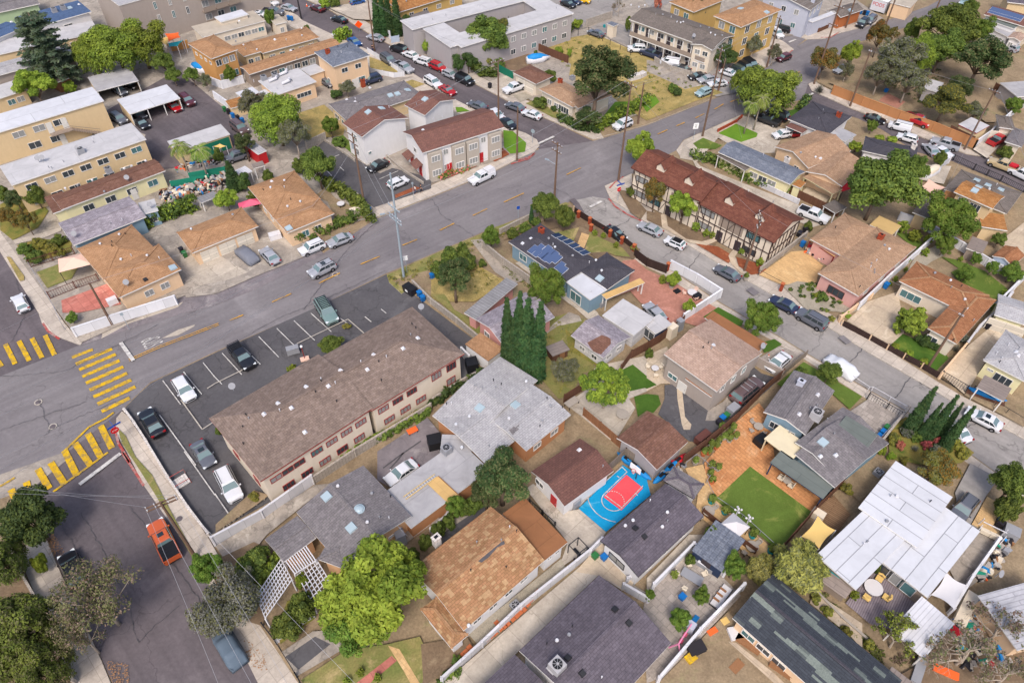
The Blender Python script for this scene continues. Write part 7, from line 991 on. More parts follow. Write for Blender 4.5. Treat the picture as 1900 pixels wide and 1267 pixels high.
# ---------------------------------------------------------------- poles and lines
POLE={}
def pole(key,base,h,label,mat='wood_pole',arms=((.5,2.4),),lamp=None,trans=False,ang=42):
 p=at(px(base)[0],.1);par=empty('utility_pole',tuple(p),0,label,'utility pole');m=MB();m.tube([p,p+Vector((0,0,h))],[.2,.12],9);m.build('pole',mat,par);u=Vector((math.cos(math.radians(ang+90)),math.sin(math.radians(ang+90)),0));tips=[]
 for i,(dz,w)in enumerate(arms):
  z=h-dz;m=MB();m.box(p+Vector((0,0,z))+Vector((-u.y,u.x,0))*.15,(w,.12,.14),u);o=m.build('crossarm',mat if mat=='wood_pole' else 'steel_pole',par)
  q=MB()
  for t in(-.46,-.2,.2,.46):e=p+u*(w*t)+Vector((-u.y,u.x,0))*.15+Vector((0,0,z+.07));q.cyl(e,.05,.2,6);tips.append(e+Vector((0,0,.2)))
  x=q.build('insulator','insulator',None,world=False);x.data.transform(Matrix.Translation(-p));adopt(x,o)
 if trans:m=MB();m.cyl(p+u*.42+Vector((0,0,h-2.9)),.26,.85,12);m.build('transformer','steel_pole',par)
 if lamp:
  v=Vector((math.cos(math.radians(lamp)),math.sin(math.radians(lamp)),0));m=MB();m.tube([p+Vector((0,0,h*.62)),p+v*1.6+Vector((0,0,h*.66))],.04,5);m.box(p+v*1.8+Vector((0,0,h*.66)),(.7,.26,.12),v);m.build('street_lamp','steel_pole',par)
 for k in range(3):pass
 POLE[key]=(p,h,tips,u);return par
pole('A','749.3,514.5',18.5,'tall blue grey steel utility pole beside the parking lot','steel_pole',((5.6,2.8),(7.2,3.0),(7.8,3.0)),lamp=200)
pole('G2','G:1165,420',13.5,'wooden pole with transformer at the parking entrance',arms=((.4,2.6),(1.7,2.6)),trans=True);pole('B','1028.5,370',11,'wooden pole with street lamp on the main road edge',arms=((.3,2.4),(1.6,2.2)),lamp=150)
pole('C','1147,337',18.5,'tall wooden pole on the corner by the half-timbered block',arms=((.4,2.6),));pole('D','1303,254.6',17.5,'tall wooden pole beside the small curved lawn',arms=((.5,1.4),(2.5,1.0)),lamp=250);pole('E','1721.4,682',11.2,'dark wooden pole on the front lawn with round shrubs',arms=((1.2,.6),));pole('F','1381,502.6',10.6,'wooden pole with three arms in front of the half-timbered block',arms=((.3,2.6),(1.0,2.6),(2.2,.8)),ang=-5)
pole('G','208.4,602.6',8.0,'short brown pole behind the white corner wall',arms=());pole('H','364,1035',11.5,'wooden pole on the lower left pavement with double arm',arms=((.3,3.0),(.8,3.0)),ang=-60);pole('I','925,227',12.5,'dark wooden pole behind the townhouse row',arms=((.3,2.8),),ang=-60);pole('I2','C:672,1255',10.5,'brown pole at the townhouse corner pavement',arms=())
pole('J','1789,278',12,'leaning looking wooden pole at the end of the terracotta wall',arms=((.3,2.0),));pole('K','695,95',11.5,'dark pole beside the upper street with sign',arms=((.3,.8),));pole('L','B:672,150',10,'dark metal pole at the top of the upper street','dark_metal',arms=());pole('M','D:940,525',11,'pole by the shaded parked row',arms=((.5,1.2),));pole('N','D:1310,660',21,'tall pole at the corner with orange tinged tree',arms=((.4,2.2),(5,2.2),(8.5,2.0)),trans=True);pole('O','E:325,835',12,'wooden pole rising from the terracotta wall',arms=((.6,.6),))
pole('P','E:290,222',13,'pole in front of the brick cottage',arms=((.3,1.6),));pole('Q','E:595,225',13,'dark pole in front of the storage container',arms=((.6,1.8),),trans=True);pole('R','C:1620,970',8.5,'short dark pole beside the roof racked suv',arms=());pole('S','D:560,715',7,'short pole by the shoulder parking',arms=());pole('T','E:965,160',8,'short pole at the top of the grove',arms=())
def wire(a,b,sag=.8,label='',r=.016):
 m=MB();n=14;P=[a.lerp(b,i/n)+Vector((0,0,-4*sag*(i/n)*(1-i/n)))for i in range(n+1)];m.tube(P,r,3,cap=False);o=m.build('power_line','grey_plastic');tag(o,label,'power line','overhead power lines');return o
def tip(k,i):
 p,h,t,u=POLE[k];return t[i%len(t)]if t else p+Vector((0,0,h))
far=lambda s,z:at(px(s)[0],z)
WR=[(tip('A',i),far(s,14),'between the steel pole and the left edge')for i,s in((0,'-60,740'),(1,'-60,765'),(3,'-60,800'),(4,'-60,880'),(5,'-60,905'),(7,'-60,935'))]
WR+=[(tip('A',i),tip('C',i),'between the steel pole and the tall corner pole')for i in(0,3)]+[(tip('A',4+i),tip('B',i),'between the steel pole and the street lamp pole')for i in(0,3)]+[(tip('C',i),tip('D',i),'between the corner pole and the lawn pole')for i in(0,1,3)]+[(tip('D',i),tip('N',i),'between the lawn pole and the junction pole')for i in(0,2,3)]
WR+=[(tip('N',i),tip('Q',i),'between the junction pole and the container pole')for i in(0,3)]+[(tip('G2',i),tip('I',i),'between the transformer pole and the townhouse pole')for i in(0,3)]+[(tip('G2',i),tip('A',8+i),'between the transformer pole and the steel pole')for i in(0,3)]+[(tip('I',i),tip('K',i),'between the townhouse pole and the upper street pole')for i in(0,3)]
WR+=[(tip('H',i),far(s,11),'from the lower left pole to the bottom edge')for i,s in((0,'430,1330'),(1,'500,1330'),(3,'570,1330'))]+[(tip('H',i),far(s,11),'from the lower left pole to the left edge')for i,s in((0,'-60,880'),(2,'-60,895'),(3,'-60,910'))]+[(tip('G',0),far('G:760,430',9),'from the short brown pole across the tan roofs'),(tip('G',0),far('-60,640',8),'from the short brown pole to the left edge'),(far('G:760,430',9),tip('G2',5),'above the tan roofed house'),(tip('F',0),tip('C',3),'between the three armed pole and the corner pole'),(tip('E',0),tip('F',3),'between the lawn pole and the three armed pole'),(tip('J',0),tip('O',0),'between the two terracotta wall poles'),(tip('J',0),far('1960,420',11),'from the leaning looking pole to the right edge'),(tip('H',3),far('720,1330',4),'from the lower left pole over the lattice')]
WR+=[(tip('D',0),at(px('D:745,1085')[0],.3),'guy wire from the lawn pole to the small square lawn'),(tip('D',3),at(px('D:870,1060')[0],.3),'second guy wire down to the small square lawn'),(POLE['J'][0]+Vector((0,0,8)),at(px('J:950,560')[0],3),'pale cable down from the leaning looking pole')]
cnt={}
for a,b,s in WR:
 cnt[s]=cnt.get(s,0)+1;k=cnt[s];o_=('','another ','a third ','a fourth ','a fifth ','a sixth ')[k-1];wire(a,b,1.2 if(a-b).length>40 else.5,(o_+'thin cable '+s)if k>1 else 'thin overhead cable '+s)
 # ---------------------------------------------------------------- small street things
def thing(name,label,cat,q,z=None,rz=0,group=None,zb=.18):p=at(px(q)[0],zb);return empty(name,tuple(p),rz,label,cat,group)
def part(par,name,mat,fn,smooth=False):
 m=MB();fn(m);o=m.build(name,mat,None,smooth,world=False);adopt(o,par);return o
def bin_(q,col,label,rz=.7,group=None,s=1.0,zb=.18):
 t=thing('wheelie_bin',label,'bin',q,rz=rz,group=group,zb=zb);t.scale=(s,s,s)
 part(t,'body','bin_'+col,lambda m:m.box((0,0,.5),(.5,.5,.95),(1,0,0),0,(1.25,1.3)));part(t,'lid','bin_'+col,lambda m:(m.box((0,0,1.02),(.7,.72,.1),(1,0,0),0,(.85,.85)),m.bar((-.36,-.3,.98),(-.36,.3,.98),.05)))
 part(t,'wheel','black_plastic',lambda m:(m.tube([(-.25,-.32,.1),(-.25,-.26,.1)],.1,8),m.tube([(-.25,.26,.1),(-.25,.32,.1)],.1,8)));return t
for q,c,l in(('R:1280,830','green','green bin beside the white wall under the dark gable window'),('R:1350,840','blue','blue bin under the dark gable window'),('G:1600,1140','blue','deep blue bin behind the parking lot dumpster'),('G:1625,1175','blue','lighter blue bin closest to the lot wall'),('H:10,1000','blue','blue bin in the corner of the dry yard'),('I:1215,750','blue','blue bin at the pink house side gate'),('I:1190,670','black','left black bin behind the half-timbered block'),('I:1235,640','black','right black bin behind the half-timbered block'),('J:600,1075','blue','blue bin at the top of the front drive'),('N:585,935','blue','blue bin along the dark fence'),('N:615,915','green','green bin along the dark fence'),('N:560,965','black','black bin along the dark fence'),('O:600,1010','green','green bin beside the flat green roof'),('O:570,1045','blue','upper blue bin beside the flat green roof'),('O:540,1080','blue','lower blue bin beside the flat green roof'),('O:1420,180','blue','blue bin by the right edge garage'),('O:1395,210','black','black bin by the right edge garage'),('U:1505,480','green','green bin under the bright edge tree'),('U:1500,525','blue','blue bin under the bright edge tree'),('U:1485,575','black','black bin under the bright edge tree'),('B:75,875','green','green bin first of the row by the vinyl fence'),('B:105,895','black','black bin second of the row by the vinyl fence'),('B:140,925','blue','blue bin third of the row by the vinyl fence'),('B:180,945','black','dark bin fourth of the row by the vinyl fence'),('B:215,965','blue','blue bin fifth of the row by the vinyl fence'),('B:560,810','black','black bin behind the ducted building'),('B:588,800','green','green bin behind the ducted building'),('B:615,795','blue','blue bin behind the ducted building'),('B:575,160','blue','left blue bin at the upper pavement'),('B:600,165','blue','right blue bin at the upper pavement'),('F:1430,800','black','black bin beside the triple garage'),('F:1455,830','green','green bin beside the triple garage'),('G:1205,480','blue','blue bin on the pavement by the parking entrance'),('D:1185,270','blue','blue bin at the red kerb of the far corner'),('D:1228,245','green','green bin by the garden of the pale blue building'),('f:130,560','blue','left blue bin beside the storage container'),('f:270,590','black','black bin beside the storage container'),('f:390,620','blue','right blue bin beside the storage container'),('E:600,735','blue','blue bin in the gravel lot of the grove'),('C:460,690','black','black bag on the drive by the upper street'),('S:270,1150','blue','blue bin below the kayaks')):bin_(q,c,l)
d=thing('dumpster','black dumpster at the corner of the parking lot','dumpster','G:1525,1110',rz=-.75,zb=.06);part(d,'body','bin_black',lambda m:m.box((0,0,.6),(1.9,1.1,1.1),(1,0,0),0,(1.08,1.15)));part(d,'lid','black_plastic',lambda m:[m.box((x,0,1.2),(.95,1.25,.07))for x in(-.5,.5)]);part(d,'label_plate','sign_white',lambda m:m.box((0,-.68,.8),(.5,.03,.35)))
def sign(q,label,shape,mat,h,rz,txt=None,txtm='sign_white',ts=.3,zb=.15,name='road_sign',w=.75,extra=None):
 t=thing(name,label,'sign',q,rz=rz,zb=zb);part(t,'post','steel_pole',lambda m:m.cyl((0,0,0),.035,h,6))
 def pl(m):
  n={'oct':8,'dia':4,'rect':4}[shape];P=[(w/2*1.08*math.cos(math.pi*2*(i+.5 if shape=='oct' else i)/n),w/2*1.08*math.sin(math.pi*2*(i+.5 if shape=='oct' else i)/n))for i in range(n)]if shape!='rect' else[(-w/2,-w*.6),(w/2,-w*.6),(w/2,w*.6),(-w/2,w*.6)]
  m.face([(x,-.05,h+y)for x,y in P]);m.face([(x,-.02,h+y)for x,y in reversed(P)])
  for i in range(n):a,b=P[i],P[(i+1)%n];m.face([(a[0],-.02,h+a[1]),(b[0],-.02,h+b[1]),(b[0],-.05,h+b[1]),(a[0],-.05,h+a[1])])
 pp=part(t,'plate',mat,pl)
 if txt:
  for k,tx in enumerate(txt.split('|')):
   o=text_mesh(tx,ts if k==len(txt.split('|'))-1 else ts*.42,txtm,'lettering');adopt(o,pp);o.location=(0,-.062,h+(0 if '|' not in txt else(.26-.24*k if k<2 else-.2))-(.02));o.rotation_euler=(math.radians(90),0,0)
 if extra:extra(t)
 return t
def blades(t):
 part(t,'name_blade','sign_blue',lambda m:(m.box((.2,0,3.2),(1.6,.04,.25)),m.box((.1,.1,3.5),(.04,1.3,.22))))
sign('K:960,1100','red octagonal stop sign with blue street name blades at the crosswalk corner','oct','sign_red',2.5,.95-.15,'STOP',ts=.28,extra=blades,w=.95)
sign('H:1460,390','red stop sign on the corner by the half-timbered block','oct','sign_red',2.3,.5,'STOP',ts=.24,extra=blades,w=.8);sign('D:362,1100','white speed limit sign next to the small curved lawn','rect','sign_white',3.0,.15,'SPEED|LIMIT|35','black_plastic',.42,w=1.0)
sign('G:1500,950','small white sign on a thin post beside the steel pole','rect','sign_white',2.8,.4,w=.7);sign('n:850,470','orange diamond road works sign standing on the upper street','dia','sign_orange',1.7,.3,w=1.7,zb=.05);sign('H:680,570','thin post with small blue sign on the main road edge','rect','sign_blue',3.2,.4,w=.5);sign('C:793,1120','stop sign seen from behind at the upper street corner','oct','steel_pole',2.4,2.6,w=.8);sign('G:1555,385','curved top sign post by the two walkers','rect','steel_pole',3.4,.4,w=.3);sign('K:1015,215','small signpost on the shoulder outside the white corner wall','rect','steel_pole',3,.4,w=.4)
for q,l in(('n:75,95','orange traffic cone furthest up the upper street'),('n:140,150','lower orange traffic cone by the maroon sedan'),('n:140,118','traffic cone touching the maroon sedan'),('N:948,438','orange cone on the brick drive')):
 t=thing('traffic_cone',l,'traffic cone',q,zb=.06);part(t,'cone','orange_plastic',lambda m:(m.cyl((0,0,0),.2,.75,10,0,.03),m.box((0,0,.02),(.45,.45,.04))));part(t,'band','sign_white',lambda m:m.cyl((0,0,.36),.125,.14,10,0,.095))
P0=ats('f:480,400 1050,560',.2);u=(P0[1]-P0[0]).normalized();L=(P0[1]-P0[0]).length;v=Vector((-u.y,u.x,0));c=(P0[0]+P0[1])/2+v*1.25;t=empty('storage_container',tuple(c),math.atan2(u.y,u.x),'white moving storage container with red lettering near the top edge','storage container')
part(t,'body','white_metal',lambda m:m.box((0,0,1.45),(L,2.5,2.6)));part(t,'roof','sign_white',lambda m:m.box((0,0,2.8),(L+.1,2.6,.1)));part(t,'frame','grey_plastic',lambda m:[m.box((x,y,1.4),(.12,.12,2.7))for x in(-L/2,L/2)for y in(-1.25,1.25)])
o=text_mesh('PODS',1.15,'sign_red','lettering');adopt(o,t);o.location=(-.1,-1.27,1.7);o.rotation_euler=(math.radians(90),0,0)
def box_item(name,label,cat,q,d,mat,rz=.7,zb=.2,top=None,group=None,lid=None):
 t=thing(name,label,cat,q,rz=rz,zb=zb,group=group);part(t,'body',mat,lambda m:m.box((0,0,d[2]/2),d,(1,0,0),0,top))
 part(t,'top',lid or mat,lambda m:m.box((0,0,d[2]+.04),(d[0]*1.06*(top[0]if top else 1),d[1]*1.06*(top[1]if top else 1),.07)));return t
def ac(q,label,zb=.2,rz=.7):
 t=thing('condenser_unit',label,'air conditioner',q,rz=rz,zb=zb);part(t,'casing','grey_plastic',lambda m:m.box((0,0,.42),(.95,.95,.8)));part(t,'fan','black_plastic',lambda m:m.cyl((0,0,.83),.38,.03,16));part(t,'grille','white_metal',lambda m:[m.box((0,0,.87),(.8,.03,.02),(math.cos(a),math.sin(a),0))for a in(0,.78,1.57,2.36)])
ac('X:660,680','grey condenser unit on gravel beside the tan shingle house');ac('U:535,175','condenser unit at the left of the white panel roof');ac('H:1330,1210','condenser unit behind the blue house');ac('C:1105,625','small wall side unit by the bungalow')
def table(name,label,q,r,mat,h=.74,rnd=True,d=None,rz=.7,zb=.2,group=None):
 t=thing(name,label,'table',q,rz=rz,zb=zb,group=group);part(t,'tabletop',mat,lambda m:m.cyl((0,0,h-.05),r,.06,20)if rnd else m.box((0,0,h-.02),(d[0],d[1],.06)))
 for x,y in((-1,-1),(1,-1),(1,1),(-1,1)):part(t,'leg','dark_metal',lambda m:m.bar((x*(r*.5 if rnd else d[0]*.42),y*(r*.5 if rnd else d[1]*.42),0),(x*(r*.5 if rnd else d[0]*.42),y*(r*.5 if rnd else d[1]*.42),h-.05),.06))
 return t
def chair(label,q,mat,rz,zb=.2,group=None,leg='dark_metal',s=1.0):
 t=thing('garden_chair',label,'chair',q,rz=rz,zb=zb,group=group);t.scale=(s,s,s);part(t,'seat',mat,lambda m:m.box((0,0,.44),(.52,.52,.07)));part(t,'backrest',mat,lambda m:m.box((-.27,0,.72),(.06,.52,.5)))
 for y in(-.27,.27):part(t,'armrest',mat,lambda m:m.box((0,y,.64),(.5,.05,.04)))
 for x,y in((-1,-1),(1,-1),(1,1),(-1,1)):part(t,'leg',leg,lambda m:m.bar((x*.22,y*.22,0),(x*.22,y*.22,.44),.04))
def seats(q,n,r,mat,what,a0=0,zb=.2,s=1.0):
 p=at(px(q)[0],zb)
 for i in range(n):
  a=a0+2*math.pi*i/n;x=p+Vector((math.cos(a),math.sin(a),0))*r;t=empty('garden_chair',tuple(x),a+math.pi,'%s of the chairs around %s'%(('north east','north west','south west','south east','fifth','sixth')[i],what),'chair','chairs around '+what);t.scale=(s,s,s)
  part(t,'seat',mat,lambda m:m.box((0,0,.44),(.52,.52,.07)));part(t,'backrest',mat,lambda m:m.tube([(-.2,-.28,.72),(-.3,0,.72),(-.2,.28,.72)],.09,6));[part(t,'leg','dark_metal',lambda m:m.bar((x_*.22,y_*.22,0),(x_*.22,y_*.22,.44),.04))for x_,y_ in((-1,-1),(1,-1),(1,1),(-1,1))]
table('round_table','round glass table on the grey deck','Z:492,540',.95,'sail_white');seats('Z:492,540',4,1.45,'sail_yellow','the round glass table on the deck',.8,s=1.35)
table('dining_table','dark dining table on the stone patio','S:345,990',.9,'grey_plastic',rnd=False,d=(2.3,1.1),rz=-.6);seats('S:345,990',5,1.5,'cream_plastic','the dark dining table on the stone patio',.3)
table('round_table','round table with white cloth on the pink paved patio','I:350,1135',.7,'sail_white');seats('I:350,1135',3,1.1,'sail_pink','the white table on the pink paving',.9);table('folding_table','orange table in the cracked yard beside the white sedan','k:440,430',.7,'orange_plastic',rnd=False,d=(1.3,.8),rz=.55)
table('garden_table','round white table in the yard of the tan hip roofed house','G:985,440',.65,'sail_white');table('stone_table','round stone table under the airy green tree','M:1495,905',.8,'stone');table('stone_table','slab stone bench table by the brown fence','M:1100,810',.8,'stone',rnd=False,d=(1.9,1.0));table('mosaic_table','patterned oval table on the upper terrace','S:475,480',.7,'stone');table('mosaic_table','patterned oval table on the lower terrace','S:815,755',.7,'stone');table('round_table','round stone table on the orange brick patio','N:865,1000',.6,'stone')
seats('N:865,1000',4,1.0,'stone','the stone table on the brick patio',.5);seats('S:475,480',2,1.1,'stone','the upper terrace table',.6);seats('S:815,755',2,1.1,'stone','the lower terrace table',.6);table('patio_table','small white table with cloth by the two storey house','N:60,545',.5,'sail_white');seats('N:60,545',3,1.0,'cream_plastic','the small white patio table',.5)
for q,l in(('S:1040,215','left'),('S:1120,275','right')):chair(l+' tan lounge chair under the grey green patio cover',q,'cream_plastic',2.4,s=1.2)
table('side_table','round table between the two tan lounge chairs','S:1085,240',.5,'stone')
def sail(label,s,z,mat):
 zs=z if isinstance(z,(list,tuple))else[z]*4;Q=[at(q,zz)for q,zz in zip(px(s),zs)];c=sum(Q,Vector())/len(Q);t=empty('shade_sail',(c.x,c.y,0),0,label,'shade sail');m=MB();n=len(Q);N=8;G={}
 for i in range(N+1):
  for j in range(N+1):
   a,b=i/N,j/N;p=Q[0].lerp(Q[1],a).lerp((Q[3]if n>3 else Q[2]).lerp(Q[2],a),b);e=.16*(4*a*(1-a)*abs(2*b-1)**2);f=.16*(4*b*(1-b)*abs(2*a-1)**2);p=p.lerp(c,e+f)-Vector((0,0,.9*a*(1-a)*b*(1-b)*4));G[i,j]=len(m.v);m.v.append(tuple(p))
 for i in range(N):
  for j in range(N):m.f.append((G[i,j],G[i+1,j],G[i+1,j+1],G[i,j+1]));m.mi.append(0)
 m.build('cloth',mat,t,smooth=True);k=MB()
 for p in Q:k.tube([(p.x,p.y,.1),tuple(p)],.05,6)
 k.build('post','white_metal',t);return t
sail('sand yellow shade sail beside the white panel roof','S:1340,490 1480,605 1350,750 1210,655',2.9,'sail_yellow');sail('white shade sail at the end of the white panel roof','Z:1080,395 1245,500 1145,690 960,575',2.8,'sail_white');sail('pale pink shade sail beside the orange roofed house','i:200,440 460,575 290,700 30,590',3.3,'sail_pink');sail('coral shade sail above the orange house yard','A:1290,265 1400,255 1415,295 1320,330',3.4,'orange_plastic');sail('cream shade sail beside the coral one','A:1235,310 1340,275 1310,360 1260,340',3.2,'sail_yellow');sail('turquoise shade sail beside the coral one','A:1315,340 1440,315 1390,365 1320,370',3.1,'teal');sail('star shaped beige sail in the junk yard','b:970,355 1080,310 1180,350 1080,390',3,'sail_yellow')
def canopy(label,q,w,d,h,mat,rz,zb=.2,name='gazebo'):
 t=thing(name,label,'canopy',q,rz=rz,zb=zb);part(t,'roof',mat,lambda m:(m.face([(-w/2,-d/2,h),(w/2,-d/2,h),(0,0,h+.8)]),m.face([(w/2,-d/2,h),(w/2,d/2,h),(0,0,h+.8)]),m.face([(w/2,d/2,h),(-w/2,d/2,h),(0,0,h+.8)]),m.face([(-w/2,d/2,h),(-w/2,-d/2,h),(0,0,h+.8)]),m.face([(-w/2,d/2,h-.02),(w/2,d/2,h-.02),(w/2,-d/2,h-.02),(-w/2,-d/2,h-.02)])))
 for x in(-1,1):
  for y in(-1,1):part(t,'post','dark_metal',lambda m:m.box((x*(w/2-.1),y*(d/2-.1),h/2),(.07,.07,h)))
canopy('pink hipped patio canopy by the corner house','F:645,965',4.6,3.4,2.5,'sail_pink',.45);canopy('small white umbrella canopy on the tiled terrace','S:660,640',2.3,2.3,2.0,'sail_white',.7,name='parasol');canopy('red awning tent behind the yellow carport','I:1500,350',3,3,2.2,'red_cloth',.5);canopy('pink plastic awning between the two tan roofs','G:305,500',4.0,1.6,2.3,'magenta',.42)
sh=thing('garden_shed','blue grey shed with ribbed roof beside the green tree','shed','S:530,800',rz=-.72);part(sh,'wall','wall_darkblue',lambda m:m.box((0,0,1.05),(3.4,4.6,2.1)));part(sh,'roof','roof_slate',lambda m:[m.box((x*.9,0,2.2+(.0 if x else 0)),(1.85,4.9,.1))for x in(-1,1)]+[m.bar((x*.6,-2.45,2.29),(x*.6,2.45,2.29),.06,.05)for x in range(-2,3)]);part(sh,'door','door_dark',lambda m:m.box((0,-2.32,1),(1.1,.05,1.9)))
hh=thing('small_greenhouse','small teal roofed hutch against the white panel roof','hutch','Z:200,510',rz=-.75);part(hh,'wall','wall_taupe',lambda m:m.box((0,0,.85),(2.6,2.2,1.7)));part(hh,'roof','teal',lambda m:m.box((0,.45,1.95),(2.9,1.5,.08),(1,0,0),vz=Vector((0,.45,1))));part(hh,'rear_roof','roof_taupeflat',lambda m:m.box((0,-.8,1.9),(2.9,1.5,.08),(1,0,0),vz=Vector((0,-.45,1))))
hc=thing('wooden_hutch','little weathered wooden hutch in the dry yard','hutch','M:985,430',rz=.5);part(hc,'wall','fence_wood',lambda m:m.box((0,0,.8),(2.3,1.6,1.6)));part(hc,'roof','roof_taupeflat',lambda m:m.box((0,0,1.68),(2.7,2.0,.12)));part(hc,'door','wood',lambda m:m.box((.3,-.82,.75),(.8,.04,1.3)))
rs=thing('rubble_shed','old white shed with dry wood debris heaped on top beside the lane','shed','M:420,440',rz=-.75);part(rs,'wall','wall_white',lambda m:m.box((0,0,1.1),(4.2,2.8,2.2)));part(rs,'roof','roof_tan',lambda m:m.box((0,0,2.26),(4.4,3.0,.14)))
bh=thing('basketball_hoop','basketball hoop on a stand at the end of the blue court','basketball hoop','R:1600,215',rz=at(px('R:1350,345')[0]).z);v_=at(px('R:1400,400')[0])-at(px('R:1590,215')[0]);bh.rotation_euler.z=math.atan2(v_.y,v_.x)
part(bh,'pole','dark_metal',lambda m:(m.tube([(0,0,0),(0,0,2.6),(.6,0,3.1)],.06,6),m.box((0,0,.12),(.9,.7,.24))));part(bh,'backboard','sign_white',lambda m:m.box((.65,0,3.2),(.05,1.5,1.0)));part(bh,'rim','sign_red',lambda m:m.tube([(.95+.25*math.cos(a),.25*math.sin(a),3.0)for a in[i*.5236 for i in range(13)]],.025,5,cap=False));part(bh,'net','sail_white',lambda m:m.tube([(.95,0,2.98),(.95,0,2.55)],[.24,.13],10,cap=False))
gr=thing('gym_rack','black weight training rack behind the orange flat roof','weight rack','R:1140,800',rz=.7);part(gr,'frame','dark_metal',lambda m:([m.bar((x,y,0),(x,y,2.1),.08)for x in(-.7,.7)for y in(-.7,.7)],[m.bar((-.7,y,2.1),(.7,y,2.1),.08)for y in(-.7,.7)],[m.bar((x,-.7,2.1),(x,.7,2.1),.08)for x in(-.7,.7)],m.bar((-1.1,-.7,1.2),(1.1,-.7,1.2),.05)));part(gr,'weight_plate','black_plastic',lambda m:[m.tube([(s*.95,-.7,1.2),(s*1.05,-.7,1.2)],.24,12)for s in(-1,1)]);part(gr,'bench','black_plastic',lambda m:m.box((.1,0,.45),(.35,1.2,.12)))
def lattice(label,s,z,n1,n2,w=.1):
 Q=[at(q,z)for q in px(s)];c=sum(Q,Vector())/4;t=empty('lattice_pergola',(c.x,c.y,0),0,label,'pergola');m=MB();k=MB()
 for i in range(n1+1):a=i/n1;m.bar(Q[0].lerp(Q[1],a)+Vector((0,0,.12)),Q[3].lerp(Q[2],a)+Vector((0,0,.12)),w,.09)
 for j in range(n2+1):b=j/n2;m.bar(Q[0].lerp(Q[3],b),Q[1].lerp(Q[2],b),w,.09)
 m.build('slats','white_metal',t)
 for q in Q:k.bar((q.x,q.y,.1),(q.x,q.y,z),.14)
 k.build('post','white_metal',t)
lattice('white slatted pergola roof joined to the grey shingled house','W:520,270 690,170 785,310 620,410',3.1,9,1,.11);lattice('long white lattice pergola with climbing plants','W:515,300 600,460 390,760 320,590',2.6,6,12,.09);lattice('white lattice pergola disappearing under the bright lime tree','W:640,420 790,300 900,480 760,640',2.6,6,7,.09)
ld=thing('ladder','aluminium ladder lying on the flat grey roof','ladder','k:535,1090',zb=3.1,rz=.75);part(ld,'rail','sail_yellow',lambda m:[m.bar((-2.2,y,.1),(2.2,y,.1),.07)for y in(-.22,.22)]);part(ld,'rung','insulator',lambda m:[m.bar((x*.33,-.22,.1),(x*.33,.22,.1),.05)for x in range(-6,7)])
ld=thing('ladder','wooden ladder leaning on the peach side wall','ladder','Q:1500,650',zb=.2,rz=.8);part(ld,'rail','insulator',lambda m:[m.bar((0,y,0),(-.8,y,3),.07)for y in(-.22,.22)]);part(ld,'rung','insulator',lambda m:[m.bar((-.8*k/10,-.22,3*k/10),(-.8*k/10,.22,3*k/10),.05)for k in range(1,10)])
pw=thing('plywood_sheet','yellow plywood sheet lying on the flat grey roof','plywood sheet','k:820,1130',zb=3.08,rz=-.78);part(pw,'sheet','plywood',lambda m:m.box((0,0,.04),(3.6,1.5,.04)));part(pw,'edge','wood',lambda m:m.box((0,.8,.05),(3.6,.08,.06)))
def pot(q,label,mat='terracotta_pot',s=1.,zb=.2,grp=None):
 t=thing('plant_pot',label,'plant pot',q,zb=zb,group=grp);t.scale=(s,s,s);part(t,'pot',mat,lambda m:m.cyl((0,0,0),.24,.5,10,0,.33));V,tn=leaves([(0,0,.75),(.1,.1,.9)],[.35,.3],130,.2);me=leafmesh('leaf',V,tn,['leaf_mid']);o=bpy.data.objects.new('plant',me);COL.objects.link(o);adopt(o,t)
for q,l in(('S:500,395','turquoise pot at the top of the lawn balustrade'),('S:605,480','turquoise pot in the middle of the terrace'),('S:820,665','turquoise pot beside the white parasol end'),('S:965,785','turquoise pot at the foot of the terrace')):pot(q,l,'teal',1.3)
for i,q in enumerate(('N:670,1010','N:640,1050','N:600,1080','N:560,1110','N:690,1075','N:640,1100','N:540,1150','N:500,1140','N:480,1190','N:440,1200','N:580,1000')):pot(q,'potted plant number %s from the top along the dark fence on the brick patio'%('one','two','three','four','five','six','seven','eight','nine','ten','eleven')[i],random.choice(['terracotta_pot','stone','grey_plastic','wood']),1.1,grp='pots along the brick patio fence')
for q,l in(('S:550,140','large pot at the brick patio corner'),('S:375,90','orange pot on the railed terrace corner'),('S:490,185','pot at the terrace railing'),('S:505,240','flowering pot at the terrace railing'),('I:770,1010','pot on the kerb below the pole'),('S:205,985','potted plant by the patio dark wall'),('N:295,690','pot at the greige house corner'),('N:450,795','pot at the foot of the greige wall'),('N:370,740','leafy pot by the greige window'),('S:500,120','dark pot beside the terrace step'),('I:190,1080','pot beside the lime shrub')):pot(q,l,random.choice(['terracotta_pot','stone']),1.1)
for i,(q,m_,zb)in enumerate((('M:1520,1140','canvas_blue',.3),('M:1600,1200','canvas_blue',.4),('M:1660,1250','canvas_blue',.3),('S:20,115','canvas_blue',.3),('S:165,110','canvas_blue',.3),('S:225,60','red_cloth',.3))):
 t=thing('kayak',('upper blue','middle blue','lower blue','light blue','second blue','red')[i]+' kayak stored under the brown garage eave','kayak',q,zb=zb,rz=-.72);t.location=KAY[i][0];t.rotation_euler.z=KAY[i][1];part(t,'hull',m_,lambda m:m.tube([(-1.5,0,.5),(-1.0,0,.38),(0,0,.32),(1.0,0,.38),(1.5,0,.5)],[.06,.3,.42,.3,.06],10),True);part(t,'cockpit','black_plastic',lambda m:m.box((0,0,.74),(.8,.4,.04)))
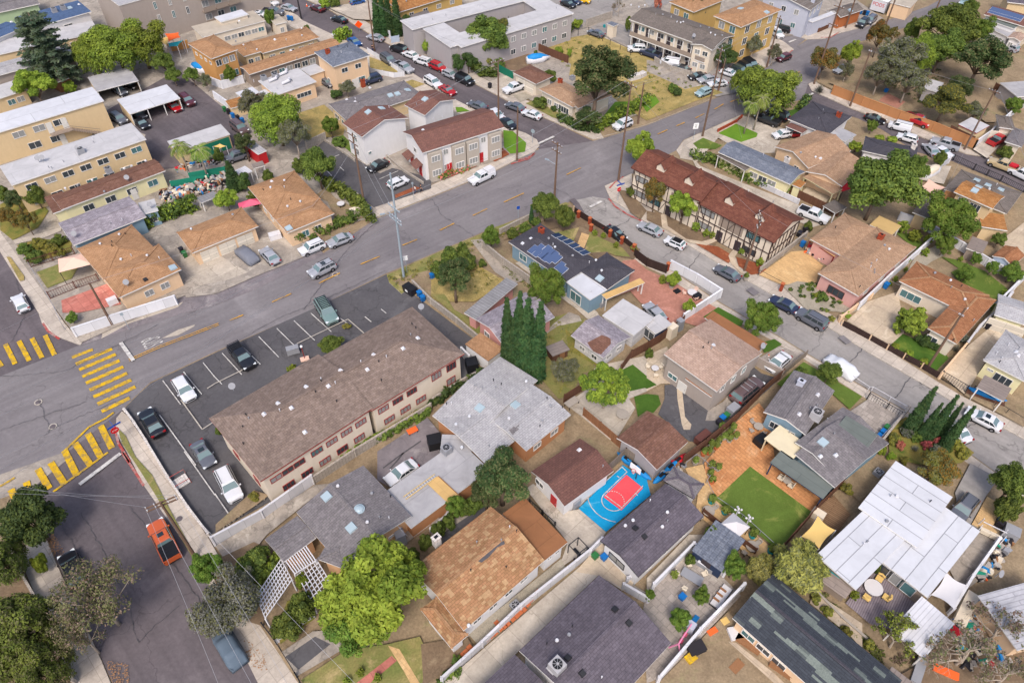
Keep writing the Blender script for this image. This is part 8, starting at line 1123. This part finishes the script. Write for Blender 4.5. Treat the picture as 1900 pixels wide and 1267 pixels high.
for q,l,mt,rz in(('C:835,475','boat under a bright blue cover in the dirt yard','canvas_blue',.3),('A:1585,555','small boat under a blue cover beside the orange house','canvas_blue',-.5),('i:230,350','cream boat shape behind the white driveway wall','cream_plastic',.6)):
 t=thing('boat',l,'boat',q,rz=rz,zb=.5);part(t,'hull','white_metal',lambda m:m.tube([(-2.6,0,.3),(-1.2,0,.25),(1,0,.3),(2.9,0,.55)],[.8,1.0,.95,.1],12),True);part(t,'cover',mt,lambda m:m.tube([(-2.4,0,.65),(-1.2,0,.75),(.6,0,.75),(2.5,0,.7)],[.6,.88,.8,.1],10),True);part(t,'trailer','grey_plastic',lambda m:(m.box((0,0,-.3),(4,.12,.1)),m.box((-.5,0,-.3),(.12,1.8,.1))))
cn=thing('canoe','blue canoe under the taupe patio cover','canoe','j:810,1110',rz=-.5);part(cn,'hull','canvas_blue',lambda m:m.tube([(-2.4,0,.55),(-1.5,0,.35),(0,0,.3),(1.5,0,.35),(2.4,0,.55)],[.05,.35,.45,.35,.05],10),True);part(cn,'rack','fence_wood',lambda m:m.box((0,-.2,.12),(4.6,1.3,.2)))
pl=thing('play_set','pink and lilac toddler swing and slide set on the stone patio','play set','Y:330,850',rz=.9);part(pl,'tower','wall_lavender',lambda m:m.box((0,0,.7),(1.1,1.1,1.3),(1,0,0),0,(.8,.8)));part(pl,'frame','pink_plastic',lambda m:(m.bar((0,0,1.5),(-2.6,0,1.6),.12),m.bar((-2.6,0,1.6),(-3.0,.8,0),.12),m.bar((-2.6,0,1.6),(-3.0,-.8,0),.12)));part(pl,'slide','canvas_blue',lambda m:m.bar((.4,0,1.1),(1.9,0,.15),.5,.08));part(pl,'swing_seat','magenta',lambda m:[m.box((-x,0,.5),(.4,.35,.25))for x in(.9,1.7)])
sw=thing('garden_swing','cream cushioned garden swing by the gravel strip','garden swing','U:1400,650',rz=-.6);part(sw,'seat','cream_plastic',lambda m:[m.box((x,0,.5),(1.0,.8,.18))for x in(-.52,.52)]);part(sw,'backrest','cream_plastic',lambda m:[m.box((x,-.45,.85),(1.0,.15,.6))for x in(-.52,.52)]);part(sw,'frame','white_metal',lambda m:([m.bar((x,y,0),(x,y*.6,1.9),.08)for x in(-1.2,1.2)for y in(-.8,.8)],m.bar((-1.2,0,1.9),(1.2,0,1.9),.08)))
lo=thing('sun_lounger','striped lounge sofa along the white patio wall','lounger','S:575,1140',rz=.85);part(lo,'frame','dark_metal',lambda m:m.box((0,0,.25),(3.0,1.1,.3)));part(lo,'cushion','sail_white',lambda m:[m.box((x,0,.5),(.68,1.0,.2))for x in(-1.05,-.35,.35,1.05)]);part(lo,'pillow','wood',lambda m:[m.box((x,.2,.65),(.2,.7,.15))for x in(-.7,0,.7)])
bb=thing('grill_counter','silver grill counter against the white patio wall','grill','S:430,890',rz=-.65);part(bb,'counter','grey_plastic',lambda m:m.box((0,0,.45),(2.5,.7,.9)));part(bb,'hood','white_metal',lambda m:m.box((0,0,1.05),(1.1,.6,.35),(1,0,0),0,(.9,.6)))
for q,l,d,mt,rz in(('N:185,270','tall cream storage cabinet by the dark fence',(1.4,1.1,2),'cream_plastic',.7),('N:250,215','grey storage cabinet by the dark fence',(.9,.9,1.8),'grey_plastic',.7),('N:665,870','grey plastic storage box beside the green bin',(1.6,1.1,1.2),'grey_plastic',.7),('N:430,1080','brown stone topped counter at the dark fence corner',(2.2,1.0,.9),'trim_brown',.7),('U:1570,640','grey deck box by the right fence',(1.6,1.4,1),'grey_plastic',-.6),('S:1330,500','weathered cream box on the wooden deck',(1.5,1,.9),'cream_plastic',-.7),('Y:380,1010','dark green tarp pile outside the white wall',(1.8,1.2,.8),'metal_dark',.4),('Y:340,1080','yellow tray under blue sheet outside the white wall',(1.1,.9,.5),'yellow_paint',.6),('Y:700,1140','rusty sheet metal piece on the dirt yard',(1.5,.9,.25),'wood',.7),('Y:785,975','long brown cupboard lying by the striped roof house',(2.6,.8,.6),'wood',-.65),('Y:1050,1160','wooden crate shelf by the striped roof house wall',(2.4,1.2,.9),'wood',-.65),('Y:690,890','white crumpled tarp beside the striped roof house',(1.5,1.3,.6),'sail_white',.2),('Y:510,870','orange red triangular board on the dirt',(1.1,.6,.3),'orange_plastic',.5),('Y:608,790','orange cushion on the ground by the wall',(.8,.7,.3),'sail_yellow',.5),('Z:1215,705','long taupe bench top among the junk',(4.4,1.2,.8),'cream_plastic',.85),('Z:1130,870','round red tub among the bare branches',(1.1,1.1,.4),'red_cloth',.3),('Z:1060,1190','orange ribbed kayak shaped tarp at the bottom',(2.4,.8,.5),'orange_plastic',-.45),('Z:850,1180','silver boat like trailer in the weeds',(3.0,.9,.6),'grey_plastic',.95),('Z:1350,760','pale pipe bundle along the corrugated roof',(3.5,.4,.3),'sail_white',.95),('M:320,520','pile of black bags behind the apartments',(1.6,1.6,1.4),'black_plastic',.3),('G:470,680','white furniture pile beside the tan wall',(1.9,1.2,.8),'white_metal',.5),('G:1110,510','small beige shed roof box in the yard corner',(2,1.5,1.3),'cream_plastic',.5),('G:1095,365','cream bench block at the parking edge',(2,.9,.7),'cream_plastic',-.7),('Q:1450,690','tall grey water tank by the peach wall',(1.1,1.3,1.9),'grey_plastic',.5),('L:610,395','silver cart rack left in the parking lot',(1.7,.9,.9),'grey_plastic',.4),('k:720,590','dark tarp sheet hung in the cracked yard',(1.8,1.6,1.6),'black_plastic',.3),('F:890,1195','white air unit box on the red paving',(1.4,.9,.9),'white_metal',.7),('D:340,545','orange bags piled beside the black sedan',(.8,.7,.5),'orange_plastic',.2),('d:700,440','turquoise bag left near the motel annex',(.5,.5,.5),'teal',.2),('d:1500,700','dark things stacked by the orange staircase foot',(1.6,1.2,1.0),'black_plastic',.2),('C:1590,620','broken white concrete blocks in the dry field',(2.6,1.3,.9),'stone_white',.5),('C:1650,600','second white concrete block in the dry field',(1.8,1.2,.8),'stone_white',.8),('I:235,1110','dark mat box beside the white table',(1,.8,.3),'black_plastic',.6),('I:390,1160','black covered grill beside the white table',(1.2,.8,.8),'black_plastic',.6),('S:870,1130' if False else 'N:885,1110','black covered grill on the orange brick patio',(1.6,1.3,1.1),'black_plastic',.6),('R:1120,410','grey equipment cover beside the court corner',(1.1,1.1,1.3),'grey_plastic',.7),('L:700,450','orange kerb base under the little lamp post',(1.2,.8,.1),'sail_pink',.4)):
 box_item(l.split()[0]+'_object' if False else{'cabinet':'cabinet'}.get('','yard_object'),l,'yard item',q,d,mt,rz,top=(.92,.92))
lp=thing('lamp_post','short red post with white lamp in the parking lot','lamp post','L:700,450',zb=.1);part(lp,'post','trim_red',lambda m:m.cyl((0,0,0),.06,2.4,8));part(lp,'lamp','sign_white',lambda m:m.ball((0,0,2.55),.2,8))
for q,l in(('S:675,540','upper white five globe lamp post on the terrace'),('S:760,605','lower white five globe lamp post on the terrace')):
 t=thing('lamp_post',l,'lamp post',q);part(t,'post','white_metal',lambda m:(m.cyl((0,0,0),.16,.3,8),m.cyl((0,0,.2),.06,2.5,8),m.bar((-.35,0,2.5),(.35,0,2.5),.04),m.bar((0,-.35,2.5),(0,.35,2.5),.04)))
 for x,y in((-.35,0),(.35,0),(0,-.35),(0,.35),(0,0)):part(t,'globe','sail_white',lambda m:m.ball((x,y,2.66 if(x or y)else 2.9),.13,8))
st=thing('entry_stair','stone and red rail steps down into the parking lot','steps','P:1420,230',rz=-.85,zb=.05);part(st,'tread','stone_white',lambda m:[m.box((0,i*.35,.1+i*.02),(1.5,.33,.15))for i in range(-2,3)]);part(st,'rail','red_paint',lambda m:[(m.bar((x,-.8,.9),(x,.9,.9),.06),m.bar((x,-.8,0),(x,-.8,.9),.05),m.bar((x,.9,0),(x,.9,.9),.05))for x in(-.8,.8)])
for i,q in enumerate(('H:1152,530','H:1240,580','H:1250,635','H:1398,680','H:1490,735','H:1585,790','I:160,935','I:1048,1095')):
 t=thing('brick_pillar',('first','second','third','fourth','fifth','sixth','seventh','lone')[i]+' brick pillar of the side street fences','pillar',q,rz=-.7,group='brick pillars');part(t,'pillar','brick_red',lambda m:m.box((0,0,.7),(.42,.42,1.4)));part(t,'cap','terracotta_pot',lambda m:m.box((0,0,1.45),(.55,.55,.1)))
def heap(label,s,n,zmax=1.1,name='scrap_heap',mono=None,k=1.):
 P=ats(s,.2);bx=MB();mats=['grey_plastic','cream_plastic','orange_plastic','canvas_blue','black_plastic','wood','mesh_green','cream_plastic','red_cloth','rubble','metal_dark','stone']
 for _ in range(n):
  a,b=random.random(),random.random();p=P[0].lerp(P[1],a).lerp(P[3].lerp(P[2],a),b);d=(random.uniform(.2,1.1),random.uniform(.15,.8),random.uniform(.1,.7));w=Vector((random.uniform(-.4,.4),random.uniform(-.4,.4),1))
  bx.box(p+Vector((0,0,random.uniform(.1,zmax))),tuple(x*k for x in d),(math.cos(a*50),math.sin(a*50),0),random.choice(mono or[0,0,1,1,2,3,4,4,5,5,6,7,8,9,9,9,9,11,10,10,11,11]),(random.uniform(.5,1),random.uniform(.5,1)),vz=w)
 o=bx.build(name,mats);tag(o,label,'scrap',kind='stuff')
heap('mixed scrap and household junk covering the yard behind the hedge','b:120,1130 1200,820 1230,1000 300,1267',420);heap('scattered belongings in front of the green screened workshop','b:560,640 1150,560 1160,640 300,800',110,.5);heap('pile of broken concrete rubble at the fence of the dirt yard','C:650,360 760,350 790,410 680,420',90,.7,'rubble_heap',[9,11,1,0,9]);heap('loose stones edging the end of the parking lot','Q:20,560 300,350 420,330 60,600',110,.12,'stones',[9,11,11],.4);heap('jumble of tools and scrap under the bare trees','Z:1100,800 1400,600 1689,1180 1200,1180',230,.5);heap('clutter beside the red walled shed','b:1480,380 1689,420 1650,520 1500,500',40,.6);heap('garden clutter under the yellow awning','J:20,740 180,840 130,880 -30,800',60,.8);heap('items stacked along the kayak garage','S:90,190 250,60 290,110 180,210',30,.6);heap('clutter in the narrow side yard at the right','U:1300,1000 1530,680 1600,700 1400,980',60,.4)
for q,l,rz in(('b:640,960','green tarp strip fence in the junk yard, left',.35),('b:920,830','green tarp strip fence in the junk yard, right',.35)):
 t=thing('tarp_fence',l,'fence',q,rz=rz);part(t,'tarp','mesh_green',lambda m:m.box((0,0,.8),(6.5,.08,1.4)));part(t,'post','white_metal',lambda m:[m.box((x,.08,.8),(.08,.08,1.7))for x in(-3.1,0,3.1)])
 # ---------------------------------------------------------------- people
def person(q,label,rz,top,pants,stride=.22,arm=.15,zb=.17):
 t=thing('person',label,'person',q,rz=rz,zb=zb)
 def skin(name,V,E,R,mat,par,root=0,lv=1):
  me=bpy.data.meshes.new(name);me.from_pydata(V,E,[]);o=bpy.data.objects.new(name,me);COL.objects.link(o);o.modifiers.new('s','SKIN');o.modifiers.new('u','SUBSURF').levels=lv;o.modifiers['u'].render_levels=lv
  d=me.attributes.get('');me.skin_vertices or None
  bm_=__import__('bmesh').new();bm_.from_mesh(me);lay=bm_.verts.layers.skin.verify();bm_.verts.ensure_lookup_table()
  for v_,r_ in zip(bm_.verts,R):v_[lay].radius=(r_,r_);v_[lay].use_root=(v_.index==root)
  bm_.to_mesh(me);bm_.free();me.materials.append(M[mat]);adopt(o,par);return o
 V=[(0,0,.95),(0,0,1.15),(.01,0,1.38),(.02,0,1.5),(.04,0,1.6),(.03,0,1.72)];R=[.13,.12,.15,.055,.085,.08];E=[(0,1),(1,2),(2,3),(3,4),(4,5)]
 for s in(-1,1):
  k=len(V);V+=[(0,s*.1,.9),(s*stride*.6,s*.1,.5),(s*stride,s*.1,.09),(s*stride+.16,s*.1,.05)];R+=[.095,.06,.042,.04];E+=[(0,k),(k,k+1),(k+1,k+2),(k+2,k+3)]
  k=len(V);V+=[(0,s*.19,1.4),(-s*arm*.4,s*.23,1.12),(-s*arm*.4+.1,s*.24,.88),(-s*arm*.4+.14,s*.24,.8)];R+=[.055,.042,.032,.036];E+=[(2,k),(k,k+1),(k+1,k+2),(k+2,k+3)]
  b=V[k+3]
  for j,(dy,L)in enumerate(((-.03,.08),(-.01,.09),(.01,.085),(.028,.07))):V.append((b[0]+.01,b[1]+dy,b[2]-L));R.append(.009);E.append((k+3,len(V)-1))
  V.append((b[0]+.05,b[1],b[2]-.03));R.append(.01);E.append((k+3,len(V)-1))
 body=skin('body',V,E,R,'skin',t)
 skin('top',[(0,0,.92),(0,0,1.15),(.01,0,1.4),(0,-.2,1.4),(0,.2,1.4),(arm*.4,-.235,1.15),(-arm*.4,.235,1.15)],[(0,1),(1,2),(2,3),(2,4),(3,5),(4,6)],[.15,.14,.165,.072,.072,.055,.055],top,t)
 skin('trousers',[(0,0,.94),(0,-.1,.88),(-stride*.6,-.1,.5),(-stride,-.1,.13),(0,.1,.88),(stride*.6,.1,.5),(stride,.1,.13)],[(0,1),(1,2),(2,3),(0,4),(4,5),(5,6)],[.145,.11,.075,.06,.11,.075,.06],pants,t)
 part(t,'hair','hair',lambda m:m.ball((.01,0,1.7),.115,8,0,.95));part(t,'face','hair',lambda m:([m.ball((.118,y,1.64),.013,6)for y in(-.035,.035)],m.box((.115,0,1.575),(.02,.05,.012))));return t
person('G:1567,338','person in a light top and dark trousers walking on the pavement, left one',.5,'shirt_light','trousers');person('G:1610,328','person in black clothes walking on the pavement, right one',.5,'shirt_dark','shirt_dark');person('n:1045,770','person in a dark purple top standing behind the dark pole',1.2,'shirt_dark','trousers',.05)
